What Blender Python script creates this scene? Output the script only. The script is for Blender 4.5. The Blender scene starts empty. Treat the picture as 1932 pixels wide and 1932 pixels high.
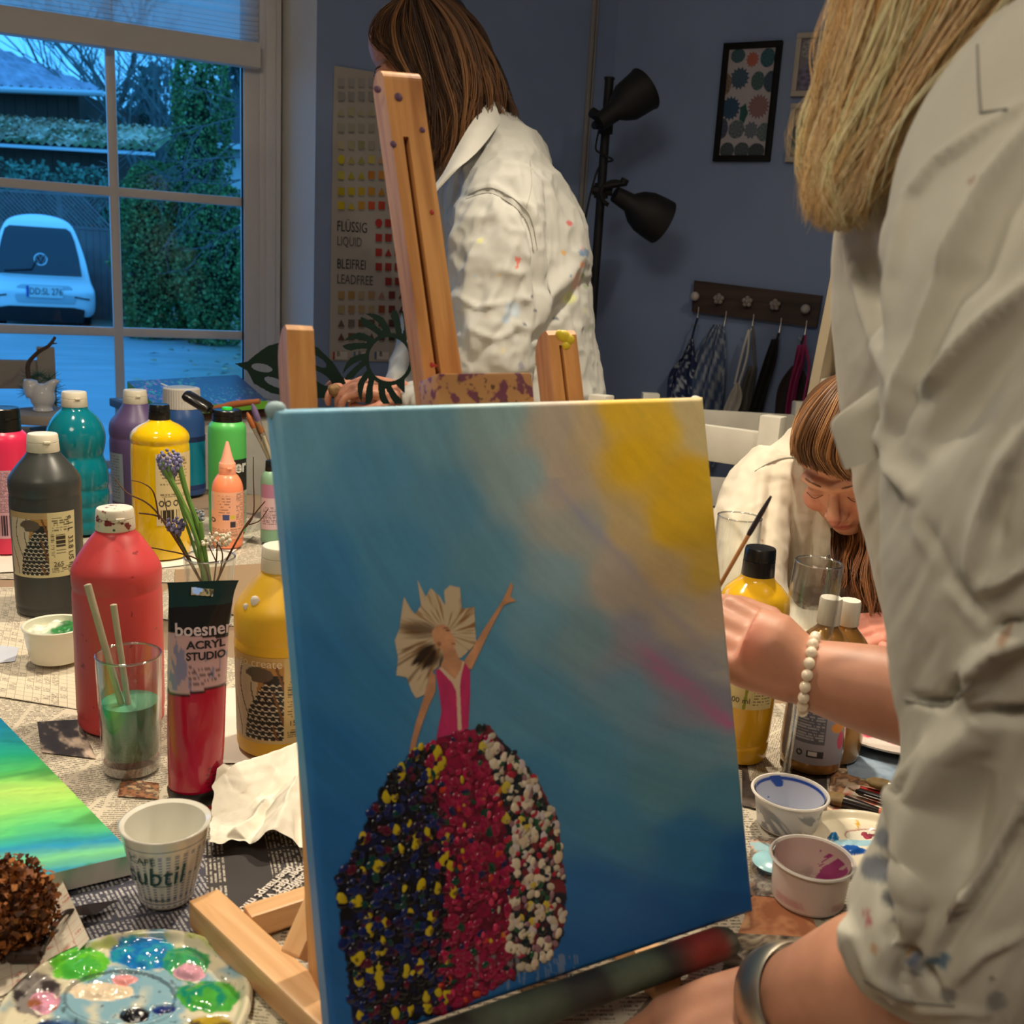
import bpy, bmesh, math, random
import numpy as np
from mathutils import Vector, Matrix
from mathutils.bvhtree import BVHTree

random.seed(7); RNG = np.random.default_rng(7)
SC = bpy.context.scene
COL = SC.collection

# ------------------------------------------------------------------ camera
FPX = 1900.0
TH, RHO = math.radians(13.0), math.radians(3.3)
CAM = np.array([0.0, 0.0, 1.25])
_f = np.array([0, math.cos(TH), -math.sin(TH)])
_r0 = np.array([1.0, 0, 0]); _u0 = np.array([0, math.sin(TH), math.cos(TH)])
_uc = math.cos(RHO)*_u0 - math.sin(RHO)*_r0
_rc = math.cos(RHO)*_r0 + math.sin(RHO)*_u0
cd = bpy.data.cameras.new('camera'); cam = bpy.data.objects.new('camera', cd); COL.objects.link(cam)
m = Matrix.Identity(4)
for i in range(3):
    m[i][0] = _rc[i]; m[i][1] = _uc[i]; m[i][2] = -_f[i]; m[i][3] = CAM[i]
cam.matrix_world = m
cd.sensor_width = 36; cd.lens = 36*FPX/1932; cd.clip_start = .02; cd.clip_end = 200
cd.dof.use_dof = True; cd.dof.focus_distance = 1.25; cd.dof.aperture_fstop = 11.0
SC.camera = cam

# ------------------------------------------------------------------ world, lights, exposure
def lin(c):
    c = np.asarray(c, float)/255.0
    return np.where(c <= .04045, c/12.92, ((c+.055)/1.055)**2.4)
W = bpy.data.worlds.new('World'); SC.world = W; W.use_nodes = True
nt = W.node_tree; nt.nodes.clear()
_o = nt.nodes.new('ShaderNodeOutputWorld'); _b = nt.nodes.new('ShaderNodeBackground')
_tc = nt.nodes.new('ShaderNodeTexCoord'); _sx = nt.nodes.new('ShaderNodeSeparateXYZ'); _cr = nt.nodes.new('ShaderNodeValToRGB')
nt.links.new(_tc.outputs['Generated'], _sx.inputs[0]); nt.links.new(_sx.outputs['Z'], _cr.inputs[0])
_cr.color_ramp.elements[0].position = 0.0; _cr.color_ramp.elements[0].color = (.07, .41, .92, 1)
_cr.color_ramp.elements[1].position = 0.6; _cr.color_ramp.elements[1].color = (.065, .38, .92, 1)
nt.links.new(_cr.outputs[0], _b.inputs[0]); _b.inputs[1].default_value = 2.1
nt.links.new(_b.outputs[0], _o.inputs[0])
def lamp(name, kind, loc, power, col, size=.1, target=None, spot=None, blend=.5):
    l = bpy.data.lights.new(name, kind); l.energy = power; l.color = col
    if kind == 'AREA': l.shape = 'DISK'; l.size = size
    else: l.shadow_soft_size = size
    if spot: l.spot_size = math.radians(spot); l.spot_blend = blend
    o = bpy.data.objects.new(name, l); COL.objects.link(o); o.location = loc
    if target is not None:
        o.rotation_euler = (Vector(target)-Vector(loc)).to_track_quat('-Z', 'Y').to_euler()
    return o
WARM = (1.0, .86, .66)
lamp('ceiling_spot_light', 'SPOT', (.25, 1.55, 2.5), 118, WARM, .05, (.12, 1.35, .75), 104, .8)
lamp('ceiling_spot_light', 'SPOT', (-.75, 1.25, 2.5), 72, WARM, .05, (-.42, 1.1, .75), 84, .7)
lamp('ceiling_spot_light', 'SPOT', (.95, .9, 2.5), 34, WARM, .05, (.7, 1.3, .9), 125, .9)
lamp('fill_light', 'AREA', (-.5, -.5, 2.5), 15, (1, .86, .68), .8, (0, .6, .9))  # added fill from behind the camera for the canvas and near shirt
SC.view_settings.view_transform = 'Standard'; SC.view_settings.look = 'None'
SC.view_settings.exposure = 0.0; SC.view_settings.gamma = 1.0; SC.view_settings.use_curve_mapping = False
SC.cycles.use_denoising = True
SC.cycles.max_bounces = 10; SC.cycles.transparent_max_bounces = 16
SC.cycles.caustics_reflective = False; SC.cycles.caustics_refractive = False
SC.cycles.sample_clamp_indirect = 4.0

# ------------------------------------------------------------------ pixel <-> world (the frame is 1932 x 1932)
def A(*a): return np.array(a, float)
def ray(u, v): return _f + (u-966)/FPX*_rc - (v-966)/FPX*_uc
def P(u, v, y):
    d = ray(u, v); return CAM + d*(y/d[1])
def T(u, v, z=.752):
    d = ray(u, v); return CAM + d*((z-CAM[2])/d[2])
def proj(p):
    d = np.asarray(p, float)-CAM; z = d@_f
    return np.stack([966+FPX*(d@_rc)/z, 966-FPX*(d@_uc)/z], -1)
def mpp(p): return float((np.asarray(p)-CAM)@_f)/FPX       # metres per pixel at a point
def hz(x, y, v):                                           # height at (x, y) that is seen on row v
    z = 1.0
    for _ in range(12):
        a = proj((x, y, z))[1]; b = proj((x, y, z+.001))[1]
        z -= (a-v)/((b-a)/.001)
    return z
def plane_hit(u, v, p0, n):
    d = ray(u, v); return CAM + d*(((p0-CAM)@n)/(d@n))

# ------------------------------------------------------------------ noise
def _hash(ix, iy, iz, s):
    h = (ix.astype(np.int64)*374761393 + iy.astype(np.int64)*668265263 + iz.astype(np.int64)*2147483647 + s*974634777) & 0xFFFFFFFF
    h = ((h ^ (h >> 13))*1274126177) & 0xFFFFFFFF
    h = h ^ (h >> 16)
    return (h & 0xFFFF)/65535.0
def vn(p, s=0):
    p = np.asarray(p, float); i = np.floor(p); f = p-i; f = f*f*(3-2*f); i = i.astype(np.int64)
    r = 0
    for dx in (0, 1):
        for dy in (0, 1):
            for dz in (0, 1):
                w = (f[..., 0] if dx else 1-f[..., 0])*(f[..., 1] if dy else 1-f[..., 1])*(f[..., 2] if dz else 1-f[..., 2])
                r = r + w*_hash(i[..., 0]+dx, i[..., 1]+dy, i[..., 2]+dz, s)
    return r*2-1
def fbm(p, o=4, s=0):
    r = 0; a = .5; p = np.asarray(p, float)
    for k in range(o): r = r + a*vn(p, s+k); p = p*2.03+7.1; a *= .5
    return r
def n2(x, y, s=0, o=3): return fbm(np.stack([x, y, np.zeros_like(x)+s*3.7], -1), o, s)
def sstep(a, b, x): t = np.clip((x-a)/(b-a), 0, 1); return t*t*(3-2*t)
def mix(a, b, t): t = np.asarray(t)[..., None]; return np.asarray(a)*(1-t)+np.asarray(b)*t
def inpoly(px, py, poly):
    r = np.zeros(px.shape, bool); n = len(poly); j = n-1
    for i in range(n):
        xi, yi = poly[i]; xj, yj = poly[j]
        c = ((yi > py) != (yj > py)) & (px < (xj-xi)*(py-yi)/((yj-yi) or 1e-9)+xi)
        r ^= c; j = i
    return r

# ------------------------------------------------------------------ materials
MATS = {}
def mat(key, col=(200, 200, 200), rough=.5, metal=0, spec=.5, var=0, vscale=20, bump=0, bscale=60, vcol=False, trans=0,
        ior=1.45, sss=0, coat=0, emit=0, sheen=0, alpha=1, aniso=None, bdist=.002):
    if key in MATS: return MATS[key]
    M = bpy.data.materials.new(key); M.use_nodes = True; N = M.node_tree.nodes; L = M.node_tree.links
    b = N['Principled BSDF']; c = lin(col); c = (float(c[0]), float(c[1]), float(c[2]), 1)
    b.inputs['Base Color'].default_value = c; b.inputs['Roughness'].default_value = rough
    b.inputs['Metallic'].default_value = metal; b.inputs['Specular IOR Level'].default_value = spec
    b.inputs['IOR'].default_value = ior
    b.inputs['Transmission Weight'].default_value = trans; b.inputs['Coat Weight'].default_value = coat
    b.inputs['Alpha'].default_value = alpha
    if sss:
        b.inputs['Subsurface Weight'].default_value = sss; b.inputs['Subsurface Radius'].default_value = (1, .35, .2)
        b.inputs['Subsurface Scale'].default_value = .006
    if sheen: b.inputs['Sheen Weight'].default_value = sheen
    if emit: b.inputs['Emission Color'].default_value = c; b.inputs['Emission Strength'].default_value = emit
    src = None
    if vcol:
        at = N.new('ShaderNodeAttribute'); at.attribute_name = 'Col'; src = at.outputs['Color']
    tc = N.new('ShaderNodeTexCoord'); co = tc.outputs['Object']
    if aniso:
        mp = N.new('ShaderNodeMapping'); mp.inputs['Scale'].default_value = aniso; L.new(co, mp.inputs[0]); co = mp.outputs[0]
    if var:
        nz = N.new('ShaderNodeTexNoise'); nz.inputs['Scale'].default_value = vscale; nz.inputs['Detail'].default_value = 5
        L.new(co, nz.inputs['Vector'])
        mr = N.new('ShaderNodeMapRange'); mr.inputs[1].default_value = .25; mr.inputs[2].default_value = .75
        mr.inputs[3].default_value = 1-var; mr.inputs[4].default_value = 1+var*.6
        L.new(nz.outputs[0], mr.inputs[0])
        mx = N.new('ShaderNodeMix'); mx.data_type = 'RGBA'; mx.blend_type = 'MULTIPLY'; mx.inputs[0].default_value = 1
        if src: L.new(src, mx.inputs[6])
        else: mx.inputs[6].default_value = c
        L.new(mr.outputs[0], mx.inputs[7]); src = mx.outputs[2]
    if src: L.new(src, b.inputs['Base Color'])
    if bump:
        nb = N.new('ShaderNodeTexNoise'); nb.inputs['Scale'].default_value = bscale; nb.inputs['Detail'].default_value = 4
        L.new(co, nb.inputs['Vector'])
        bp = N.new('ShaderNodeBump'); bp.inputs['Strength'].default_value = bump; bp.inputs['Distance'].default_value = bdist
        L.new(nb.outputs[0], bp.inputs['Height']); L.new(bp.outputs[0], b.inputs['Normal'])
    MATS[key] = M; return M
def thin_glass(key, tint=(1, 1, 1), refl=.07, edge=.75):
    if key in MATS: return MATS[key]
    M = bpy.data.materials.new(key); M.use_nodes = True; N = M.node_tree.nodes; L = M.node_tree.links; N.clear()
    o = N.new('ShaderNodeOutputMaterial'); t = N.new('ShaderNodeBsdfTransparent'); g = N.new('ShaderNodeBsdfGlossy')
    t.inputs[0].default_value = (*tint, 1); g.inputs['Roughness'].default_value = .01
    lw = N.new('ShaderNodeLayerWeight'); lw.inputs[0].default_value = .5
    pw = N.new('ShaderNodeMath'); pw.operation = 'POWER'; pw.inputs[1].default_value = 2.5; L.new(lw.outputs['Facing'], pw.inputs[0])
    mr = N.new('ShaderNodeMapRange'); mr.inputs[3].default_value = refl; mr.inputs[4].default_value = edge
    L.new(pw.outputs[0], mr.inputs[0])
    s = N.new('ShaderNodeMixShader'); L.new(mr.outputs[0], s.inputs[0]); L.new(t.outputs[0], s.inputs[1]); L.new(g.outputs[0], s.inputs[2])
    L.new(s.outputs[0], o.inputs[0]); MATS[key] = M; return M
def real_glass(key, col=(1, 1, 1), rough=0):
    if key in MATS: return MATS[key]
    M = bpy.data.materials.new(key); M.use_nodes = True; N = M.node_tree.nodes; L = M.node_tree.links; N.clear()
    o = N.new('ShaderNodeOutputMaterial'); g = N.new('ShaderNodeBsdfGlass'); g.inputs[0].default_value = (*col, 1)
    g.inputs['Roughness'].default_value = rough; g.inputs['IOR'].default_value = 1.45
    L.new(g.outputs[0], o.inputs[0]); MATS[key] = M; return M
def wood(key, c1, c2, scale=(3, 3, 40), rough=.45, bump=.1):
    if key in MATS: return MATS[key]
    M = bpy.data.materials.new(key); M.use_nodes = True; N = M.node_tree.nodes; L = M.node_tree.links
    b = N['Principled BSDF']; b.inputs['Roughness'].default_value = rough
    at = N.new('ShaderNodeAttribute'); at.attribute_name = 'grain'
    mp = N.new('ShaderNodeMapping'); mp.inputs['Scale'].default_value = scale; L.new(at.outputs['Vector'], mp.inputs[0])
    nz = N.new('ShaderNodeTexNoise'); nz.inputs['Scale'].default_value = 1.0; nz.inputs['Detail'].default_value = 6; nz.inputs['Distortion'].default_value = .6
    L.new(mp.outputs[0], nz.inputs['Vector'])
    cr = N.new('ShaderNodeValToRGB'); cr.color_ramp.elements[0].position = .33; cr.color_ramp.elements[1].position = .66
    cr.color_ramp.elements[0].color = (*lin(c1), 1); cr.color_ramp.elements[1].color = (*lin(c2), 1)
    L.new(nz.outputs[0], cr.inputs[0]); L.new(cr.outputs[0], b.inputs['Base Color'])
    bp = N.new('ShaderNodeBump'); bp.inputs['Strength'].default_value = bump; bp.inputs['Distance'].default_value = .001
    L.new(nz.outputs[0], bp.inputs['Height']); L.new(bp.outputs[0], b.inputs['Normal'])
    MATS[key] = M; return M
VC = lambda r=.5, **k: mat('print_%s' % (str(r)+str(sorted(k.items()))), vcol=True, rough=r, **k)

# ------------------------------------------------------------------ mesh building
class B:
    """collects geometry (world coordinates) for one mesh"""
    def __init__(s): s.V = []; s.F = []; s.C = []; s.n = 0; s.G = []
    def add(s, V, F, c=None, g=None):
        V = np.asarray(V, float).reshape(-1, 3); s.V.append(V)
        F = [tuple(int(i)+s.n for i in f) for f in F]; s.F += F; s.n += len(V)
        s.C.append(np.broadcast_to(np.asarray(lin(c) if c is not None and not isinstance(c, np.ndarray) else (c if c is not None else (1, 1, 1)), float), (len(V), 3)))
        s.G.append(V if g is None else g)
        return s
    def box(s, c, size, R=None, bev=0, col=None):
        h = np.asarray(size, float)/2; c = np.asarray(c, float)
        if bev:
            bm = bmesh.new(); bmesh.ops.create_cube(bm, size=1)
            for v in bm.verts: v.co = Vector((v.co.x*2*h[0], v.co.y*2*h[1], v.co.z*2*h[2]))
            bmesh.ops.bevel(bm, geom=bm.edges[:], offset=bev, segments=2, profile=.6, affect='EDGES')
            V = np.array([v.co[:] for v in bm.verts]); bm.verts.index_update(); F = [[v.index for v in f.verts] for f in bm.faces]; bm.free()
        else:
            V = np.array([[x, y, z] for x in (-1, 1) for y in (-1, 1) for z in (-1, 1)])*h
            F = [(0, 1, 3, 2), (4, 6, 7, 5), (0, 4, 5, 1), (2, 3, 7, 6), (0, 2, 6, 4), (1, 5, 7, 3)]
        g = V.copy()
        if R is not None: V = V@np.asarray(R, float).T
        return s.add(V+c, F, col, g+random.random()*3)
    def tube(s, path, rad, n=8, cap=True, up=(0, 0, 1), rb=None, col=None, colv=None):
        p = np.asarray(path, float); k = len(p); rad = np.broadcast_to(np.asarray(rad, float), (k,)); rb = rad if rb is None else np.broadcast_to(np.asarray(rb, float), (k,))
        t = np.gradient(p, axis=0); t /= np.linalg.norm(t, axis=1)[:, None]+1e-12
        a = np.cross(np.asarray(up, float), t[0]); 
        if np.linalg.norm(a) < 1e-3: a = np.cross(A(1, .1, 0), t[0])
        a /= np.linalg.norm(a); V = []
        ph = np.arange(n)*2*np.pi/n
        for i in range(k):
            a = a-t[i]*(a@t[i]); a /= np.linalg.norm(a); b = np.cross(t[i], a)
            V.append(p[i]+np.cos(ph)[:, None]*a*rad[i]+np.sin(ph)[:, None]*b*rb[i])
        V = np.concatenate(V); F = []
        for i in range(k-1):
            for j in range(n):
                j2 = (j+1) % n; F.append((i*n+j, i*n+j2, (i+1)*n+j2, (i+1)*n+j))
        if cap: F.append(tuple(range(n-1, -1, -1))); F.append(tuple((k-1)*n+j for j in range(n)))
        c = col
        if colv is not None: c = np.repeat(np.asarray(colv), n, axis=0)
        return s.add(V, F, c)
    def lathe(s, prof, c, n=40, R=None, col=None, closed=False, arc=None, colv=None):
        prof = np.asarray(prof, float); k = len(prof)
        if arc is None: ph = np.arange(n)*2*np.pi/n; m_ = n
        else: ph = np.linspace(arc[0], arc[1], n+1); m_ = n+1
        V = np.stack([prof[:, 0, None]*np.cos(ph), prof[:, 0, None]*np.sin(ph), np.repeat(prof[:, 1, None], m_, 1)], -1).reshape(-1, 3)
        F = []
        rng = range(k-1) if not closed else range(k)
        for i in rng:
            i2 = (i+1) % k
            for j in range(n):
                j2 = (j+1) % m_; F.append((i*m_+j, i*m_+j2, i2*m_+j2, i2*m_+j))
        if R is not None: V = V@np.asarray(R, float).T
        cc = col if colv is None else np.repeat(np.asarray(colv), m_, axis=0)
        return s.add(V+np.asarray(c, float), F, cc)
    def grid(s, V, col=None):                       # V: (ny, nx, 3)
        ny, nx = V.shape[:2]; i = np.arange(ny*nx).reshape(ny, nx)
        F = np.stack([i[:-1, :-1], i[:-1, 1:], i[1:, 1:], i[1:, :-1]], -1).reshape(-1, 4).tolist()
        return s.add(V.reshape(-1, 3), F, None if col is None else (col.reshape(-1, 3) if isinstance(col, np.ndarray) else col))
    def ball(s, c, r, seg=12, R=None, col=None):
        r = np.broadcast_to(np.asarray(r, float), (3,)); ring = max(6, seg//2+2)
        th = np.linspace(0, np.pi, ring); ph = np.arange(seg)*2*np.pi/seg
        V = np.stack([np.sin(th)[:, None]*np.cos(ph), np.sin(th)[:, None]*np.sin(ph), np.repeat(np.cos(th)[:, None], seg, 1)], -1).reshape(-1, 3)*r
        F = []
        for i in range(ring-1):
            for j in range(seg):
                j2 = (j+1) % seg; F.append((i*seg+j, (i+1)*seg+j, (i+1)*seg+j2, i*seg+j2))
        if R is not None: V = V@np.asarray(R, float).T
        return s.add(V+np.asarray(c, float), F, col)
    def prism(s, poly, o, ex, ey, ez, d, col=None):    # polygon in plane (ex, ey) at o, extruded by d along ez
        q = [np.asarray(o)+ex*a+ey*b for a, b in poly]; n = len(q)
        V = np.array(q+[p+ez*d for p in q]); F = [tuple(range(n)), tuple(range(2*n-1, n-1, -1))]
        F += [((i+1) % n, i, n+i, n+(i+1) % n) for i in range(n)]
        return s.add(V, F, col, np.array([[a, 0, b] for a, b in poly]+[[a, d, b] for a, b in poly]))
    def sweep(s, o, d, w, h, chamf=.0015, wv=None):    # square bar from o along d
        o = np.asarray(o, float); d = np.asarray(d, float); Ln = np.linalg.norm(d); z = d/Ln
        x = np.asarray(wv, float); x = x-z*(x@z); x /= np.linalg.norm(x); y = np.cross(z, x)
        R = np.stack([x, y, z], 1); return s.box(o+d/2, (w, h, Ln), R, chamf)

def new_mesh(name, V, F, C=None, G=None):
    me = bpy.data.meshes.new(name); me.from_pydata(np.asarray(V).tolist(), [], F)
    if C is not None:
        at = me.color_attributes.new('Col', 'FLOAT_COLOR', 'POINT')
        at.data.foreach_set('color', np.concatenate([C, np.ones((len(C), 1))], 1).astype(np.float32).ravel())
    if G is not None:
        at = me.attributes.new('grain', 'FLOAT_VECTOR', 'POINT'); at.data.foreach_set('vector', np.asarray(G, np.float32).ravel())
    me.update(); return me
def tagit(o, label=None, cat=None, group=None, kind=None):
    if label: o['label'] = label
    if cat: o['category'] = cat
    if group: o['group'] = group
    if kind: o['kind'] = kind
    return o
class Thing:
    def __init__(s, name, label, cat, loc=(0, 0, 0), group=None, kind=None):
        s.o = bpy.data.objects.new(name, None); s.o.empty_display_size = .05; COL.objects.link(s.o)
        s.o.location = [float(a) for a in loc]; s.loc = np.asarray(loc, float); tagit(s.o, label, cat, group, kind)
    def add(s, name, b, material, parent=None, smooth=True, label=None, kind=None, angle=40):
        o = put(name, b, material, s.loc, smooth, angle); o.parent = parent or s.o
        tagit(o, label, None, None, kind); return o
def put(name, b, material, origin=(0, 0, 0), smooth=True, angle=40):
    V = np.concatenate(b.V)-np.asarray(origin, float)
    me = new_mesh(name, V, b.F, np.concatenate(b.C), np.concatenate(b.G))
    me.materials.append(material)
    if smooth:
        me.polygons.foreach_set('use_smooth', [True]*len(me.polygons))
        if angle < 180: me.set_sharp_from_angle(angle=math.radians(angle))
    o = bpy.data.objects.new(name, me); COL.objects.link(o); return o
def single(name, b, material, label=None, cat=None, group=None, kind=None, origin=None, smooth=True, angle=40):
    V = np.concatenate(b.V)
    if origin is None: origin = [(V[:, 0].min()+V[:, 0].max())/2, (V[:, 1].min()+V[:, 1].max())/2, V[:, 2].min()]
    o = put(name, b, material, origin, smooth, angle); o.location = [float(a) for a in origin]
    return tagit(o, label, cat, group, kind)
def blend(b, voxel=.004, smooth=3, origin=None):
    """weld overlapping closed pieces of a B into one continuous skin; returns (verts, faces)"""
    V = np.concatenate(b.V); me = bpy.data.meshes.new('tmp'); me.from_pydata(V.tolist(), [], b.F); me.update()
    o = bpy.data.objects.new('tmp', me); COL.objects.link(o)
    r = o.modifiers.new('r', 'REMESH'); r.mode = 'VOXEL'; r.voxel_size = voxel
    if smooth: s_ = o.modifiers.new('s', 'SMOOTH'); s_.iterations = smooth; s_.factor = .5
    bpy.context.view_layer.update()
    e = o.evaluated_get(bpy.context.evaluated_depsgraph_get()); m2 = e.to_mesh()
    n = len(m2.vertices); v = np.empty(n*3); m2.vertices.foreach_get('co', v); v = v.reshape(-1, 3)
    nn = np.empty(n*3); m2.vertices.foreach_get('normal', nn)
    F = [tuple(p.vertices) for p in m2.polygons]; e.to_mesh_clear()
    bpy.data.objects.remove(o); bpy.data.meshes.remove(me)
    return v, F, nn.reshape(-1, 3)
def interp(pts, n):
    """smooth curve through points (rows may hold extra columns)"""
    p = np.asarray(pts, float); k = len(p); t = np.linspace(0, k-1, n); i = np.clip(t.astype(int), 0, k-2); f = (t-i)[:, None]
    g = lambda j: p[np.clip(j, 0, k-1)]
    a, b_, c, d = g(i-1), g(i), g(i+1), g(i+2)
    return .5*((2*b_)+(c-a)*f+(2*a-5*b_+4*c-d)*f*f+(3*b_-a-3*c+d)*f**3)
_tx = {}
def text_geo(body, size=1.0, align='CENTER', bold=0.0, shear=0.0):
    key = (body, align, bold, shear)
    if key not in _tx:
        cu = bpy.data.curves.new('t', 'FONT'); cu.body = body; cu.align_x = align; cu.align_y = 'CENTER'; cu.offset = bold; cu.shear = shear; cu.resolution_u = 3
        o = bpy.data.objects.new('t', cu); COL.objects.link(o); bpy.context.view_layer.update()
        me = o.evaluated_get(bpy.context.evaluated_depsgraph_get()).to_mesh()
        V = np.array([v.co[:] for v in me.vertices]).reshape(-1, 3); F = [tuple(p.vertices) for p in me.polygons]
        bpy.data.objects.remove(o); _tx[key] = (V, F)
    V, F = _tx[key]; return V*size, F
def sub_text(V, F): return V, F
def orth(z, xh):
    z = np.asarray(z, float); z = z/np.linalg.norm(z); x = np.asarray(xh, float); x = x-z*(x@z); x /= np.linalg.norm(x)
    return np.stack([x, np.cross(z, x), z], 1)
# ================================================================== the room
D1 = A(.904, .427, 0); N1 = A(.427, -.904, 0); W0 = A(-.548, 2.9, 0)        # window wall: along, into the room
K = W0 + D1*.86                                                            # corner with the picture wall
_a2 = math.radians(117); D2 = A(math.sin(_a2), math.cos(_a2), 0); N2 = A(math.cos(_a2), -math.sin(_a2), 0)
ZU = A(0, 0, 1)
def wp(s, z, e=0): return W0 + D1*s + N1*e + ZU*z
def wl(u, v, e=0): q = plane_hit(u, v, W0+N1*e, N1); return float((q-W0)@D1), float(q[2])
def pp(s, z, e=0): return K + D2*s + N2*e + ZU*z
def pl(u, v, e=0): q = plane_hit(u, v, K+N2*e, N2); return float((q-K)@D2), float(q[2])
def lbox(b, org, d, n, s0, s1, z0, z1, e0, e1, bev=0, col=None):
    R = np.stack([d, -n, ZU], 1)
    return b.box(org + d*(s0+s1)/2 + n*(e0+e1)/2 + ZU*(z0+z1)/2, (s1-s0, abs(e1-e0), z1-z0), R, bev, col)
WALLM = mat('blue_wall_paint', (134, 154, 192), .85, var=.06, vscale=6, bump=.15, bscale=90)
WHITEM = mat('white_plaster', (225, 224, 220), .8, var=.03, vscale=5, bump=.1, bscale=60)
FRAMEM = mat('white_window_lacquer', (216, 214, 214), .35, var=.03, vscale=8)
CEIL = 2.62
def struct(name, b, m_, label=None, smooth=False): 
    o = single(name, b, m_, kind='structure', smooth=smooth)
    if label: o['label'] = label
    return o
SO, EG = -.046, -.20                                   # reveal corner on the wall face; depth of the glass
SI = wl(523, 300, EG)[0]                               # where the window frame meets the reveal
SLEFT, ZSILL, ZHEAD = -1.75, .56, 2.32
b = B(); b.box(A(0, 1, -.05), (7, 7, .1)); struct('floor', b, wood('oak_floor', (110, 78, 50), (150, 112, 76), (2, 30, 30), .5))
b = B(); b.box(A(0, 1, CEIL+.06), (7, 7, .12)); struct('ceiling', b, WHITEM)
# window wall: pier right of the window with a splayed reveal, parapet, lintel, left pier
b = B(); E1 = -.34
poly = [(SO, 0), (.86+.3, 0), (.86+.3, E1), (SI+.004, E1), (SI+.004, EG-.03)]
b.prism([(s, e) for s, e in poly], W0, D1, N1, ZU, CEIL)
struct('wall_window', b, WALLM)
b = B(); b.prism([(SO-.0006, .0006), (SO, -.01), (SI+.004, EG-.03), (SI+.0032, EG-.03)], W0+ZU*ZSILL, D1, N1, ZU, ZHEAD-ZSILL); struct('trim_1', b, WHITEM, 'white splayed window reveal')
b = B(); lbox(b, W0, D1, N1, -2.3, SO, 0, ZSILL, 0, E1); struct('wall_parapet', b, WALLM)
b = B(); lbox(b, W0, D1, N1, -2.3, SO, ZHEAD, CEIL, 0, E1); struct('wall_lintel', b, WALLM)
b = B(); lbox(b, W0, D1, N1, -2.6, SLEFT, ZSILL, ZHEAD, 0, E1); struct('wall_pier', b, WALLM)
b = B(); lbox(b, K, D2, N2, -.1, 2.9, 0, CEIL, 0, -.2); struct('wall_picture', b, WALLM)
b = B(); b.box(A(2.45, .3, CEIL/2), (.2, 4.4, CEIL)); struct('wall_right', b, WALLM)
b = B(); b.box(A(0, -1.6, CEIL/2), (5.2, .2, CEIL)); struct('wall_back', b, WHITEM)
b = B(); b.box(A(-2.55, .2, CEIL/2), (.2, 4.2, CEIL)); struct('wall_left', b, WHITEM)
b = B(); lbox(b, W0, D1, N1, -1.75, SO, ZSILL-.03, ZSILL+.005, .06, EG+.02, .004); struct('trim_2', b, FRAMEM, 'white window sill board')
b = B(); lbox(b, W0, D1, N1, -.02, .86, 0, .09, .014, 0); struct('baseboard_window', b, FRAMEM)
b = B(); lbox(b, K, D2, N2, 0, 2.4, 0, .09, .014, 0); struct('baseboard_picture', b, FRAMEM)
# cable ducts beside the corner
for i, (u1, u2, w) in enumerate(((1120, 1085, .012), (1127, 1094, .006))):
    s1, _z = wl(u1, 0); b = B(); lbox(b, W0, D1, N1, s1-w/2+.0, s1+w/2, .09, CEIL, .010, 0, .002)
    struct('trim_%d' % (3+i), b, mat('duct_grey', (150, 148, 145), .5), 'thin grey cable duct running down the corner')

# ---- the window
win = Thing('window_1', 'white muntined window with a half drawn blind', None, wp(-.6, ZSILL, EG), kind='structure')
S1 = wl(457, 500, EG)[0]; S2 = wl(488, 500, EG)[0]; SM = wl(219, 500, EG)[0]
ZT1, ZT2 = wl(228, 363, EG)[1], wl(226, 626, EG)[1]
dz = ZT1-ZT2
b = B(); lbox(b, W0, D1, N1, S2-.004, SI+.004, ZSILL, ZHEAD, EG+.035, EG-.05, .006); lbox(b, W0, D1, N1, S2+.012, SI-.012, ZSILL, ZHEAD, EG+.043, EG+.03, .004)
lbox(b, W0, D1, N1, SLEFT, SI, ZSILL, ZSILL+.05, EG+.035, EG-.05, .005); lbox(b, W0, D1, N1, SLEFT, SI, ZHEAD-.05, ZHEAD, EG+.035, EG-.05, .005)
win.add('frame', b, FRAMEM)
b = B(); lbox(b, W0, D1, N1, S1, S2, ZSILL+.04, ZHEAD-.04, EG+.03, EG-.03, .006)
lbox(b, W0, D1, N1, SLEFT, S2, ZSILL+.04, ZSILL+.085, EG+.03, EG-.03, .006)
sash = win.add('sash', b, FRAMEM)
b = B(); lbox(b, W0, D1, N1, S1-.004, S1+.001, ZSILL+.05, ZHEAD-.05, EG+.02, EG+.012); win.add('gasket', b, mat('black_rubber', (22, 24, 28), .6), sash, label='black rubber glazing gasket')
SM0 = SM-(S1-SM); 
for s in (SM, SM-.337, SM-.337*2):
    b = B(); lbox(b, W0, D1, N1, s-.0125, s+.0125, ZSILL+.08, ZHEAD-.05, EG+.016, EG-.016, .005); win.add('glazing_bar', b, FRAMEM)
for z in (ZT1, ZT2, ZT2-dz, ZT1+dz):
    b = B(); lbox(b, W0, D1, N1, SLEFT, S1, z-.0125, z+.0125, EG+.015, EG-.015, .005); win.add('glazing_bar', b, FRAMEM)
b = B(); lbox(b, W0, D1, N1, SLEFT, S1, ZSILL+.05, ZHEAD-.05, EG+.002, EG-.002); win.add('pane', b, thin_glass('window_glass', (.97, .985, .99), .006, .12), smooth=False)
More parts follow.
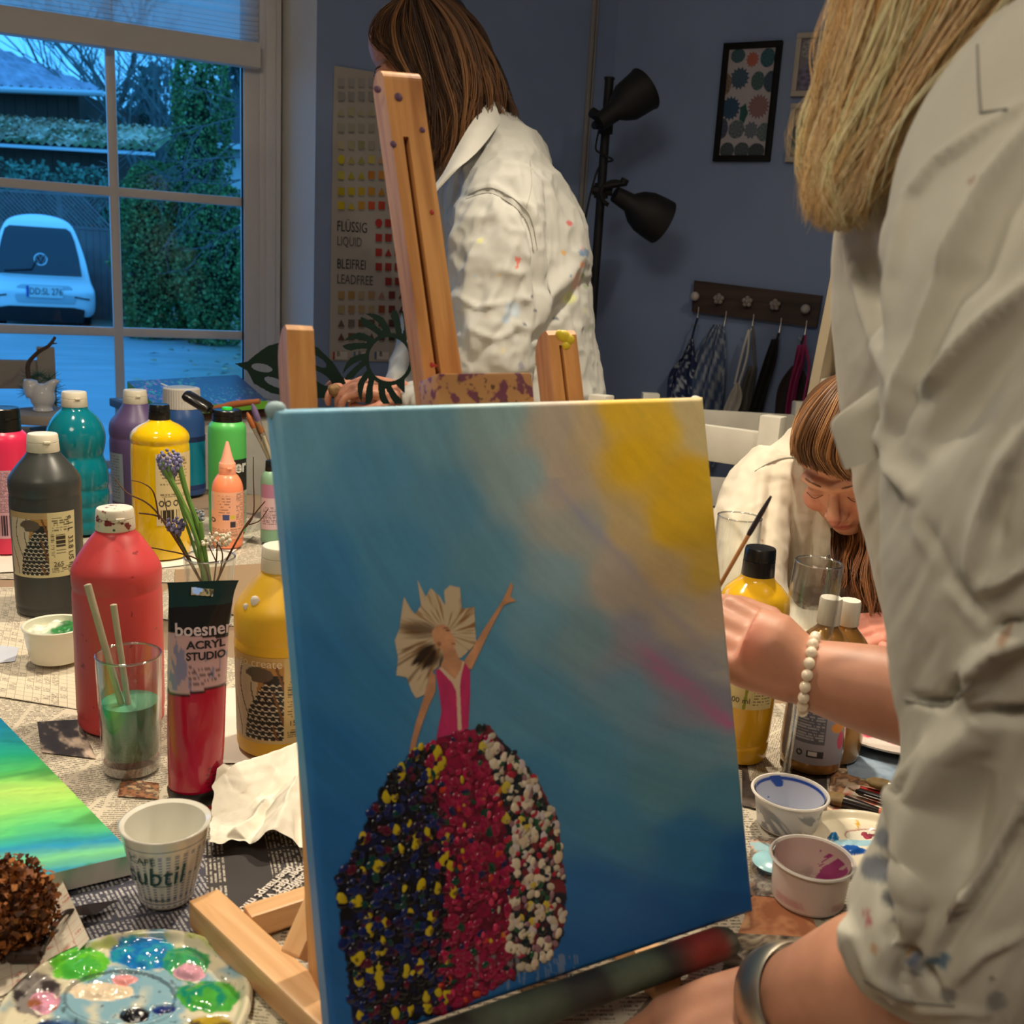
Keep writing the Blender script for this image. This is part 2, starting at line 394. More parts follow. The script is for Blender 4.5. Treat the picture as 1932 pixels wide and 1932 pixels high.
# ---- pleated blind
ZB0, ZB1 = wl(488, 131, EG+.05)[1], wl(488, 84, EG+.05)[1]
SR = wl(489, 100, EG+.05)[0]
bl = Thing('pleated_blind', 'white pleated blind drawn half down in the window', 'blind', wp(-.6, ZB0, EG+.05))
b = B(); lbox(b, W0, D1, N1, SLEFT+.02, SR, ZB0, ZB1, EG+.075, EG+.035, .004); bl.add('bottom_rail', b, FRAMEM)
b = B(); zz = []; z = ZB1; k = 0
while z < ZHEAD-.06:
    zz.append((z, .058 if k % 2 else .040)); k += 1; z += .0058 if z < ZB1+.06 else .0105
V = np.array([[wp(s, z, EG+e) for s in np.linspace(SLEFT+.03, SR-.003, 6)] for z, e in zz]); b.grid(V)
bm_ = bpy.data.materials.new('blind_fabric'); bm_.use_nodes = True
_n = bm_.node_tree.nodes; _l = bm_.node_tree.links; _p = _n['Principled BSDF']; _p.inputs['Base Color'].default_value = (.62, .62, .60, 1); _p.inputs['Roughness'].default_value = .9
_t = _n.new('ShaderNodeBsdfTranslucent'); _t.inputs[0].default_value = (.92, .93, .94, 1); _mx = _n.new('ShaderNodeMixShader'); _mx.inputs[0].default_value = .92
_l.new(_p.outputs[0], _mx.inputs[1]); _l.new(_t.outputs[0], _mx.inputs[2]); _tp = _n.new('ShaderNodeBsdfTransparent'); _m3 = _n.new('ShaderNodeMixShader'); _m3.inputs[0].default_value = .10; _l.new(_mx.outputs[0], _m3.inputs[1]); _l.new(_tp.outputs[0], _m3.inputs[2]); _l.new(_m3.outputs[0], _n['Material Output'].inputs[0])
bl.add('pleats', b, bm_, smooth=False, kind='stuff')
b = B(); s = wl(210, 20, EG+.06)[0]; b.tube([wp(s, ZB1, EG+.062), wp(s, ZHEAD-.05, EG+.062)], .0008, 5); bl.add('cord', b, FRAMEM)
b = B(); lbox(b, W0, D1, N1, SLEFT+.02, SR, ZHEAD-.085, ZHEAD-.05, EG+.075, EG+.035, .004); bl.add('head_rail', b, FRAMEM)

# ================================================================== outside
def gz(y): return -.02+.12*sstep(3, 14, np.asarray(y, float))
b = B(); ys = np.concatenate([np.linspace(2.2, 16, 60), np.linspace(17, 70, 20)]); xs = np.linspace(-30, 12, 80)
X, Y = np.meshgrid(xs, ys); Z = gz(Y)+.02*n2(X*1.2, Y*1.2, 4); Z -= .12*sstep(3.4, 2.6, Y)
ver = sstep(-1.0, .4, (X+.30*Y-.3)+.4*n2(X*.9, Y*.9, 8)) * sstep(6, 9, Y)
ver = np.maximum(ver, sstep(16.5, 17.5, Y))
sp = n2(X*9, Y*9, 3)
cc = mix(np.array(lin((150, 152, 155)))*(1+.35*sp)[..., None], np.array(lin((92, 98, 60)))*(1+.9*n2(X*14, Y*14, 6))[..., None], ver)
# keep the yard outside the house: drop what lies on the room's side of the wall
Q = (np.stack([X, Y], -1)-W0[:2])@N1[:2]; Z = np.where(Q > -.4, -.6, Z)
b.grid(np.stack([X, Y, Z], -1), np.clip(cc, 0, 1))
single('driveway', b, VC(.55, bump=.5, bscale=30, bdist=.02), kind='structure')
# leaf litter on the verge
b = B()
for _ in range(900):
    x = random.uniform(-7, -1.6); y = random.uniform(7, 17)
    if x+.30*y-.3 < random.uniform(-1.2, .5): continue
    a = random.uniform(0, 6.28); l = random.uniform(.03, .07); z = float(gz(y))+.03
    c = random.choice([(150, 120, 80), (120, 95, 60), (170, 150, 110), (90, 90, 55)])
    dx, dy = l*math.cos(a), l*math.sin(a)
    b.add([(x-dx, y-dy, z), (x+dy*.5, y-dx*.5, z+.02), (x+dx, y+dy, z+.012), (x-dy*.5, y+dx*.5, z+.01)], [(0, 1, 2, 3)], c)
single('fallen_leaves', b, VC(.8), 'fallen brown leaves scattered on the verge beside the driveway', 'leaves', kind='stuff', smooth=False)

def leaf_mass(b, pts, size, cols, flat=.45):
    for p in pts:
        s = size*random.uniform(.6, 1.35); d = Vector((random.gauss(0, 1), random.gauss(0, 1), random.gauss(.3, .8))).normalized()
        e = d.cross(Vector((random.gauss(0, 1), random.gauss(0, 1), random.gauss(0, 1)))).normalized()
        d = np.array(d)*s; e = np.array(e)*s*flat; p = np.asarray(p)
        b.add([p-e*.4, p+d*.5-e, p+d, p+d*.5+e], [(0, 1, 2, 3)], random.choice(cols))
GREENS = [(88, 128, 66), (72, 112, 58), (106, 140, 78), (58, 92, 50), (92, 118, 72), (120, 148, 88)]
def bush(name, label, u0, u1, v0, v1, y, n, size, cols=GREENS, power=2.5, cat='shrub', taper=.0, lump=.16):
    pb = P((u0+u1)/2, v1, y); pt = P((u0+u1)/2, v0, y); mp = mpp(pb); w = (u1-u0)/2*mp; h = pt[2]-pb[2]
    t = Thing(name, label, cat, (pb[0], y, gz(y)))
    b = B(); pts = []
    for _ in range(n):
        q = random.random(); a = random.uniform(0, 6.283)
        prof = (1-abs(2*q-1)**power)**(1/power) if q > .5 else min(1, .78+.44*q)
        prof *= 1-taper*q
        r = w*prof*(1+lump*math.sin(a*3+q*9)+lump*.8*math.sin(a*7-q*23))*math.sqrt(random.uniform(.72, 1.02))
        pts.append((pb[0]+r*math.cos(a)+(pt[0]-pb[0])*q, y+r*.8*math.sin(a), gz(y)+.02+q*(pt[2]-gz(y))))
    leaf_mass(b, pts, size, cols); t.add('foliage', b, VC(.75), smooth=False, kind='stuff')
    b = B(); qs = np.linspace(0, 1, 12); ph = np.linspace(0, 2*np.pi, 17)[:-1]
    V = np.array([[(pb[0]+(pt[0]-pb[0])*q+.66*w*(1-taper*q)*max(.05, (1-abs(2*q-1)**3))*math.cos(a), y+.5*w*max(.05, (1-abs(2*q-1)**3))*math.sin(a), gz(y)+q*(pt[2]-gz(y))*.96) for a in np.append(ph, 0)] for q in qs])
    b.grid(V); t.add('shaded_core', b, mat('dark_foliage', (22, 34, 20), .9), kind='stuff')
    b = B(); b.tube([(pb[0], y, gz(y)-.05), (pb[0], y, gz(y)+h*.6)], .06, 8); t.add('stem', b, mat('bark', (70, 60, 50), .9, var=.3))
    return t
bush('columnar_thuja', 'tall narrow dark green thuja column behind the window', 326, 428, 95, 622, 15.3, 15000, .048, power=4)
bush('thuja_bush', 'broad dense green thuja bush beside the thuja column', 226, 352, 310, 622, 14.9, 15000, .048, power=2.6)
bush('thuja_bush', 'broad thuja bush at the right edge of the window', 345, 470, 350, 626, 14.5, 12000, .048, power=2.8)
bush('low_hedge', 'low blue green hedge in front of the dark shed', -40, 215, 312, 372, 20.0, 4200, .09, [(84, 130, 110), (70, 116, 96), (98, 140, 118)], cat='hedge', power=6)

def tree(name, label, u, v0, v1, y, lean=0, levels=4, r=.12, cat='tree', spread=.6, mcol=(78, 68, 60), seed=1):
    rr = random.Random(seed); base = P(u, v0, y); base[2] = gz(y); top = P(u+lean, v1, y)
    t = Thing(name, label, cat, base); bt, bb = B(), B()
    def grow(p, d, L, r, lv):
        pts = [p]; q = np.array(p)
        for k in range(4):
            d = d+np.array([rr.gauss(0, .12), rr.gauss(0, .10), rr.gauss(0.03, .08)]); d /= np.linalg.norm(d); q = q+d*L/4; pts.append(q.copy())
        (bt if lv == levels else bb).tube(pts, np.linspace(r, r*.55, 5), 7 if lv >= levels-1 else 4, cap=False)
        if lv <= 0: return
        for k in range(4 if lv < levels else 5):
            f = rr.uniform(.35, 1); i = min(3, int(f*4)); pp_ = pts[i]+(pts[i+1]-pts[i])*(f*4-i)
            nd = d*.6+np.array([rr.gauss(0, spread), rr.gauss(0, spread*.6), rr.uniform(.05, .7)]); nd /= np.linalg.norm(nd)
            grow(pp_, nd, L*rr.uniform(.5, .72), r*.5, lv-1)
    d = top-base; L = np.linalg.norm(d); grow(base, d/L, L*.62, r, levels)
    m_ = mat('bark_%s' % str(mcol), mcol, .9, var=.25, vscale=6)
    t.add('trunk', bt, m_); t.add('branches', bb, m_, kind='stuff'); return t
tree('bare_tree', 'bare tree with a thick grey trunk behind the tiled roof', 128, 500, -160, 30, 2, 2, .11, seed=3)
tree('bare_tree', 'bare slanting tree at the far left behind the roof', 74, 500, -100, 33, -60, 2, .09, seed=5)
tree('bare_tree', 'slender bare tree behind the corrugated shed roof', 250, 520, -40, 28, 25, 4, .12, seed=8, mcol=(92, 98, 98))
tree('bare_tree', 'pale bare tree between the shed and the thuja column', 300, 520, -20, 25, -10, 4, .10, seed=11, mcol=(98, 106, 104))
tree('bare_tree', 'thin bare tree rising behind the low hedge', 205, 520, 0, 31, 5, 4, .09, seed=21, mcol=(88, 96, 96))
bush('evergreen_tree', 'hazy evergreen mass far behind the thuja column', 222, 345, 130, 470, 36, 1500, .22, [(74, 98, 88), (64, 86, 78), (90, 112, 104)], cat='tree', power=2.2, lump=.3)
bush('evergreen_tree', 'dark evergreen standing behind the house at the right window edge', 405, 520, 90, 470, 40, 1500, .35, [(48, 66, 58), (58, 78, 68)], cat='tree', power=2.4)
# bare shrub twigs close to the window
t = Thing('bare_shrub', 'bare thin twigs reaching in from the right behind the window pane', 'shrub', (*P(470, 600, 6)[:2], float(gz(6))))
b = B(); rr = random.Random(4)
b.tube([(*P(480, 600, 6)[:2], float(gz(6))-.03), P(486, 400, 6), P(470, 230, 6)], [.012, .009, .005], 6)
def twig(p, d, L, r, lv):
    pts = [np.array(p)]
    for k in range(6):
        d = d+A(rr.gauss(0, .16), rr.gauss(0, .1), rr.gauss(0, .16)); d /= np.linalg.norm(d); pts.append(pts[-1]+d*L/6)
    b.tube(pts, np.linspace(r, r*.5, 7), 5, cap=False)
    if lv:
        for k in range(5): twig(pts[rr.randint(1, 6)], d+A(rr.gauss(0, .6), rr.gauss(0, .3), rr.gauss(0, .6)), L*.5, r*.6, lv-1)
for (u, v, du, dv, L) in ((478, 200, -1, -.3, .35), (484, 215, -1, .15, .62), (486, 300, -1, -.2, .5), (486, 330, -1, .3, .55), (484, 360, -1, .5, .45), (480, 410, -.9, .5, .42), (482, 260, -1, .0, .5)):
    p = P(u, v, 6); q = P(u+du*50, v+dv*50, 6); twig(p, (q-p)/np.linalg.norm(q-p), L, .0045, 2)
t.add('twigs', b, mat('twig_bark', (110, 108, 108), .8))

# ---- shed with corrugated roof, tiled barn behind it
YS = 21.0
def qd(y): return lambda u, v: P(u, v, y)
t = Thing('garden_shed', 'dark plank shed with a mossy corrugated roof', 'shed', (*P(60, 300, YS+2)[:2], float(gz(YS))))
xl, xr = P(-180, 300, YS)[0], P(292, 300, YS)[0]
zt0, zt1 = P(60, 268, YS)[2], P(90, 226, YS+1.6)[2]
nx = 420; xs = np.linspace(xl, xr, nx); V = []
for j, f in enumerate(np.linspace(0, 1, 14)):
    z = zt0+(zt1-zt0)*f; V.append(np.stack([xs, np.full(nx, YS+1.7*f)+.0*xs, z+.03*np.sin(xs*2*np.pi/.17)-(xs-xl)*.005+.03*n2(xs*2, xs*0+f*8, 5)], -1))
V = np.array(V); c = mix(lin((196, 178, 150)), lin((96, 112, 70)), sstep(-.15, .25, n2(V[..., 0]*3, V[..., 1]*3, 9)+.3-np.linspace(0, .5, 14)[:, None]))
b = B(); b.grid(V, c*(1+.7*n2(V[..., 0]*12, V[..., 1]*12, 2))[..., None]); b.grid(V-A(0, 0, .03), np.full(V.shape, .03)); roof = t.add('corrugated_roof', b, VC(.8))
b = B(); b.box(((xl+xr)/2, YS-.02, zt0-.10), (xr-xl, .1, .06)); t.add('gutter', b, mat('zinc_gutter', (190, 195, 200), .4, .3), roof, label='pale zinc gutter')
b = B(); 
for x in np.arange(xl+.1, P(190, 300, YS)[0], .19):
    b = B(); b.box((x, YS+.25, (zt0-.12+gz(YS))/2), (.18, .03, zt0-.12-gz(YS))); t.add('plank', b, mat('dark_planks', (66, 50, 40), .85, var=.4, vscale=2))
b = B()
for _ in range(1500):
    x = random.uniform(xl, xr); f = random.random(); z = zt0+(zt1-zt0)*f+.045-(x-xl)*.005; y = YS+1.7*f; a = random.uniform(0, 6.28); l = random.uniform(.03, .075)
    if (x-xl)/(xr-xl) > random.uniform(.35, 1.25): continue
    dx, dy = l*math.cos(a), l*math.sin(a); b.add([(x-dx, y-dy, z), (x+dy*.6, y-dx*.6, z+.02), (x+dx, y+dy, z+.05), (x-dy*.6, y+dx*.6, z+.03)], [(0, 1, 2, 3)], random.choice([(206, 180, 150), (170, 136, 104), (220, 204, 180), (130, 100, 74)]))
t.add('leaf_litter', b, VC(.8), roof, smooth=False, kind='stuff')
YB = 24.0
t = Thing('tiled_barn', 'dark timber barn with a lilac grey tiled roof', 'barn', (*P(20, 300, YB+2)[:2], float(gz(YB))))
xr2 = P(156, 200, YB)[0]; xl2 = P(-260, 200, YB)[0]; ze = P(100, 165, YB)[2]
for x in np.arange(xl2, xr2, .24):
    b = B(); b.box((x, YB, (ze+gz(YB))/2), (.23, .05, ze-gz(YB))); t.add('plank', b, mat('dark_planks', (66, 50, 40), .85, var=.4, vscale=2))
b = B(); b.box(((xl2+xr2)/2-.1, YB+2, (ze+gz(YB))/2), (xr2-xl2-.2, 3.9, ze-gz(YB)-.05)); t.add('wall', b, mat('dark_planks', (66, 50, 40), .85))
e0, e1, r1 = P(-260, 152, YB-.5), P(196, 170, YB-.5), P(-40, 78, YB+3); r0 = P(-260, 60, YB+3)
b = B(); V = []; C = []
for j in range(17):
    f = j/16; row = []
    for i in range(100):
        g = i/99; p = (e0*(1-g)+e1*g)*(1-f)+(r0*(1-g)+r1*g)*f; row.append(p+A(0, 0, .03*math.sin(i*1.57)+(.05 if j % 2 else 0)))
    V.append(row)
V = np.array(V); c = lin((168, 158, 172))*(1+.8*n2(V[..., 0]*6, V[..., 2]*9, 1))[..., None]
b.grid(V, np.clip(c, 0, 1)); t.add('tile_courses', b, VC(.8), smooth=False, kind='stuff')
b = B(); b.tube([e0-A(0, .05, .08), e1-A(0, .05, .08)], .07, 8); t.add('gutter', b, mat('zinc_gutter', (190, 195, 200), .4, .3))
# white house at the right window edge
YH = 30.0; t = Thing('white_house', 'white rendered house with a dark roof at the right window edge', 'house', (*P(500, 450, YH+2)[:2], float(gz(YH))))
x0, x1 = P(411, 330, YH)[0], P(620, 330, YH)[0]; z0, z1 = gz(YH), P(430, 283, YH)[2]
b = B(); b.box(((x0+x1)/2, YH+2, (z0+z1)/2), (x1-x0, 4, z1-z0)); t.add('wall', b, mat('white_render', (222, 226, 228), .8))
z2 = P(430, 192, YH+2)[2]
b = B(); b.prism([(-.4, 0), (2.2, z2-z1), (4.6, 0)], A(x0-.3, YH, z1), A(0, 1, 0), ZU, A(1, 0, 0), x1-x0+.6); t.add('roof', b, mat('slate_roof', (58, 56, 62), .7, var=.2), smooth=False)
b = B(); b.box(((x0+x1)/2, YH-.5, z1+.05), (x1-x0+.6, .12, .14)); t.add('eaves_board', b, mat('white_render', (222, 226, 228), .8))
# fence behind the car: planks below, lattice above
YF = 18.8; t = Thing('plank_fence', 'grey plank fence with a lattice top behind the car', 'fence', (*P(80, 560, YF)[:2], float(gz(YF))))
fx0, fx1 = P(-150, 500, YF)[0], P(226, 500, YF)[0]; fz1, fz2 = P(150, 432, YF)[2], P(150, 368, YF)[2]; g0 = float(gz(YF)); FM = mat('weathered_fence', (124, 112, 110), .85, var=.3, vscale=3)
for x in np.arange(fx0, fx1, .125):
    b = B(); b.box((x, YF, (g0+fz1)/2), (.118, .025, fz1-g0)); t.add('plank', b, FM)
for x in np.arange(fx0, fx1+.2, 1.3):
    b = B(); b.box((x, YF+.03, (g0+fz2)/2), (.09, .09, fz2-g0+.05)); t.add('post', b, FM)
b = B(); b.box(((fx0+fx1)/2, YF, fz1+.02), (fx1-fx0, .05, .05)); b.box(((fx0+fx1)/2, YF, fz2), (fx1-fx0, .05, .05)); t.add('rail', b, FM)
b = B(); h = fz2-fz1
for x in np.arange(fx0-h, fx1, .085):
    for sg in (1, -1):
        xa, xb = (x, x+h) if sg > 0 else (x+h, x)
        za, zb = fz1, fz2
        if min(xa, xb) < fx0 or max(xa, xb) > fx1: continue
        b.tube([(xa, YF+.012*sg, za), (xb, YF+.012*sg, zb)], .019, 4)
t.add('lattice', b, FM, kind='stuff')
YG = 17.6; t = Thing('wooden_gate', 'low dark wooden gate wing standing open beside the fence', 'gate', (*P(250, 590, YG)[:2], float(gz(YG))))
pa, pb_ = P(228, 600, YG+1.4), P(272, 612, YG-1.6)
for k in range(14):
    f = k/13; q = pa*(1-f)+pb_*f; ztop = P(228, 440, YG+1.4)[2]*(1-f)+P(270, 548, YG-1.6)[2]*f; z0 = float(gz(q[1]))
    b = B(); d = (pb_-pa)[:2]; ang = math.atan2(d[1], d[0]); R = np.array(Matrix.Rotation(ang, 3, 'Z'))
    b.box((q[0], q[1], (z0+ztop)/2), (.235, .03, ztop-z0), R); t.add('plank', b, mat('gate_planks', (104, 96, 100), .85, var=.3, vscale=3))

# ---- the car
YC = 15.9; c0 = P(80, 612, YC); gx, gzc = c0[0], float(gz(YC)); S = mpp(c0); CARP = mat('white_car_paint', (228, 232, 234), .25, coat=.6)
car = Thing('car', 'white hatchback parked in the driveway, seen from behind', 'car', (gx, YC, gzc))
rows = [(0.10, .70), (.16, .765), (.30, .785), (.45, .785), (.52, .775), (.62, .735), (.78, .70), (1.0, .655), (1.2, .60), (1.38, .54), (1.52, .47), (1.60, .36), (1.645, .18), (1.655, 0)]
rows = interp(rows, 40); zs, hw = rows[:, 0]+.08, np.maximum(rows[:, 1], .001)
yoff = np.interp(zs, [.1, .3, .55, .7, .95, 1.45, 1.62, 1.75], [.12, 0, 0, .10, .16, .46, .62, .95])  # rear face leans forward with height
def car_sec(f, tuck):                                # half outline at a depth step
    return hw*tuck
b = B(); sec = []
for dy, k in ((0, .0), (0.0, .5), (.0, .82), (.02, .93), (.07, .985), (.2, 1.0), (1.2, 1.02), (2.2, 1.0), (2.9, .96), (3.2, .85), (3.3, .5), (3.3, 0)):
    front = sstep(1.9, 3.3, dy)
    zz_ = zs*(1-front*.45*(zs > .9)) 
    sec.append((dy, k, zz_))
V = []
for dy, k, zz_ in sec:
    yy = YC+dy+yoff*(1-dy/3.3)
    V.append(np.concatenate([np.stack([gx-hw*k, yy, gzc+zz_], -1), np.stack([gx+hw*k, yy, gzc+zz_], -1)[::-1]]))
V = np.array(V); b.grid(V); i0 = V.shape[1]
b.add(V[:, [0, -1]].reshape(-1, 3), [(2*i, 2*i+1, 2*i+3, 2*i+2) for i in range(len(V)-1)])
body = car.add('body', b, CARP, angle=50)
def rear(u, v, out=.012):                            # a point on the rear face at pixel (u, v)
    z = (612-v)*S; yy = YC+np.interp(z, zs, yoff)-out; return A(gx+(u-80)*S, yy, gzc+z)
def rear_patch(pts, out=.012, n=10):                 # rows of (v, uleft, uright)
    V = [[rear(u, v, out+.004*(1-(2*k/(n-1)-1)**2)) for k, u in enumerate(np.linspace(ul, ur, n))] for v, ul, ur in pts]
    b = B(); b.grid(np.array(V)); return b
GL = mat('car_glass', (16, 26, 36), .04, spec=.8)
car.add('rear_window', rear_patch([(427, 30, 128), (433, 22, 136), (450, 17, 142), (480, 10, 148), (505, 5, 151), (515, 6, 152)], .02), GL)
b = B(); b.tube([rear(14, 516, .03), rear(80, 517.5, .035), rear(150, 517, .03)], .008, 6); car.add('window_edge', b, CARP)
car.add('plate_recess', rear_patch([(533, 48, 128), (537, 40, 134), (556, 36, 140), (566, 40, 138)], .012), mat('car_recess', (170, 182, 188), .4))
plate = car.add('number_plate', rear_patch([(535, 57, 118), (556, 57, 118)], .03, 4), mat('plate_white', (205, 210, 210), .4))
car.add('plate_band', rear_patch([(535.5, 55.5, 60), (555.5, 55.5, 60)], .034, 3), mat('plate_blue', (40, 70, 150), .4), plate)
Vt, Ft = text_geo('DD:SL 276', 1); w_ = Vt[:, 0].max()-Vt[:, 0].min(); Vt = Vt/w_*.46; Vt[:, 1] *= 1.35
b = B(); o_ = rear(89, 545.5, .045); b.add(np.stack([o_[0]+Vt[:, 0], np.full(len(Vt), o_[1]), o_[2]+Vt[:, 1]], -1), Ft); car.add('lettering', b, mat('plate_black', (30, 34, 40), .5), plate, smooth=False)
for sg in (-1,):
    car.add('tail_light', rear_patch([(474, 80+sg*77-8, 80+sg*77+8), (490, 80+sg*79-11, 80+sg*79+9), (514, 80+sg*80-12, 80+sg*80+8)] if sg < 0 else [(474, 154, 158), (490, 155, 162), (514, 155, 166)], .014, 4), mat('tail_red', (150, 24, 30), .2))
b = B(); o_ = rear(82, 487, .05); ph = np.linspace(0, 6.2832, 28); b.tube(np.stack([o_[0]+.088*np.cos(ph), np.full(28, o_[1]), o_[2]+.088*np.sin(ph)], -1), .011, 6, cap=False)
for pts in ([(-.04, .07), (0, .0), (.04, .07)], [(-.07, .04), (-.03, -.06), (0, .0), (.03, -.06), (.07, .04)]):
    b.tube([(o_[0]+x, o_[1], o_[2]+z) for x, z in pts], .008, 5)
car.add('emblem', b, mat('chrome', (210, 220, 225), .2, .9), label='round chrome letter emblem on the rear window')
b = B(); b.tube([rear(20, 510, .04), rear(66, 505, .05), rear(80, 478, .03)], .012, 5); car.add('wiper', b, mat('black_plastic', (22, 22, 24), .5))
for sg in (-1, 1):
    b = B(); b.tube([rear(80+sg*58, 553, .01), rear(80+sg*84, 557, .005)], .012, 5); car.add('bumper_slot', b, mat('black_plastic', (22, 22, 24), .5))
car.add('under_bumper', rear_patch([(573, 25, 135), (577, 5, 155), (602, 8, 152)], .015), mat('black_plastic', (22, 22, 24), .5))
for sg in (-1, 1):
    for yy in (.55, 2.7):
        b = B(); R = np.array(Matrix.Rotation(math.pi/2, 3, 'Y')); b.lathe([(.0, -.1), (.2, -.1), (.29, -.09), (.30, -.05), (.30, .05), (.29, .09), (.2, .1), (0, .1)], (gx+sg*.62, YC+yy, gzc+.29), 28, R); car.add('wheel', b, mat('tyre', (24, 25, 27), .85))
b = B(); b.tube([A(gx-.02, YC+1.0, gzc+1.71), A(gx-.02, YC+1.12, gzc+1.86)], .008, 5); car.add('aerial', b, mat('black_plastic', (22, 22, 24), .5))

car.o.rotation_euler.z = .42
# ================================================================== things on the far walls
PAPER = mat('poster_paper', (176, 170, 164), .6)
pz0, pz1 = .994, 1.779; PSW = .40
po = Thing('colour_chart_poster', 'pale colour chart poster of paint swatches on the blue wall', 'poster', wp(.2, pz0, .004))
b = B(); V = np.array([[wp(s, z, .004+.006*max(0, (z-1.70)/.08)*max(0, 1-s/.1)+.003*math.sin(s*16)) for s in np.linspace(0, PSW, 24)] for z in np.linspace(pz0, pz1, 30)]); b.grid(V)
sheet = po.add('sheet', b, PAPER)
def wq(u, v, e=.0085): s, z = wl(u, v, e); return s, z
b = B()
def swatch(u, v, c, kind, r=.0105):
    s, z = wq(u, v); e = .0095
    if kind == 't': pts = [(-r, -r), (r, -r), (0, r)]
    elif kind == 'o': pts = [(r*math.cos(a), r*1.15*math.sin(a)) for a in np.linspace(0, 6.283, 14)[:-1]]
    else: pts = [(-r*.9, -r), (r*.9, -r), (r*.9, r), (-r*.9, r)]
    b.add([wp(s+x, z+y, e) for x, y in pts], [tuple(range(len(pts)))], c)
    b.add([wp(s+x, z-r*1.35+y, e) for x, y in ((-r*.8, -.0006), (r*.8, -.0006), (r*.8, .0006), (-r*.8, .0006))], [(0, 1, 2, 3)], (120, 116, 112))
C2 = 2.542
rowsP = [(395, [(160, 158, 158)]*4), (460, [(150, 148, 146)]*4), (535, [(170, 165, 135)]*4), (612, [(160, 158, 140)]*4), (695, [(178, 172, 140), (165, 158, 130), (150, 146, 110), (165, 155, 145)]),
         (765, [(205, 190, 40), (170, 160, 90), (160, 155, 80), (190, 178, 90), (190, 150, 110)]), (840, [(190, 180, 80), (170, 160, 40), (175, 160, 50), (190, 120, 40), (200, 140, 60)]),
         (918, [(180, 165, 30), (185, 165, 30), (185, 160, 40), (190, 140, 40), (185, 130, 40)]), (985, [(205, 180, 30), (190, 170, 40), (190, 140, 50), (200, 80, 40), (190, 60, 40), (180, 50, 40)]),
         (1415, [(170, 140, 90), (165, 130, 70), (170, 150, 120), (160, 130, 95), (160, 120, 110), (110, 50, 45), (100, 50, 45)]), (1483, [(165, 150, 110), (160, 130, 95), (165, 140, 105), (165, 150, 115), (140, 70, 40), (110, 45, 35), (95, 50, 45)]),
         (1550, [(100, 85, 70), (110, 100, 95), (105, 75, 50), (90, 70, 60), (100, 60, 50), (80, 50, 45)]), (1615, [(100, 60, 35), (110, 70, 40), (95, 60, 45), (85, 60, 50), (90, 60, 50), (60, 50, 45)])]
rp = random.Random(3)
for y, cs in rowsP:
    for k in range(13):
        c = cs[k] if k < len(cs) else tuple(np.clip(np.array(cs[-1])+rp.randint(-18, 18), 20, 220))
        swatch(580+(162+k*48.5)/C2, y/C2, c, rp.choice('sssst' if y > 500 else 's') if (y, k) != (765, 0) else 'o')
for y in (1070, 1140, 1210, 1280, 1350):
    for k in range(9):
        if y == 1350 and k == 0: continue
        swatch(580+(342+k*46)/C2, y/C2, (178-k*10-(y-1070)//12, 44, 40), 'o' if (y, k) == (1070, 0) else ('t' if (y, k) == (1210, 1) else 's'))
for k, c in enumerate(((170, 40, 40), (60, 120, 170), (60, 110, 150), (150, 150, 50), (150, 90, 40))):
    s, z = wq(580+(122+k*100)/C2, 1705/C2); b.add([wp(s+x, z+y, .0095) for x, y in ((0, -.011), (.005, -.011), (.005, .011), (0, .011))], [(0, 1, 2, 3)], c)
    b.add([wp(s+.007+x, z+y, .0092) for x, y in ((0, -.011), (.036, -.011), (.036, .011), (0, .011))], [(0, 1, 2, 3)], (205, 200, 195))
po.add('swatches', b, VC(.6), sheet, smooth=False, kind='stuff')
def wall_text(body, u, v, h, sx=.8, col=(60, 58, 58), bold=0, e=.0098):
    V_, F_ = text_geo(body, h, 'LEFT', bold); s, z = wq(u, v); bb = B()
    bb.add(np.array([wp(s+x*sx, z+y, e) for x, y, _ in V_]), F_); po.add('lettering', bb, mat('ink_%s' % str(col), col, .6), sheet, smooth=False)
wall_text('FLÜSSIG', 635, 427, .040, .62); wall_text('LIQUID', 635, 455, .036, .62, (110, 106, 104))
wall_text('BLEIFREI', 635, 498, .038, .62); wall_text('LEADFREE', 635, 527, .037, .64, (88, 84, 82))
for k in range(4): wall_text('B', 635+k*40, 668, .020, .9, bold=.01)

# ---- floor lamp with two spot heads
YL = 2.95; lb = P(1150, 146, YL); lx = lb[0]
BLK = mat('black_lamp_metal', (25, 25, 26), .6, var=.15)
fl = Thing('floor_lamp', 'black two headed spot floor lamp in the corner by the framed picture', 'lamp', (lx, YL, 0))
zt = hz(lx, YL, 146)
b = B(); b.lathe([(0, 0), (.14, 0), (.14, .018), (.05, .025), (.0, .025)], (lx, YL, 0), 40); fl.add('base', b, BLK)
b = B(); b.lathe([(0, .02), (.0125, .02), (.0125, zt-.005), (.0145, zt-.005), (.0145, zt), (0, zt)], (lx, YL, 0), 16); fl.add('pole', b, BLK)
def shade(pa, pb_, ra, rb, prof, name='lamp_shade'):
    ax = pb_-pa; L = np.linalg.norm(ax); R = orth(ax, A(0, 1, .1)); b = B()
    pr = [(r, z*L) for r, z in prof]; b.lathe(pr+[(max(r-.002, .0), z) for r, z in pr[::-1]], pa, 40, R); return fl.add(name, b, BLK, angle=50)
mp = mpp(lb)
pa, pb_ = P(1130, 232, YL-.09), P(1217, 168, YL-.05)
h1 = shade(pa, pb_, 0, 0, [(.0, 0), (.022, 0), (.025, .18), (.026, .34), (.040, .46), (.052, .6), (.058, 1.0), (.060, 1.0)])
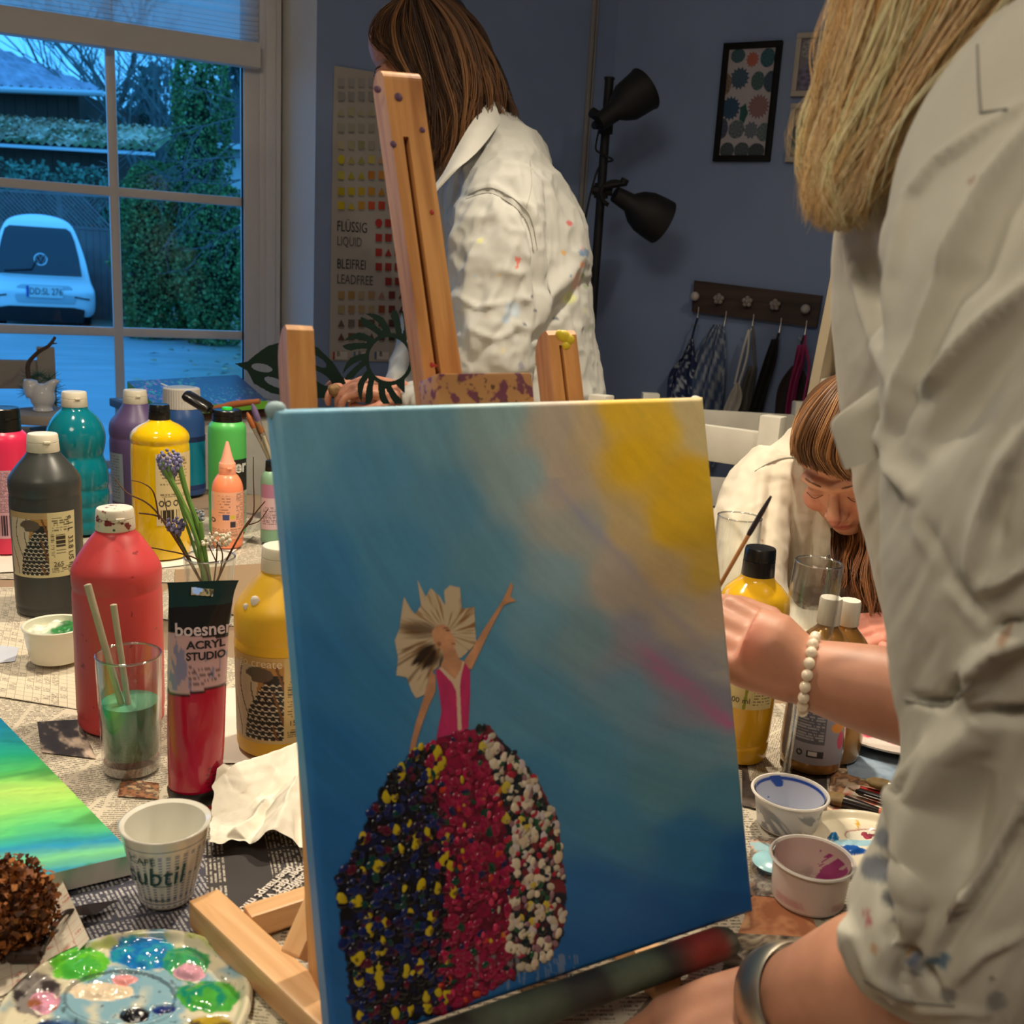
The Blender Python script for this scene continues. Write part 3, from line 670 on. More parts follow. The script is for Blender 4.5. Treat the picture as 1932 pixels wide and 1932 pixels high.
b = B(); b.tube([P(1117, 212, YL-.02), P(1142, 228, YL-.05)], .014, 12); b.tube([A(lx, YL, hz(lx, YL, 238)-.02), A(lx, YL, hz(lx, YL, 238)+.02)], .02, 12); b.tube([P(1121, 236, YL-.03), A(lx, YL, hz(lx, YL, 238))], .011, 10); fl.add('joint', b, BLK)
pa, pb_ = P(1160, 366, YL-.09), P(1250, 420, YL-.05)
shade(pa, pb_, 0, 0, [(.0, 0), (.021, 0), (.024, .15), (.026, .30), (.046, .45), (.057, .62), (.061, .85), (.062, 1.0)])
zj = hz(lx, YL, 360); b = B(); b.tube([A(lx-.025, YL-.005, zj), A(lx+.03, YL-.005, zj)], .013, 12); b.tube([A(lx, YL, zj-.02), A(lx, YL, zj+.02)], .02, 12)
ph = np.linspace(1.2, 5.3, 18); c0 = P(1160, 366, YL-.03); b.tube([P(1160-26*math.cos(a)-0, 366-26*math.sin(a)*.9, YL-.03) for a in np.linspace(-1.1, 1.9, 16)], .006, 8); b.tube([P(1140, 352, YL-.03), P(1180, 345, YL-.03)], .009, 10); b.tube([P(1175, 348, YL-.03), P(1180, 338, YL-.03)], .012, 10); fl.add('joint', b, BLK)
b = B(); b.tube(interp([P(1130, 246, YL-.01), P(1124, 280, YL-.01), P(1135, 290, YL-.02), P(1156, 302, YL-.02), P(1140, 308, YL-.01), P(1124, 330, YL), P(1104, 420, YL), P(1112, 475, YL), P(1129, 495, YL-.01), P(1117, 518, YL)], 60), .003, 6); fl.add('cable', b, BLK)

# ---- framed pictures
def framed(name, label, pxs, fcol, fw, painter, group=None):
    q = [pl(u, v, .012) for u, v in pxs]; s0 = (q[0][0]+q[3][0])/2; s1 = (q[1][0]+q[2][0])/2; z1 = (q[0][1]+q[1][1])/2; z0 = (q[2][1]+q[3][1])/2
    t = Thing(name, label, 'picture', pp((s0+s1)/2, z0, .0), group); FM_ = mat('frame_%s' % str(fcol), fcol, .65, spec=.3)
    for (a, b_, c, d) in ((s0, s1, z1-fw, z1), (s0, s1, z0, z0+fw), (s0, s0+fw, z0+fw, z1-fw), (s1-fw, s1, z0+fw, z1-fw)):
        b = B(); lbox(b, K, D2, N2, a, b_, c, d, .018, .001, .0015); t.add('frame', b, FM_)
    b = B(); nx, ny = 90, int(90*(z1-z0)/(s1-s0)); ss = np.linspace(s0+fw, s1-fw, nx); zz = np.linspace(z1-fw, z0+fw, ny)
    V = K+D2*ss[None, :, None]+ZU*zz[:, None, None]+N2*.008; X, Y = np.meshgrid(np.linspace(0, 1, nx), np.linspace(0, 1, ny)); b.grid(V, painter(X, Y)); t.add('print', b, VC(.7), smooth=False); return t
def ovals(X, Y, items, bg):
    c = np.ones(X.shape+(3,))*lin(bg)*(1+.10*n2(X*6, Y*12, 2))[..., None]
    for x, y, rx, ry, col, pet in items:
        dx, dy = (X-x)/rx/1.12, (Y-y)/ry/1.12; r = np.hypot(dx, dy); a = np.arctan2(dy, dx); rim = 1-.22*(pet > 0)*np.abs(np.sin(a*max(pet, 1)/2))
        m_ = sstep(1.02, .95, r/rim); tex = .55+.45*np.cos(a*max(pet, 7))*np.cos(r*11)
        c = mix(c, lin(col)*(.5+.8*tex)[..., None], m_)
    return np.clip(c, 0, 1)
items = [(.2, .06, .14, .06, (60, 92, 104), 0), (.52, .10, .13, .07, (176, 100, 86), 12), (.84, .09, .14, .08, (50, 92, 108), 0), (.28, .27, .20, .10, (64, 88, 110), 14), (.68, .30, .13, .08, (70, 98, 100), 0), (.96, .31, .14, .09, (58, 78, 98), 0),
         (0, .32, .10, .09, (130, 110, 96), 0), (.14, .55, .21, .11, (44, 78, 110), 16), (.44, .60, .09, .09, (34, 84, 84), 5), (.75, .54, .22, .11, (140, 106, 108), 18), (.0, .74, .12, .09, (70, 80, 110), 0), (.32, .75, .16, .08, (96, 110, 118), 0),
         (.64, .76, .15, .08, (100, 112, 124), 10), (.92, .78, .14, .08, (96, 112, 116), 0), (.16, .95, .14, .07, (66, 80, 88), 0), (.48, .95, .15, .07, (70, 84, 92), 0), (.80, .96, .16, .07, (60, 72, 78), 0)]
framed('framed_picture', 'tall black framed print of coloured rosettes and ovals on the blue wall', [(1366, 83), (1477, 75), (1452, 306), (1345, 303)], (10, 10, 12), .0165, lambda X, Y: ovals(X, Y, items, (176, 170, 178)))
it2 = [(.25, .2, .3, .22, (150, 150, 158), 9), (.8, .3, .2, .4, (70, 74, 84), 0), (.4, .75, .45, .25, (116, 112, 140), 0), (.7, .7, .16, .2, (60, 62, 72), 6)]
framed('framed_picture', 'upper white framed small print beside the blonde hair', [(1503, 62), (1606, 58), (1590, 182), (1494, 180)], (186, 178, 168), .014, lambda X, Y: ovals(X, Y, it2, (128, 126, 140)))
it3 = [(.2, .5, .35, .4, (128, 138, 140), 0), (.2, .5, .22, .28, (96, 110, 112), 0), (.6, .3, .2, .3, (66, 66, 66), 7), (.7, .8, .3, .2, (80, 80, 82), 0)]
framed('framed_picture', 'lower white framed small print beside the blonde hair', [(1493, 194), (1596, 194), (1580, 306), (1481, 306)], (186, 178, 168), .014, lambda X, Y: ovals(X, Y, it3, (140, 136, 128)))

# ---- coat rack and what hangs from it
cr = Thing('coat_rack', 'dark brown wooden coat rack with five porcelain knobs', 'coat rack', pp(.52, 1.16, .01))
q = [pl(u, v, .012) for u, v in ((1312, 529), (1552, 558), (1541, 618), (1307, 588))]
b = B(); b.prism([(a, c) for a, c in q[::-1]], K+N2*.003, D2, ZU, N2, .02); cr.add('board', b, wood('dark_walnut', (48, 34, 30), (74, 54, 48), (4, 4, 60), .5), smooth=False)
KN = mat('porcelain_knob', (196, 188, 182), .15, coat=.5); GLK = mat('glass_knob', (196, 186, 178), .1, trans=.5)
for k, (u, v) in enumerate(((1313, 559), (1357, 564), (1411, 569), (1463, 575), (1521, 583))):
    s, z = pl(u, v, .04); b = B(); b.tube([pp(s, z, .022), pp(s, z, .045)], .006, 10)
    if k in (0, 4): b.ball(pp(s, z, .05), (.0135, .0135, .0135), 16)
    else:
        for a in range(5): b.ball(pp(s+.0095*math.cos(a*1.257+1.57), z+.0095*math.sin(a*1.257+1.57), .047), (.0075, .006, .0075), 10)
        b.ball(pp(s, z, .05), .007, 12)
    cr.add('knob', b, KN if k in (0, 4) else GLK, label='round white porcelain knob' if k in (0, 4) else 'flower shaped glass knob')
hooks = [(1316, 592), (1368, 600), (1420, 606), (1472, 613), (1520, 618)]
for u, v in hooks:
    b = B(); s, z = pl(u, v, .03); b.tube(interp([pp(s, z+.02, .024), pp(s, z-.005, .026), pp(s-.002, z-.028, .03), pp(s-.008, z-.035, .03), pp(s-.016, z-.028, .032)], 14), .0016, 6); cr.add('wire_hook', b, mat('wire', (180, 176, 170), .3, .6))
def hang(name, label, cat, rows, col, e=.05, thick=.02, wob=.012, painter=None, strap=None, seed=1, rough=.9):
    """a gathered cloth hanging on the picture wall; rows of (v, uleft, uright)"""
    b = B(); R_ = interp(rows, 40); V = []; C = []
    for i, (v, ul, ur) in enumerate(R_):
        row = []
        for j in range(41):
            f = j/20 if j <= 20 else (40-j)/20; u = ul+(ur-ul)*f; side = 1 if j <= 20 else -1
            s, z = pl(u, v, e); ee = e+side*thick*math.sin(math.pi*f)*.5+(wob*math.sin(f*14+seed+i*.08) if side > 0 else 0)*min(1, i/8)
            row.append(pp(s, z, max(ee, .012)))
        V.append(row)
    V = np.array(V); 
    if painter:
        X, Y = np.meshgrid(np.linspace(0, 2, 41), np.linspace(0, 1, 40)); C = painter(X, Y)
    b.grid(V, C if painter else None)
    org = V.reshape(-1, 3).min(0); t = Thing(name, label, cat, (V[..., 0].mean(), V[..., 1].mean(), org[2]))
    t.add('cloth', b, VC(rough) if painter else mat('cloth_%s' % str(col), col, rough, var=.2, vscale=30, bump=.2, bscale=200))
    if strap:
        b = B(); 
        for st in strap: b.tube(interp([pp(*pl(u, v, e), e) for u, v in st], 16), .0035, 6)
        t.add('strap', b, mat('strap_%s' % str(col), col, .9))
    return t
navy = lambda X, Y: mix(lin((40, 54, 96))*np.ones(X.shape+(3,)), lin((190, 200, 214)), sstep(.1, .2, n2(X*22, Y*22, 5)))
check = lambda X, Y: np.clip(mix(lin((70, 92, 130))*np.ones(X.shape+(3,)), lin((206, 212, 220)), (np.sin(X*30+Y*30) > .1)*.6*(.5+.5*(np.sin(X*30-Y*26) > 0))), 0, 1)
hang('printed_bag', 'navy bag with small pale print hanging leftmost on the coat rack', 'bag', [(640, 1301, 1309), (670, 1290, 1312), (705, 1264, 1316), (745, 1258, 1322), (790, 1262, 1322)], (40, 50, 80), .06, .03, painter=navy, strap=[[(1316, 600), (1310, 620), (1304, 645)]])
hang('checked_apron', 'blue and white checked apron hanging from the second hook', 'apron', [(612, 1346, 1364), (640, 1328, 1368), (690, 1306, 1368), (750, 1292, 1364), (820, 1288, 1356), (880, 1292, 1350)], (80, 100, 130), .055, .04, painter=check, seed=3)
hang('white_apron', 'off white apron hanging by its strings from the middle hook', 'apron', [(722, 1388, 1394), (745, 1376, 1402), (770, 1366, 1396), (800, 1357, 1378), (830, 1353, 1362)], (226, 222, 214), .07, .02, strap=[[(1413, 622), (1402, 660), (1386, 725)], [(1413, 622), (1410, 670), (1394, 725)]], seed=5)
hang('black_apron', 'black apron rolled narrow on the fourth hook', 'apron', [(640, 1455, 1470), (680, 1442, 1466), (740, 1424, 1448), (800, 1408, 1432), (850, 1404, 1424)], (44, 42, 44), .05, .03, strap=[[(1470, 628), (1464, 645)]], seed=6)
hang('brown_bag', 'dark brown cloth bag hanging behind the pink straps', 'bag', [(690, 1494, 1512), (730, 1470, 1530), (790, 1462, 1534), (850, 1462, 1534)], (62, 52, 50), .05, .04, strap=[[(1518, 632), (1508, 660), (1500, 692)]], seed=7)
hang('pink_apron', 'pink apron band hanging rightmost on the coat rack', 'apron', [(650, 1505, 1522), (680, 1500, 1518), (720, 1490, 1506), (770, 1482, 1498), (820, 1478, 1492)], (186, 66, 122), .10, .02, strap=[[(1520, 632), (1518, 652)], [(1520, 652), (1526, 700), (1508, 790)]], seed=8)
hang('grey_apron', 'grey apron hanging between the white and the black apron', 'apron', [(690, 1412, 1428), (740, 1396, 1420), (800, 1384, 1414), (860, 1380, 1410)], (120, 116, 112), .03, .02, strap=[[(1420, 615), (1424, 690)]], seed=9)

# ---- leaning white shelf at the right
sh = Thing('ladder_shelf', 'cream leaning shelf unit behind the blonde woman', 'shelf', (*P(1570, 740, 2.25)[:2], 0))
SHM = mat('cream_lacquer', (206, 190, 162), .45, var=.05); p_, q_ = P(1592, 430, 2.27), P(1530, 742, 2.36); dd = q_-p_; lo = q_+dd*(q_[2]/-dd[2]); hi = p_-dd*.35
DV, WX = A(.5, .866, 0), A(.866, -.5, 0)
for off in (0, .62):
    b = B(); b.sweep(lo+WX*off+DV*.13, hi-lo, .022, .26, .002, WX); sh.add('side_panel', b, SHM)
b = B(); b.sweep(lo+WX*.31+DV*.255, hi-lo, .62, .012, .001, WX); sh.add('back_panel', b, SHM)
for v in (572, 720, 400, 860):
    f = (v-430)/(742-430); c = p_+dd*f; b = B(); b.box(c+WX*.31+DV*.13, (.60, .25, .02), np.stack([WX, DV, ZU], 1), .002); sh.add('shelf_board', b, mat('white_lacquer', (222, 216, 206), .4))

# ---- painted chairs
CHM = mat('chipped_white_paint', (206, 202, 190), .55, var=.12, vscale=14, bump=.1)
def chair(name, label, c, ang, ztop, m_, rail=.09):
    t = Thing(name, label, 'chair', (c[0], c[1], 0)); R = np.array(Matrix.Rotation(ang, 3, 'Z')); g = lambda x, y, z: A(c[0], c[1], 0)+R@A(x, y, z)
    for sx in (-1, 1):
        b = B(); b.sweep(g(sx*.19, 0, 0), g(sx*.19, .02, ztop)-g(sx*.19, 0, 0), .042, .042, .003, R@A(1, 0, 0)); t.add('back_post', b, m_)
        b = B(); b.sweep(g(sx*.19, -.38, 0), A(0, 0, .44), .04, .04, .003, R@A(1, 0, 0)); t.add('leg', b, m_)
    for z in (ztop-.07, ztop-.24):
        b = B(); b.sweep(g(-.17, .018, z), g(.17, .018, z)-g(-.17, .018, z), .022, rail*.8, .003, R@A(0, 1, 0)); t.add('back_rail', b, m_)
    b = B(); b.box(g(0, -.19, .455), (.43, .42, .03), R, .005); t.add('seat', b, m_)
    for s_ in (-1, 1):
        b = B(); b.sweep(g(s_*.19, -.36, .40), g(s_*.19, -.02, .40)-g(s_*.19, -.36, .40), .02, .05, .002, R@A(1, 0, 0)); t.add('apron_rail', b, m_)
    return t
cp = P(1452, 800, 1.95); an = math.radians(-32); ztp = hz(cp[0], cp[1], 786)
chair('wooden_chair', 'white painted wooden chair behind the seated woman', (cp[0]-.19*math.cos(an), cp[1]-.19*math.sin(an)), an, ztp, CHM)
cp = P(1228, 760, 2.5); chair('wooden_chair', 'white wooden chair mostly hidden behind the easel canvas', (cp[0]+.19, cp[1]), 0, hz(cp[0], cp[1], 743), CHM)
cp = P(29, 740, 2.40); chair('wooden_chair', 'grey painted wooden chair by the window at the left edge', (cp[0]-.17, cp[1]+.08), .45, hz(cp[0], cp[1], 664), mat('grey_paint', (168, 160, 150), .6, var=.1, vscale=10))

# ---- by the window: plant stand with a ceramic bird, cabinet with the dark canvas
q = P(88, 776, 2.4); st_z = q[2]
t = Thing('plant_stand', 'small grey plant stand in front of the window', 'stand', (q[0], q[1], 0)); GM = mat('grey_paint', (168, 160, 150), .6)
b = B(); b.lathe([(0, st_z-.022), (.085, st_z-.022), (.088, st_z-.01), (.085, st_z), (0, st_z)], (q[0], q[1], 0), 32); t.add('top', b, GM)
b = B(); b.lathe([(.0, .02), (.11, .02), (.11, .035), (.025, .06), (.018, .3), (.03, .5), (.018, .8), (.04, st_z-.022), (0, st_z-.022)], (q[0], q[1], -.02), 24); t.add('pedestal', b, GM)
t = Thing('ceramic_bird', 'white ceramic bird planter with pine sprigs on the plant stand', 'figurine', (q[0], q[1], st_z))
b = B(); s_ = mpp(q); bc = P(80, 748, 2.4)
b.ball(bc, (.030, .026, .032), 20); b.tube(interp([P(86, 740, 2.4), P(95, 728, 2.4), P(103, 721, 2.4), P(112, 719, 2.4)], 14), interp([[.021], [.013], [.008], [.003]], 14)[:, 0], 12); b.tube(interp([P(66, 745, 2.4), P(58, 728, 2.4), P(58, 716, 2.4)], 12), interp([[.022], [.018], [.015]], 12)[:, 0], 12)
b.lathe([(0, 0), (.024, 0), (.02, .01), (.022, .02), (0, .02)], (bc[0], bc[1], st_z), 20)
v_, f_, _ = blend(b, .0025, 4); b = B(); b.add(v_, f_); t.add('body', b, mat('white_glaze', (226, 228, 230), .15, coat=.5), angle=180)
t = Thing('pine_sprigs', 'dry branch with green pine needles stuck beside the ceramic bird', 'branch', (q[0], q[1]+.02, st_z))
b = B(); b.tube(interp([P(70, 770, 2.43), P(52, 697, 2.43), P(68, 668, 2.43), P(92, 652, 2.43), P(104, 636, 2.43)], 24), np.linspace(.006, .0035, 24), 7); b.tube([P(80, 660, 2.43), P(70, 660, 2.43)], [.003, .001], 5); b.tube([P(97, 648, 2.43), P(108, 648, 2.43)], [.003, .001], 5); t.add('stem', b, mat('bark_brown', (92, 74, 62), .9, var=.3))
b = B()
for (u, v) in ((58, 712), (75, 708), (92, 716), (100, 735), (102, 760), (66, 730), (52, 740), (96, 750)):
    o_ = P(u, v, 2.44)
    for k in range(46):
        a, e = random.uniform(0, 6.28), random.uniform(-1, 1); d = A(math.cos(a), .6*math.sin(a), e*.8+.1); d /= np.linalg.norm(d); b.tube([o_, o_+d*random.uniform(.02, .034)], [.0007, .0003], 3, False)
t.add('needles', b, mat('pine_green', (72, 112, 92), .7), kind='stuff')
cq = [P(300, 770, 2.28), P(505, 756, 2.45), P(448, 707, 2.74), P(240, 719, 2.47)]
fr, bk = cq[0], cq[3]
t = Thing('cabinet', 'low white cabinet under the dark flower canvas by the window', 'cabinet', ((cq[0][0]+cq[1][0])/2, 2.5, 0)); dirx = (cq[1]-cq[0]); dirx[2] = 0; dirx /= np.linalg.norm(dirx); nrm = A(dirx[1], -dirx[0], 0)
Rm = np.stack([dirx, -nrm, ZU], 1); cc_ = (cq[0]+cq[1])/2-nrm*.16+dirx*.04; ch = .905
b = B(); b.box((cc_[0], cc_[1], ch/2+.02), (.36, .26, ch-.04), Rm, .003); t.add('body', b, CHM)
b = B(); b.box((cc_[0], cc_[1], ch-.01), (.38, .28, .02), Rm, .003); t.add('top', b, wood('dark_oak', (62, 40, 30), (92, 62, 44)))
for k in (-.09, .09):
    b = B(); b.box(A(cc_[0], cc_[1], .45)+dirx*k+nrm*.136, (.17, .016, .8), Rm, .003); d_ = t.add('door', b, CHM); b = B(); b.ball(A(cc_[0], cc_[1], .5)+dirx*k*.25+nrm*.153, .011, 12); t.add('handle', b, BLK, d_)
t = Thing('dark_canvas', 'dark blue canvas with pink and green dabs lying by the window', 'painting', (sum(cq)/4)-A(0, 0, .022))
nn = np.cross(cq[1]-cq[0], cq[3]-cq[0]); nn /= np.linalg.norm(nn)
b = B(); nx, ny = 120, 110; F_, G_ = np.meshgrid(np.linspace(0, 1, nx), np.linspace(0, 1, ny))
V = (cq[0]*((1-F_)*(1-G_))[..., None]+cq[1]*(F_*(1-G_))[..., None]+cq[2]*(F_*G_)[..., None]+cq[3]*((1-F_)*G_)[..., None])
c = np.ones(V.shape)*lin((26, 58, 120)); nz_ = n2(F_*40, G_*14, 3); md = n2(F_*5, G_*5, 8)
c = mix(c, lin((86, 190, 130)), (nz_ > .16)*(md > -.05)*sstep(.75, .3, F_)); nz2 = n2(F_*36+9, G_*13, 12); c = mix(c, lin((206, 110, 170)), (nz2 > .2)*(n2(F_*4, G_*4, 21) > .0)); c = mix(c, lin((110, 190, 160)), (n2(F_*50, G_*18, 33) > .3)*(G_ < .6)); c = mix(c, lin((24, 40, 84)), sstep(.05, .3, n2(F_*3, G_*3, 40))*.6)
b.grid(V, c); face = t.add('painted_face', b, VC(.35), smooth=False)
b = B(); lo_ = [p-nn*.02 for p in cq]
for i in range(4): j = (i+1) % 4; b.add([cq[i], cq[j], lo_[j], lo_[i]], [(0, 1, 2, 3)], (120, 196, 60) if i in (0, 3) else (30, 60, 120))
b.add(lo_, [(3, 2, 1, 0)], (190, 180, 160)); t.add('edge', b, VC(.5), smooth=False, label='lime green canvas edge')
# ================================================================== the table and its paper
TT = .750
tb = Thing('table', 'long wooden work table covered with newspaper', 'table', (-.25, 1.3, 0)); TWM = wood('grey_brown_wood', (126, 104, 82), (158, 134, 108), (3, 40, 3), .5)
tc_ = A(-.22, 1.36, 0); tang = .10; TR = np.array(Matrix.Rotation(tang, 3, 'Z'))
b = B(); poly = [(-1.06, .27), (.28, .40), (.63, .89), (.66, 1.50), (.42, 1.63), (-.12, 2.08), (-.70, 2.22), (-.95, 2.30), (-1.26, 2.26)]
b.prism(poly, A(0, 0, TT-.035), A(1, 0, 0), A(0, 1, 0), ZU, .035); tb.add('tabletop', b, TWM, smooth=False)
for x, y in ((-.98, .36), (.22, .46), (.52, 1.46), (-1.1, 2.16)):
    b = B(); q = A(x, y, 0); b.sweep(q, A(0, 0, TT-.035), .06, .06, .004, (1, 0, 0)); tb.add('leg', b, TWM)

def newsprint(key, paper, ink, pitch=.0034, colw=.047, style='text', strength=.85, fine=1.0):
    if key in MATS: return MATS[key]
    M = bpy.data.materials.new(key); M.use_nodes = True; N = M.node_tree.nodes; L = M.node_tree.links; p = N['Principled BSDF']; p.inputs['Roughness'].default_value = .85
    at = N.new('ShaderNodeAttribute'); at.attribute_name = 'grain'; sx = N.new('ShaderNodeSeparateXYZ'); L.new(at.outputs['Vector'], sx.inputs[0])
    def mth(op, a, b_=None):
        n_ = N.new('ShaderNodeMath'); n_.operation = op
        for i, q in enumerate((a, b_)):
            if q is None: continue
            if isinstance(q, (int, float)): n_.inputs[i].default_value = q
            else: L.new(q, n_.inputs[i])
        return n_.outputs[0]
    X, Y = sx.outputs[0], sx.outputs[1]
    def noise(a, b_, c=0, sc=1.0, det=0):
        cb = N.new('ShaderNodeCombineXYZ')
        for i, q in enumerate((a, b_, c)):
            if isinstance(q, (int, float)): cb.inputs[i].default_value = q
            else: L.new(q, cb.inputs[i])
        nz = N.new('ShaderNodeTexNoise'); nz.inputs['Scale'].default_value = sc; nz.inputs['Detail'].default_value = det; L.new(cb.outputs[0], nz.inputs['Vector']); return nz.outputs[0]
    ln = mth('FLOOR', mth('DIVIDE', Y, pitch)); fy = mth('FRACT', mth('DIVIDE', Y, pitch))
    line = mth('MULTIPLY', mth('GREATER_THAN', fy, .22), mth('LESS_THAN', fy, .74))
    lx_ = mth('MULTIPLY', ln, 7.31)
    word = mth('GREATER_THAN', noise(mth('MULTIPLY', X, 260*fine), lx_), .40)
    lett = mth('GREATER_THAN', noise(mth('MULTIPLY', X, 1500*fine), mth('ADD', lx_, mth('MULTIPLY', mth('FLOOR', mth('MULTIPLY', fy, 5)), 3.3))), .44)
    fx = mth('FRACT', mth('DIVIDE', X, colw)); col = mth('MULTIPLY', mth('GREATER_THAN', fx, .05), mth('LESS_THAN', fx, .95))
    ink_ = mth('MULTIPLY', mth('MULTIPLY', line, word), mth('MULTIPLY', lett, col))
    blk = mth('GREATER_THAN', noise(mth('FLOOR', mth('DIVIDE', X, colw)), mth('MULTIPLY', Y, 14)), .36)
    ink_ = mth('MULTIPLY', ink_, blk)
    if style == 'grid':
        g = .0115; gx_ = mth('FRACT', mth('DIVIDE', X, g)); gy_ = mth('FRACT', mth('DIVIDE', Y, g))
        gl = mth('MAXIMUM', mth('LESS_THAN', gx_, .055), mth('LESS_THAN', gy_, .055))
        cell = mth('GREATER_THAN', noise(mth('MULTIPLY', mth('FLOOR', mth('DIVIDE', X, g)), 5.7), mth('MULTIPLY', mth('FLOOR', mth('DIVIDE', Y, g)), 3.9)), .58)
        ink_ = mth('MAXIMUM', mth('MULTIPLY', gl, .7), mth('MULTIPLY', mth('MULTIPLY', mth('MULTIPLY', line, lett), word), mth('MULTIPLY', cell, mth('GREATER_THAN', gx_, .2))))
    mx = N.new('ShaderNodeMix'); mx.data_type = 'RGBA'; mx.inputs[6].default_value = (*lin(paper), 1); mx.inputs[7].default_value = (*lin(ink), 1)
    L.new(mth('MULTIPLY', ink_, strength), mx.inputs[0])
    n3 = noise(mth('MULTIPLY', X, 9), mth('MULTIPLY', Y, 9), 0, 1, 3); m2 = N.new('ShaderNodeMix'); m2.data_type = 'RGBA'; m2.blend_type = 'MULTIPLY'; m2.inputs[0].default_value = .35
    L.new(mx.outputs[2], m2.inputs[6]); L.new(n3, m2.inputs[7])
    mr = N.new('ShaderNodeMapRange'); mr.inputs[1].default_value = .2; mr.inputs[2].default_value = .8; mr.inputs[3].default_value = .75; mr.inputs[4].default_value = 1.1; L.new(n3, mr.inputs[0]); L.new(mr.outputs[0], m2.inputs[7])
    L.new(m2.outputs[2], p.inputs['Base Color']); MATS[key] = M; return M
NEWS = newsprint('newsprint', (205, 194, 172), (46, 42, 38)); NEWS2 = newsprint('newsprint_wide', (196, 186, 166), (52, 48, 44), .0042, .062)
CROSS = newsprint('crossword_print', (214, 202, 178), (64, 54, 46), .0036, .05, 'grid')
DARKP = newsprint('dark_page', (58, 54, 54), (206, 198, 184), .0036, .042); BLUEP = newsprint('slate_page', (70, 70, 84), (206, 202, 200), .0036, .042)
def quad(px, z, n=(24, 24), curl=None, wav=.0012, seed=0):
    """sheet whose four corners (near-left, near-right, far-right, far-left) lie on the table below these pixels"""
    q = [np.array(p) if len(p) == 3 else T(p[0], p[1], z) for p in px]; q = [A(a[0], a[1], z) for a in q]
    F_, G_ = np.meshgrid(np.linspace(0, 1, n[0]), np.linspace(0, 1, n[1])); w4 = [(1-F_)*(1-G_), F_*(1-G_), F_*G_, (1-F_)*G_]
    V = sum(a*w[..., None] for a, w in zip(q, w4)); V[..., 2] += wav*(1+n2(V[..., 0]*9, V[..., 1]*9, seed))*.5
    if curl: V[..., 2] += curl(F_, G_)
    wx = np.linalg.norm(q[1]-q[0]); wy = np.linalg.norm(q[3]-q[0]); uv = np.stack([F_*wx+seed*1.7, G_*wy+seed*.9, 0*F_], -1)
    return V, uv, F_, G_
def sheet_thing(name, label, cat, px, lay, m_, curl=None, n=(24, 24), seed=0, group=None, wav=.0010, rot=False):
    z = TT+.0006+lay*.0003; V, uv, F_, G_ = quad(px, z, n, curl, wav, seed); b = B(); b.grid(V); b.G = [uv.reshape(-1, 3)[:, [1, 0, 2]] if rot else uv.reshape(-1, 3)]
    o = Thing(name, label, cat, (V[..., 0].mean(), V[..., 1].mean(), V[..., 2].min()), group); o.add('sheet', b, m_, angle=180); return o
# underlying spread of newspapers
for k, (cx, cy, a, lab, mm) in enumerate(((-.78, .95, .15, 'spread newspaper under the grey and pink bottles', NEWS), (-.22, 1.55, -.1, 'spread newspaper under the vase and the peach bottle', NEWS2), (-.75, 1.72, .12, 'spread newspaper under the teal bottle by the window', NEWS2),
        (.25, 1.40, .2, 'spread newspaper in front of the seated woman', NEWS), (.28, .95, .12, 'spread newspaper under the gold bottles', NEWS2), (-.2, .98, -.15, 'spread newspaper under the crimson tube', NEWS), (-.42, .66, .1, 'spread newspaper under the round palette', NEWS), (.10, .64, .1, 'spread newspaper below the easel ledge', NEWS2))):
    R = np.array(Matrix.Rotation(a, 3, 'Z')); w, h = .30, .22
    if k == 7: w = .26
    sheet_thing('newspaper_sheet', lab, 'newspaper', [A(cx, cy, 0)+R@A(x*w, y*h, 0) for x, y in ((-1, -1), (1, -1), (1, 1), (-1, 1))], k*.5, mm, n=(30, 30), seed=k)
sheet_thing('crossword_page', 'crossword page with a curled corner beside the paint ramekin', 'newspaper', [(-150, 1290), (225, 1352), (190, 1150), (-60, 1105)], 6, CROSS, curl=lambda F_, G_: .03*np.clip((F_-.1)*1.3, 0, 1)*np.clip((G_-.62)/.38, 0, 1)**2*np.clip((.85-F_)*4, 0, 1), seed=11)
sheet_thing('slate_page', 'slate grey newspaper page with white print left of the cup', 'newspaper', [(150, 1840), (520, 1790), (380, 1590), (60, 1660)], 7, BLUEP, seed=13, rot=True)
dp = sheet_thing('dark_page', 'dark newspaper page with white headline behind the easel foot', 'newspaper', [(395, 1765), (660, 1740), (600, 1560), (385, 1585)], 9, DARKP, seed=15, rot=True)
sheet_thing('calendar_page', 'page with red marks beside the dried flower head', 'newspaper', [(-40, 1900), (170, 1800), (110, 1668), (-40, 1690)], 8, newsprint('calendar_print', (206, 196, 176), (172, 60, 52), .008, .02, 'grid', .7), seed=17, curl=lambda F_, G_: .012*np.clip((F_-.55)/.45, 0, 1)**2)
sheet_thing('newspaper_sheet', 'pale newspaper strip right of the round palette', 'newspaper', [(400, 2010), (640, 2030), (640, 1840), (440, 1800)], 8, newsprint('pale_green_print', (206, 198, 172), (90, 96, 70)), seed=19)
def flat_white(name, label, px, lay, col=(222, 214, 200), seed=3, n=(12, 12)): return sheet_thing(name, label, 'board' if 'board' in name else 'paper', px, lay, mat('paper_%s' % str(col), col, .8, var=.05, vscale=12), n=n, seed=seed)
flat_white('white_sheet', 'small white card at the left edge in front of the pink bottle', [(-30, 1082), (50, 1078), (46, 1046), (-30, 1046)], 9)
flat_white('white_sheet', 'white paper sheet between the tube and the yellow bottle', [(405, 1440), (585, 1440), (560, 1290), (410, 1300)], 9)
flat_white('white_sheet', 'white sheet under the yellow bottle with black cap', [(300, 1072), (420, 1058), (480, 1010), (300, 1035)], 9, (226, 222, 212))
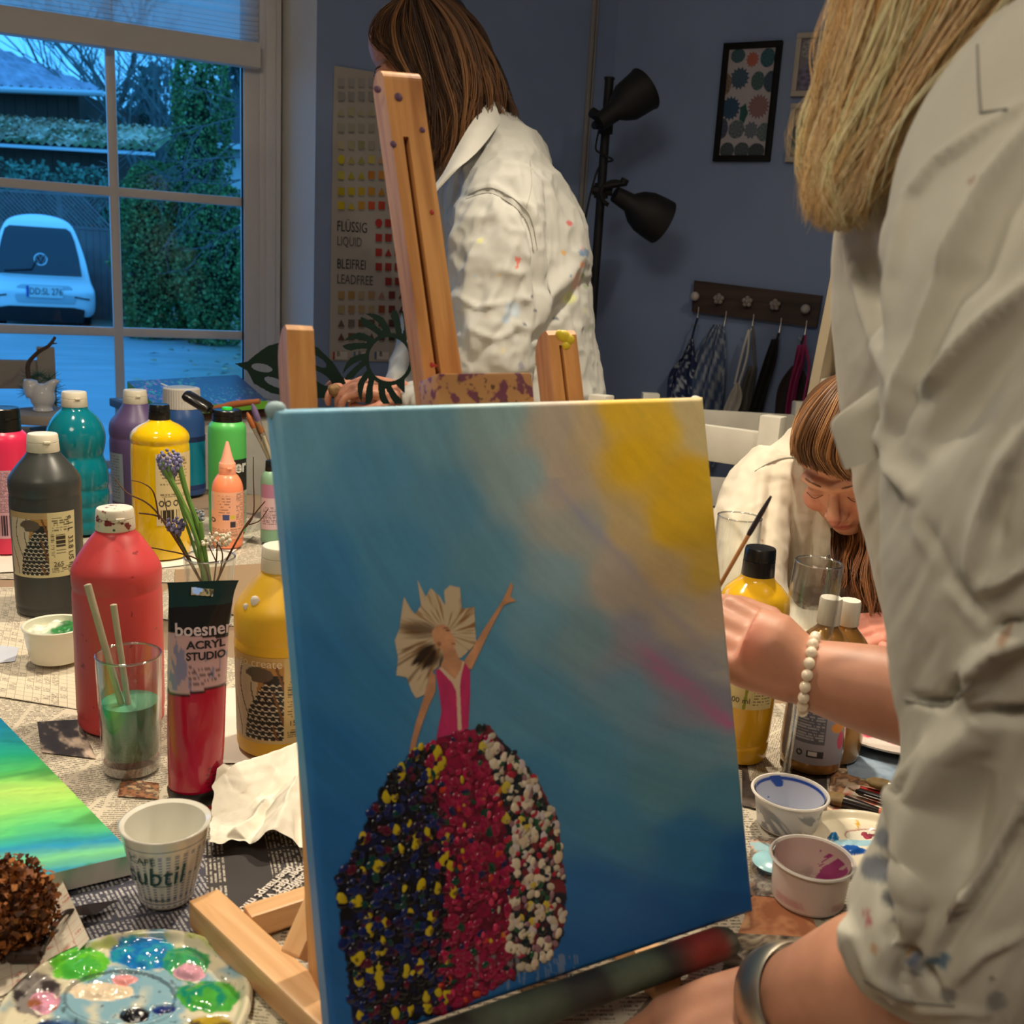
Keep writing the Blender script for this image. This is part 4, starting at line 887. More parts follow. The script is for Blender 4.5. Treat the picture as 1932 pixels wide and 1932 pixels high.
flat_white('grey_brown_board', 'bare brown board under the flower glass', [(330, 1150), (560, 1170), (520, 1062), (330, 1075)], 8.5, (150, 126, 98))
flat_white('paper_scrap', 'small pale paper scrap with orange stripe at the left edge', [(-40, 1256), (28, 1248), (36, 1222), (-40, 1214)], 10, (196, 200, 212))
flat_white('white_sheet', 'white paper in front of the seated woman', [(1490, 1228), (1660, 1250), (1650, 1178), (1500, 1160)], 9, (226, 216, 190))
# pictures printed in the newspapers on the right and left
def photo(label, px, lay, cols, seed, lam=9.0, n=(40, 40), contrast=1.0):
    z = TT+.0006+lay*.0003; V, uv, F_, G_ = quad(px, z, n, None, .0008, seed)
    t_ = n2(F_*lam, G_*lam, seed, 4)*1.6*contrast+.5; cs = [np.array(lin(c)) for c in cols]; k = len(cs)-1; t_ = np.clip(t_, 0, .999)*k; i = t_.astype(int); f = (t_-i)[..., None]; cs = np.array(cs); c = cs[i]*(1-f)+cs[np.minimum(i+1, k)]*f
    b = B(); b.grid(V, c); o = Thing('newspaper_page', label, 'newspaper', (V[..., 0].mean(), V[..., 1].mean(), V[..., 2].min())); o.add('sheet', b, VC(.7), angle=180); return o
photo('dark newspaper photo with a pale face near the red bottle', [(78, 1420), (182, 1432), (150, 1358), (70, 1362)], 8, [(40, 36, 38), (48, 42, 44), (60, 52, 50), (190, 170, 150)], 5, 3.2)
photo('newspaper photo strip with a tanned face below the water glass', [(222, 1502), (300, 1508), (300, 1478), (230, 1470)], 9, [(96, 56, 36), (176, 120, 80), (70, 62, 58), (206, 170, 130)], 6, 4)
photo('dark brown newspaper picture under the yellow and gold bottles', [(1400, 1520), (1560, 1560), (1560, 1440), (1400, 1430)], 9, [(50, 44, 40), (84, 70, 60), (60, 52, 48), (110, 92, 76)], 7, 5)
photo('brown newspaper picture in front of the gold bottle', [(1560, 1530), (1690, 1560), (1690, 1462), (1570, 1448)], 10, [(120, 84, 60), (186, 138, 100), (90, 64, 50), (206, 176, 146)], 8, 6)
photo('newspaper page with a pale blue picture beside the brushes', [(1600, 1462), (1722, 1496), (1722, 1430), (1590, 1402)], 11, [(140, 160, 182), (156, 176, 196), (128, 148, 170), (100, 110, 120)], 9, 2.4)
photo('newspaper page with red and skin toned print under the brushes', [(1560, 1550), (1720, 1580), (1720, 1500), (1600, 1478)], 10.5, [(200, 186, 166), (206, 150, 130), (180, 80, 70), (212, 198, 178)], 10, 5)
photo('newspaper page with faces between the two plastic tubs', [(1415, 1690), (1560, 1700), (1600, 1590), (1415, 1580)], 9.5, [(104, 100, 96), (190, 176, 160), (72, 70, 70), (206, 160, 130), (150, 190, 200)], 12, 6)
photo('orange brown newspaper picture under the pink stained tub', [(1385, 1780), (1560, 1800), (1520, 1700), (1420, 1690)], 10.2, [(160, 100, 66), (196, 136, 96), (140, 88, 60), (206, 160, 120)], 13, 2.5)
photo('newspaper page with grey and cream shapes below the canvas corner', [(1300, 1870), (1540, 1890), (1545, 1770), (1370, 1760)], 10.4, [(90, 78, 66), (200, 186, 160), (120, 104, 88), (176, 160, 136), (60, 52, 48)], 14, 3)
photo('dark newspaper advert at the lower edge under the easel ledge', [(1130, 2000), (1420, 2010), (1460, 1890), (1250, 1850)], 10.6, [(70, 58, 54), (86, 70, 62), (60, 50, 46), (120, 100, 84)], 16, 2)
sheet_thing('newspaper_clipping', 'small white text clipping below the easel ledge', 'newspaper', [(1292, 1858), (1352, 1862), (1372, 1800), (1312, 1796)], 12, newsprint('clip', (214, 206, 192), (90, 84, 78), .0042, .04, fine=.8), seed=23)
sheet_thing('newspaper_sheet', 'newspaper with slanted print between yellow bottle and gold bottle', 'newspaper', [(1420, 1500), (1530, 1430), (1500, 1340), (1400, 1390)], 8.7, NEWS, seed=25, rot=True)
# headline on the dark page
hv = []
for k, s_ in enumerate(('Qualifiziert!', 'Aber darf Whm', 'überhaupt mit?')):
    V_, F_ = text_geo(s_, .0115, 'CENTER', .02); o_ = T(556-k*26, 1668+k*4, TT+.0006+9*.0003+.002); q1 = T(440-k*26+62, 1650+k*12, o_[2]); ex = T(556-k*26+60, 1668+k*4-52, o_[2])-o_; ex[2] = 0; ex /= np.linalg.norm(ex); ey = A(-ex[1], ex[0], 0)
    b = B(); b.add(np.array([o_-ex*x*1-ey*y*1 for x, y, _ in V_]), F_); hv.append(dp.add('headline', b, mat('white_ink', (214, 206, 196), .7), smooth=False))

# ================================================================== bottles
TZ = TT+.0055
PH_CAM = lambda c: math.atan2(-c[1], -c[0])
class Vessel: pass
def vessel(u, v_front, half_base, rows, zb=TZ):
    q = T(u, v_front, zb); r = half_base*mpp(q); hd = q-CAM; hd[2] = 0; hd /= np.linalg.norm(hd); c = q+hd*r*.97
    V = Vessel(); V.x, V.y, V.zb = c[0], c[1], zb; V.c = A(c[0], c[1], 0); V.ph = PH_CAM(c)
    V.prof = V.rows(rows) if False else [(hw*mpp((c[0], c[1], hz(c[0], c[1], v))), hz(c[0], c[1], v)) for hw, v in rows]
    V.R = max(r for r, z in V.prof); V.mp = mpp((c[0], c[1], zb+.1)); return V
def vrows(V, rows): return [(hw*mpp((V.x, V.y, hz(V.x, V.y, v))), hz(V.x, V.y, v)) for hw, v in rows]
def soften(p, n=5):                                     # Chaikin corner cut, keeps the outline
    p = [np.array(a) for a in p]; out = [p[0]]
    for i in range(len(p)-1):
        d = np.linalg.norm(p[i+1]-p[i]); k = min(.3, .004/max(d, 1e-6)); out += [p[i]*(1-k)+p[i+1]*k, p[i]*k+p[i+1]*(1-k)]
    return out+[p[-1]]
def bottle(name, label, u, vf, hb, body, cap, bm_, cm_, cat='bottle', capkind='flip', group=None, caplabel=None):
    V = vessel(u, vf, hb, body); t = Thing(name, label, cat, (V.x, V.y, V.zb), group)
    pr = V.prof[::-1] if V.prof[0][1] > V.prof[-1][1] else V.prof
    pr = [(0, V.zb+.002), (pr[0][0]*.9, V.zb), (pr[0][0], V.zb+.003)]+[p for p in pr if p[1] > V.zb+.006]; ztop = pr[-1][1]
    b = B(); b.lathe(soften(pr)+[(0, ztop)], V.c, 56); V.body = t.add('body', b, bm_, angle=35)
    cp = vrows(V, cap); cp = cp[::-1] if cp[0][1] > cp[-1][1] else cp; z0, z1 = ztop-.001, cp[-1][1]; r0, r1 = cp[0][0], cp[-1][0]; b = B()
    if capkind == 'flip':
        zs_ = z0+(z1-z0)*.55; rs = r0+(r1-r0)*.55
        b.lathe([(0, z0), (r0*.97, z0), (r0, z0+.0012), (rs, zs_-.0006), (rs-.0008, zs_), (rs, zs_+.0006), (r1, z1-.0022), (r1*.94, z1-.0004), (r1*.8, z1), (0, z1)], V.c, 44)
        a = V.ph+.25; b.box(A(V.x+rs*math.cos(a), V.y+rs*math.sin(a), zs_+.001), (.005, .009, .0035), np.array(Matrix.Rotation(a, 3, 'Z')), .001)
    else:
        n = 88; ph = np.arange(n+1)*2*np.pi/n; rib = 1+.022*(np.arange(n+1) % 2)
        V_ = []
        for r, z, k in ((r0*.98, z0, 0), (r0, z0+.001, 1), (r1, z1-.002, 1), (r1*.95, z1, 0), (0.0001, z1, 0)): V_.append(np.stack([V.x+r*np.cos(ph)*(rib if k else 1), V.y+r*np.sin(ph)*(rib if k else 1), np.full(n+1, z)], -1))
        b.grid(np.array(V_))
    V.cap = t.add('cap', b, cm_, label=caplabel, angle=35); V.t = t; V.z1 = z1; return V
def r_at(V, z): 
    p = sorted(V.prof, key=lambda a: a[1]); return float(np.interp(z, [a[1] for a in p], [a[0] for a in p]))
def cyl(V, d, z, out=.0005): r = r_at(V, z)+out; return A(V.x+r*math.cos(V.ph+d), V.y+r*math.sin(V.ph+d), z)
def hzf(V, v):                                          # height on the side facing the camera
    z = hz(V.x, V.y, v); d = V.c/np.linalg.norm(V.c)
    for _ in range(3): r = r_at(V, z); z = hz(V.x-d[0]*r, V.y-d[1]*r, v)
    return z
def ang(V, du, z): return math.asin(max(-.98, min(.98, du*V.mp/r_at(V, z))))
def label_patch(V, v0, v1, du0, du1, painter, nx=90, ny=90, name='label', out=.0005, m_=None):
    z1, z0 = hzf(V, v0), hzf(V, v1); zm = (z0+z1)/2; a0, a1 = ang(V, du0, zm), ang(V, du1, zm)
    if du0 <= -900: a0 = -2.4
    if du1 >= 900: a1 = 2.4
    ds = np.linspace(a0, a1, nx); zz = np.linspace(z1, z0, ny); rr_ = np.array([r_at(V, z) for z in zz])+out
    X, Y = np.meshgrid(np.linspace(0, 1, nx), np.linspace(0, 1, ny)); Vv = np.stack([V.x+rr_[:, None]*np.cos(V.ph+ds), V.y+rr_[:, None]*np.sin(V.ph+ds), np.repeat(zz[:, None], nx, 1)], -1)
    b = B(); b.grid(Vv, np.clip(painter(X, Y), 0, 1)); return V.t.add(name, b, m_ or VC(.45), V.body, angle=180)
def wrap_text(V, body, du, v, h, col, sx=1, bold=0, vert=False, out=.0011, parent=None, shear=0, align='CENTER'):
    z = hzf(V, v); V_, F_ = text_geo(body, h*V.mp*1.35, align, bold, shear); r = r_at(V, z); d0 = ang(V, du, z)
    x, y = V_[:, 0]*sx, V_[:, 1]
    if vert: x, y = y.copy(), -V_[:, 0]*sx
    pts = np.array([cyl(V, d0+a/r, z+c, out) for a, c in zip(x, y)]); b = B(); b.add(pts, F_); return V.t.add('lettering', b, mat('ink_%s' % str(col), col, .6), parent, smooth=False)
def plain(c): return lambda X, Y: np.ones(X.shape+(3,))*lin(c)
def lines(X, Y, x0, x1, y0, y1, n, seed, col, c, dens=.0):
    f = (Y-y0)/(y1-y0)*n; m_ = (X > x0) & (X < x1) & (Y > y0) & (Y < y1) & ((f % 1) < .5) & (n2(X*40, np.floor(f)*3.3, seed, 2) > -.12+dens)
    return mix(c, lin(col), m_*.85)
def barcode(X, Y, x0, x1, y0, y1, col, c, horiz=False):
    q = (Y-y0)/(y1-y0) if horiz else (X-x0)/(x1-x0); m_ = (X > x0) & (X < x1) & (Y > y0) & (Y < y1) & (vn(np.stack([q*22, q*0, q*0], -1), 4) > -.05); return mix(c, lin(col), m_*1.0)
def art_label(paper, bits):
    def f(X, Y):                                        # an ornamental picture: black scale pattern, white drapery, ochre ground; print column at the side
        c = np.ones(X.shape+(3,))*lin(paper); pic = (X < .60) & (Y > .10) & (Y < .965)
        c = mix(c, lin((170, 126, 62)), pic*1.0)
        dr = pic & (X < .33-.12*(Y-.5)); c = mix(c, lin((198, 184, 158)), dr*1.0); c = mix(c, lin((64, 52, 42)), dr & (np.abs(((X*7+np.sin(Y*5)*.55) % 1)-.5) < .05))
        cen = .47-.14*(Y-.55); rob = pic & (np.abs(X-cen) < .06+.16*sstep(.12, .7, Y)) & (Y > .2); c = mix(c, lin((26, 22, 22)), rob*1.0)
        r_ = 15; gx_, gy_ = X*r_+.5*(np.floor(Y*17) % 2), Y*17; dd = np.hypot((gx_ % 1)-.5, ((gy_ % 1)-.1)*1.1); c = mix(c, lin((206, 196, 172)), rob & (np.abs(dd-.44) < .085) & (Y > .3))
        hd = pic & (np.hypot((X-.36)/.14, (Y-.2)/.09) < 1); c = mix(c, lin((92, 78, 64)), hd*1.0); c = mix(c, lin((198, 184, 158)), pic & (np.hypot((X-.22)/.07, (Y-.27)/.05) < 1))
        c = mix(c, lin((110, 70, 34)), pic & (X > .5) & (np.abs(((X*9-Y*2.5) % 1)-.5) < .12)); c = mix(c, lin(bits), (Y < .10) & (X < .60))
        c = barcode(X, Y, .70, .84, .34, .64, (50, 44, 34), c, True); c = lines(X, Y, .64, .68, .3, .7, 14, 3, (60, 54, 44), c); c = lines(X, Y, .66, .9, .08, .30, 6, 4, (60, 54, 44), c); c = lines(X, Y, .64, .95, .84, .94, 4, 5, (60, 54, 44), c)
        return c
    return f
CREAM = mat('cream_cap', (222, 214, 192), .4, var=.03, vscale=30); BCAP = mat('black_cap', (20, 20, 21), .28); PL = lambda n, c, r=.32, **k: mat('plastic_'+n, c, r, **k)
# red bottle, smeared cap
def smear_cap(name, base, cols, dens):
    M = mat(name, base, .4)
    N, L = M.node_tree.nodes, M.node_tree.links; tc = N.new('ShaderNodeTexCoord'); src = None; prev = None
    for i, c in enumerate(cols):
        nz = N.new('ShaderNodeTexNoise'); nz.inputs['Scale'].default_value = 95+60*i; nz.inputs['Detail'].default_value = 4; mp_ = N.new('ShaderNodeMapping'); mp_.inputs['Location'].default_value = (i*3.1, i*1.7, i*.6); L.new(tc.outputs['Object'], mp_.inputs[0]); L.new(mp_.outputs[0], nz.inputs['Vector'])
        mr = N.new('ShaderNodeMapRange'); mr.inputs[1].default_value = dens[i]; mr.inputs[2].default_value = dens[i]+.04; L.new(nz.outputs[0], mr.inputs[0])
        mx = N.new('ShaderNodeMix'); mx.data_type = 'RGBA'; mx.inputs[7].default_value = (*lin(c), 1); L.new(mr.outputs[0], mx.inputs[0])
        if prev: L.new(prev, mx.inputs[6])
        else: mx.inputs[6].default_value = (*lin(base), 1)
        prev = mx.outputs[2]
    L.new(prev, N['Principled BSDF'].inputs['Base Color']); return M
V = bottle('paint_bottle', 'large red paint bottle with a paint smeared white cap', 231, 1391, 75, [(75, 1380), (77, 1345), (76, 1338), (76.5, 1334), (78, 1330), (80, 1112), (78.5, 1104), (80, 1098), (81, 1075), (78, 1062), (66, 1042), (44, 1010), (36, 1002), (35, 996)], [(36, 1000), (34, 957)],
       smear_cap('red_plastic', (204, 70, 72), [(150, 40, 44), (60, 70, 40)], [.665, .70]), smear_cap('smeared_cap', (218, 208, 188), [(120, 40, 40), (30, 100, 60)], [.60, .665]))
V = bottle('paint_bottle', 'dark grey paint bottle with a cream cap and a torn picture label', 97, 1166, 58, [(58, 1150), (59, 1136), (58, 1132), (59.5, 1128), (63, 935), (61.5, 929), (63, 924), (64, 905), (61, 895), (46, 874), (31, 856), (28, 850)], [(29, 852), (27, 817)], PL('grey', (58, 60, 58), .35), CREAM)
lb_ = label_patch(V, 968, 1090, -58, 46, art_label((206, 194, 148), (178, 150, 104)))
wrap_text(V, 'e 1 L  33.8 US fl. oz', 38, 1035, 11, (50, 46, 38), vert=True, parent=lb_); wrap_text(V, '265', 17, 1066, 9, (50, 46, 38), parent=lb_)
V = bottle('paint_bottle', 'matt yellow paint bottle with a cream cap half hidden by the canvas', 530, 1432, 78, [(80, 1420), (81, 1392), (87, 1200), (85, 1193), (87, 1187), (88, 1152), (85, 1136), (70, 1115), (46, 1085), (38, 1078), (37, 1072)], [(39, 1076), (37, 1028)], smear_cap('yellow_plastic', (222, 176, 42), [(206, 196, 170)], [.74]), CREAM)
lb_ = label_patch(V, 1243, 1404, -82, 70, art_label((200, 176, 120), (196, 160, 96)))
wrap_text(V, 'go create', -40, 1254, 17, (226, 212, 180), parent=lb_, align='CENTER'); wrap_text(V, '153', 24, 1366, 11, (60, 52, 40), parent=lb_)
b = B(); 
for du, v, s_ in ((-46, 1117, .005), (-62, 1128, .003)): 
    z = hz(V.x, V.y, v); b.ball(cyl(V, ang(V, du, z), z, .0005), (s_, s_*.5, s_*1.3), 8)
V.t.add('paint_blob', b, mat('white_paint_blob', (230, 224, 214), .3), V.body)
V = bottle('paint_bottle', 'pink bottle with a black cap cut by the left edge', 20, 1047, 42, [(42, 1036), (43, 860), (43, 834), (41, 820), (33, 812)], [(31, 812), (30, 768)], PL('pink', (232, 50, 92), .3), BCAP)
lb_ = label_patch(V, 888, 1016, -40, 8, lambda X, Y: barcode(X, Y, .62, .95, .66, .96, (60, 40, 50), lines(X, Y, .62, .97, .03, .62, 26, 7, (90, 60, 70), plain((206, 160, 170))(X, Y))))
V = bottle('paint_bottle', 'teal bottle with a bulbous shoulder and ribbed waist', 151, 1012, 54, [(54, 1000)]+[(55+dx, v) for v0 in (975, 948, 918) for v, dx in ((v0+7, 0), (v0, -2.5), (v0-7, 0))]+[(55, 900), (54, 880), (48, 864), (46, 858), (49, 848), (53, 826), (50, 806), (42, 790), (30, 776), (24, 772), (23, 766)], [(23.5, 768), (22, 738)], PL('teal', (8, 118, 134), .12, coat=.4), CREAM)
V = bottle('paint_bottle', 'violet paint bottle with a cream cap behind the yellow bottle', 261, 962, 44, [(45, 950), (48, 850), (48, 828), (46.5, 823), (48, 818), (48.5, 806), (46, 794), (36, 782), (24, 764), (22, 760)], [(22.5, 762), (21, 735)], PL('violet', (92, 74, 116), .4), CREAM)
label_patch(V, 858, 950, -47, -24, lambda X, Y: lines(X, Y, .2, .8, .05, .95, 16, 3, (90, 100, 110), plain((140, 156, 168))(X, Y)))
V = bottle('paint_bottle', 'glossy yellow bottle with a black cap behind the flowers', 307, 1058, 50, [(51, 1048), (52, 990), (53.5, 850), (53, 838), (51.5, 833), (53.5, 829), (54, 822), (50, 812), (38, 802), (21, 794), (19, 790)], [(20, 793), (18.5, 762)], PL('gloss_yellow', (232, 190, 8), .1, coat=.6), BCAP)
def ylab(X, Y):
    c = plain((214, 196, 150))(X, Y); c = lines(X, Y, .1, .8, .05, .45, 9, 9, (120, 104, 70), c, .1); c = barcode(X, Y, .1, .55, .78, .96, (50, 44, 30), c); c = lines(X, Y, .1, .85, .56, .62, 2, 5, (80, 70, 50), c)
    for cx in (.12, .27, .45): c = mix(c, lin((60, 54, 40)), (np.abs(np.hypot((X-cx)*.7, Y-.69)-.035) < .010))
    return c
label_patch(V, 857, 992, -9, 51, ylab)
wrap_text(V, 'ROOS', 34, 871, 7, (110, 90, 50))
V = bottle('paint_bottle', 'blue bottle with a wide ribbed white cap', 346, 938, 41, [(41, 925), (41.5, 830), (41.5, 800), (40, 785), (35, 773), (33, 769)], [(33.5, 770), (33, 731)], PL('blue', (46, 84, 142), .35), smear_cap('ribbed_cap', (212, 206, 196), [(90, 130, 90)], [.71]), capkind='rib', caplabel='wide ribbed white screw cap')
label_patch(V, 826, 836, -999, 999, plain((28, 46, 84)), 60, 4, 'stripe'); label_patch(V, 836, 917, -999, 999, lambda X, Y: mix(plain((8, 116, 140))(X, Y), lin((20, 130, 160)), n2(X*3, Y*3, 2)*.5+.5), 60, 20, 'band', m_=VC(.2)); label_patch(V, 917, 926, -999, 999, plain((34, 56, 106)), 60, 4, 'stripe')
b = B(); q = A(V.x, V.y, V.z1); b.lathe([(0, 0), (.028, 0), (.028, .0015), (0, .0015)], q, 30); b.box(q+A(-.034, -.006, .004), (.016, .008, .002), np.array(Matrix.Rotation(.35, 3, 'Y')), .0008); V.t.add('sealing_film', b, mat('film_white', (205, 214, 220), .2), V.cap)
V = bottle('paint_bottle', 'light green bottle with a black flip cap standing open', 430, 1010, 34, [(34, 1000), (35, 900), (35, 812), (34, 802), (30, 797), (27, 794)], [(27.5, 795), (26.5, 772)], PL('green', (84, 186, 92), .35), BCAP)
lb_ = label_patch(V, 868, 1000, 4, 34, lambda X, Y: lines(X, Y, .5, .95, .5, .95, 22, 4, (120, 120, 120), mix(plain((34, 36, 34))(X, Y), lin((180, 190, 170)), Y > .45)))
wrap_text(V, 'boesner', 20, 845, 24, (214, 216, 208), bold=.03, vert=True, align='LEFT', parent=lb_) if False else wrap_text(V, 'er', 24, 882, 24, (214, 216, 208), bold=.03, parent=lb_)
q = A(V.x, V.y, V.z1); b = B(); p0, p1 = P(396, 772, V.y), P(349, 744, V.y); b.tube([p0, p0+(p1-p0)*.1, p0+(p1-p0)*.9, p1], [.008, .0105, .0105, .008], 20, up=(0, 1, 0), rb=[.018, .020, .020, .016]); b.box(P(399, 775, V.y), (.012, .02, .004), np.array(Matrix.Rotation(.5, 3, 'Y')), .001); V.t.add('flip_lid', b, BCAP, V.cap)
b = B(); b.lathe([(0, 0), (.010, 0), (.009, .004), (0, .005)], q, 20); V.t.add('spout', b, mat('bright_green_paint', (60, 220, 70), .2), V.cap, label='bright green paint in the spout')
V = bottle('squeeze_bottle', 'small peach squeeze bottle with a pointed nozzle', 430, 1036, 28, [(28, 1026), (29, 990), (29.5, 930), (28, 912), (21, 898), (16, 894)], [(16, 894), (15.5, 872)], PL('peach', (246, 146, 106), .3), PL('peach_cap', (248, 170, 138), .35))
cp = vrows(V, [(14, 873), (10, 862), (4, 838), (2.5, 833)]); b = B(); b.lathe([(0, cp[0][1])]+cp+[(0, cp[-1][1])], V.c, 24); V.t.add('nozzle', b, PL('peach_nozzle', (246, 176, 150), .35), V.cap)
def plab(X, Y):
    c = plain((238, 176, 146))(X, Y)
    for k in range(8): c = lines(X, Y, .30, .62, .06+k*.06, .09+k*.06, 1, k, (100, 70, 60), c, .1)
    c = lines(X, Y, .76, .98, .02, .75, 24, 6, (110, 90, 90), c); c = lines(X, Y, .05, .95, .78, .98, 7, 8, (120, 90, 80), c)
    c = mix(c, lin((70, 76, 130)), (X > .42) & (X < .58) & (Y > .47) & (Y < .58)); c = mix(c, lin((50, 46, 60)), (X > .6) & (X < .74) & (Y > .62) & (Y < .74)); c = mix(c, lin((214, 190, 70)), (X > .6) & (X < .72) & (Y > .48) & (Y < .57)); c = mix(c, lin((60, 50, 60)), np.abs(np.hypot((X-.12)*.5, Y-.60)-.04) < .012)
    return mix(c, lin((206, 190, 190)), (X < .14) & (Y < .4))
label_patch(V, 930, 1018, -29, 27, plab, 110, 120)
b_ = bottle('paint_bottle', 'pale mint bottle half hidden behind the canvas edge', 512, 1026, 20, [(20, 1015), (20, 905), (17, 893), (12, 888)], [(12, 888), (11, 868)], PL('mint', (126, 168, 140), .35), BCAP)
label_patch(b_, 915, 1000, -18, 18, lambda X, Y: lines(X, Y, .1, .9, .5, .9, 10, 3, (90, 80, 90), mix(plain((206, 178, 186))(X, Y), lin((170, 120, 150)), Y < .3)))
# right hand bottles
V = bottle('paint_bottle', 'yellow squeeze bottle with a glossy black cap behind the arm', 1388, 1444, 54, [(53, 1430), (55, 1390), (53, 1386), (55, 1380), (60, 1250), (64, 1180), (66, 1150), (66, 1140), (62, 1120), (50, 1106), (33, 1092), (31, 1084)], [(31, 1086), (29, 1032)], PL('warm_yellow', (232, 180, 32), .14, coat=.5), BCAP)
lb_ = label_patch(V, 1282, 1338, -45, 50, lambda X, Y: mix(lines(X, Y, .62, .95, .1, .9, 8, 6, (120, 104, 60), plain((222, 208, 150))(X, Y)), lin((150, 156, 40)), (np.abs(X-.52+.04*Y) < .025)*1.0))
wrap_text(V, '500 ml', -8, 1322, 11, (60, 54, 36), parent=lb_)
def gold(u, vf, label, dy=0):
    V = bottle('paint_bottle', label, u, vf, 57, [(55, 1448), (58, 1430), (59, 1400), (55, 1290), (54, 1260), (56, 1235), (50, 1212), (34, 1194), (20, 1182), (18, 1174)] if not dy else [(52, 1430), (55, 1380), (52, 1290), (52, 1240), (46, 1215), (32, 1196), (19, 1184), (17, 1176)], [(21, 1176), (20.5, 1127)] if not dy else [(20, 1178), (19.5, 1132)], mat('gold_paint', (168, 120, 56), .22, .35, coat=.5), mat('white_cap', (226, 218, 204), .4), capkind='rib'); return V
V = gold(1524, 1463, 'front gold paint bottle with a white cap and grey label')
def glab(X, Y):
    c = plain((150, 150, 166))(X, Y); c = mix(c, lin((92, 94, 110)), (X > .1) & (X < .66) & (Y > .16) & (Y < .72)); c = lines(X, Y, .12, .64, .18, .70, 14, 2, (170, 170, 180), c)
    c = mix(c, lin((40, 40, 48)), np.abs(np.hypot((X-.32)*.9, Y-.86)-.03) < .012); c = mix(c, lin((40, 40, 48)), (X > .42) & (X < .66) & (Y > .81) & (Y < .90)); c = mix(c, lin((200, 200, 206)), (X > .44) & (X < .57) & (Y > .825) & (Y < .885))
    c = mix(c, lin((226, 150, 60)), np.hypot((X-.86)/.12, (Y-.50)/.07) < 1); return mix(c, lin((206, 70, 110)), np.hypot((X-.93)/.07, (Y-.68)/.12) < 1)
label_patch(V, 1300, 1442, -50, 52, glab, 90, 90)
gold(1562, 1444, 'rear gold paint bottle with a white cap', .05)

# ================================================================== glass, cups, tubs
TG = thin_glass('clear_glass', (.97, .98, .98), .05)
def spin(t, name, prof, V, m_, n=48, parent=None, **k): b = B(); b.lathe(prof, V.c if hasattr(V, 'c') else V, n); return t.add(name, b, m_, parent, **k)
# drinking glass with green water and two brush handles
V = vessel(250, 1470, 52, [(52, 1456), (60, 1234)]); r0, r1 = V.prof[0][0], V.prof[1][0]; z1 = V.prof[1][1]; zb = V.zb
t = Thing('water_glass', 'drinking glass of cloudy green paint water', 'glass', (V.x, V.y, zb))
rz = lambda z: r0+(r1-r0)*(z-zb)/(z1-zb)
spin(t, 'glass_wall', [(0, zb), (r0*.94, zb), (r0, zb+.002), (r1, z1-.001), (r1-.001, z1), (r1-.002, z1-.001), (rz(zb+.016)-.0022, zb+.016), (0, zb+.014)], V, TG)
zl = hz(V.x, V.y, 1322); prof = [(0, zb+.0145), (rz(zb+.016)-.003, zb+.0165)]+[(rz(z)-.0026, z) for z in np.linspace(zb+.02, zl, 12)]+[(0, zl)]
cz = [mix(lin((66, 92, 62)), lin((92, 156, 126)), sstep(.0, 1, (z-zb)/(zl-zb)))*.9 for r, z in prof]; b = B(); b.lathe(prof, V.c, 48, colv=np.array(cz)); t.add('water', b, VC(.15, trans=.0), label='cloudy green water')
for lab, (ua, va), (ub, vb), r in (('pale wooden brush handle leaning left in the water glass', (165, 1102), (232, 1340), 5.2), ('shorter pale brush handle standing in the water glass', (214, 1140), (243, 1335), 4.8)):
    p0, p1 = P(ua, va, V.y-.005), P(ub, vb, V.y-.008); p1 = p1; b = B(); b.tube(interp([p0, p0*.98+p1*.02, p0*.9+p1*.1, p1], 24), np.interp(np.linspace(0, 1, 24), [0, .05, .5, 1], [.0012, .0026, .0035, .0030])*r/5, 10); t2 = single('paintbrush', b, mat('raw_handle', (176, 164, 138), .55, var=.15, vscale=60), lab, 'brush', group=None, origin=p1)
RIMG = thin_glass('rim_glass', (.9, .92, .92), .35, 1.0)  # more reflective than the walls, so the added rims show a highlight
def rim(t, c, r, z, w=.0011, R=None):
    b = B(); ph = np.arange(12)*2*np.pi/12; b.lathe([(r+w*math.cos(a), z+w*1.3*math.sin(a)) for a in ph], c, 60, R, closed=True); t.add('rim', b, RIMG)
rim(t, V.c, r1-.001, z1)
spin(t, 'thick_base', [(0, zb+.001), (r0*.95, zb+.001), (r0-.001, zb+.010), (0, zb+.012)], V, RIMG)
# vase glass with flowers and twigs
V = vessel(397, 1180, 38, [(38, 1170), (42, 1120), (48, 1050)]); r0, r1 = V.prof[0][0], V.prof[2][0]; z1 = V.prof[2][1]; zb = V.zb
t = Thing('flower_glass', 'small clear tumbler holding spring stems and twigs', 'vase', (V.x, V.y, zb))
spin(t, 'glass_wall', [(0, zb), (r0*.95, zb), (r0, zb+.003), (V.prof[1][0], V.prof[1][1]), (r1, z1-.001), (r1-.001, z1), (r1-.002, z1-.001), (V.prof[1][0]-.002, V.prof[1][1]), (r0-.002, zb+.01), (0, zb+.008)], V, TG)
rim(t, V.c, r1-.001, z1); zw = hz(V.x, V.y, 1112); spin(t, 'water', [(0, zb+.009), (r0-.003, zb+.011), (r0*1.06-.003, zw), (0, zw)], V, thin_glass('water_clear', (.80, .82, .76), .08))
VX, VY = V.x, V.y
def stalks(name, label, cat, items, m_, extra=None):
    tt = Thing(name, label, cat, (VX, VY, zb+.012)); 
    for nm, pts, r0_, r1_, lst in items:
        pa = [P(u, v, VY+dy) for u, v, dy in pts]; b = B(); c = interp(pa, 20); b.tube(c, np.linspace(r0_, r1_, 20), 8); tt.add(nm, b, m_)
    if extra: extra(tt)
    return tt
MUS = mat('muscari_purple', (128, 126, 168), .6, var=.35, vscale=200)
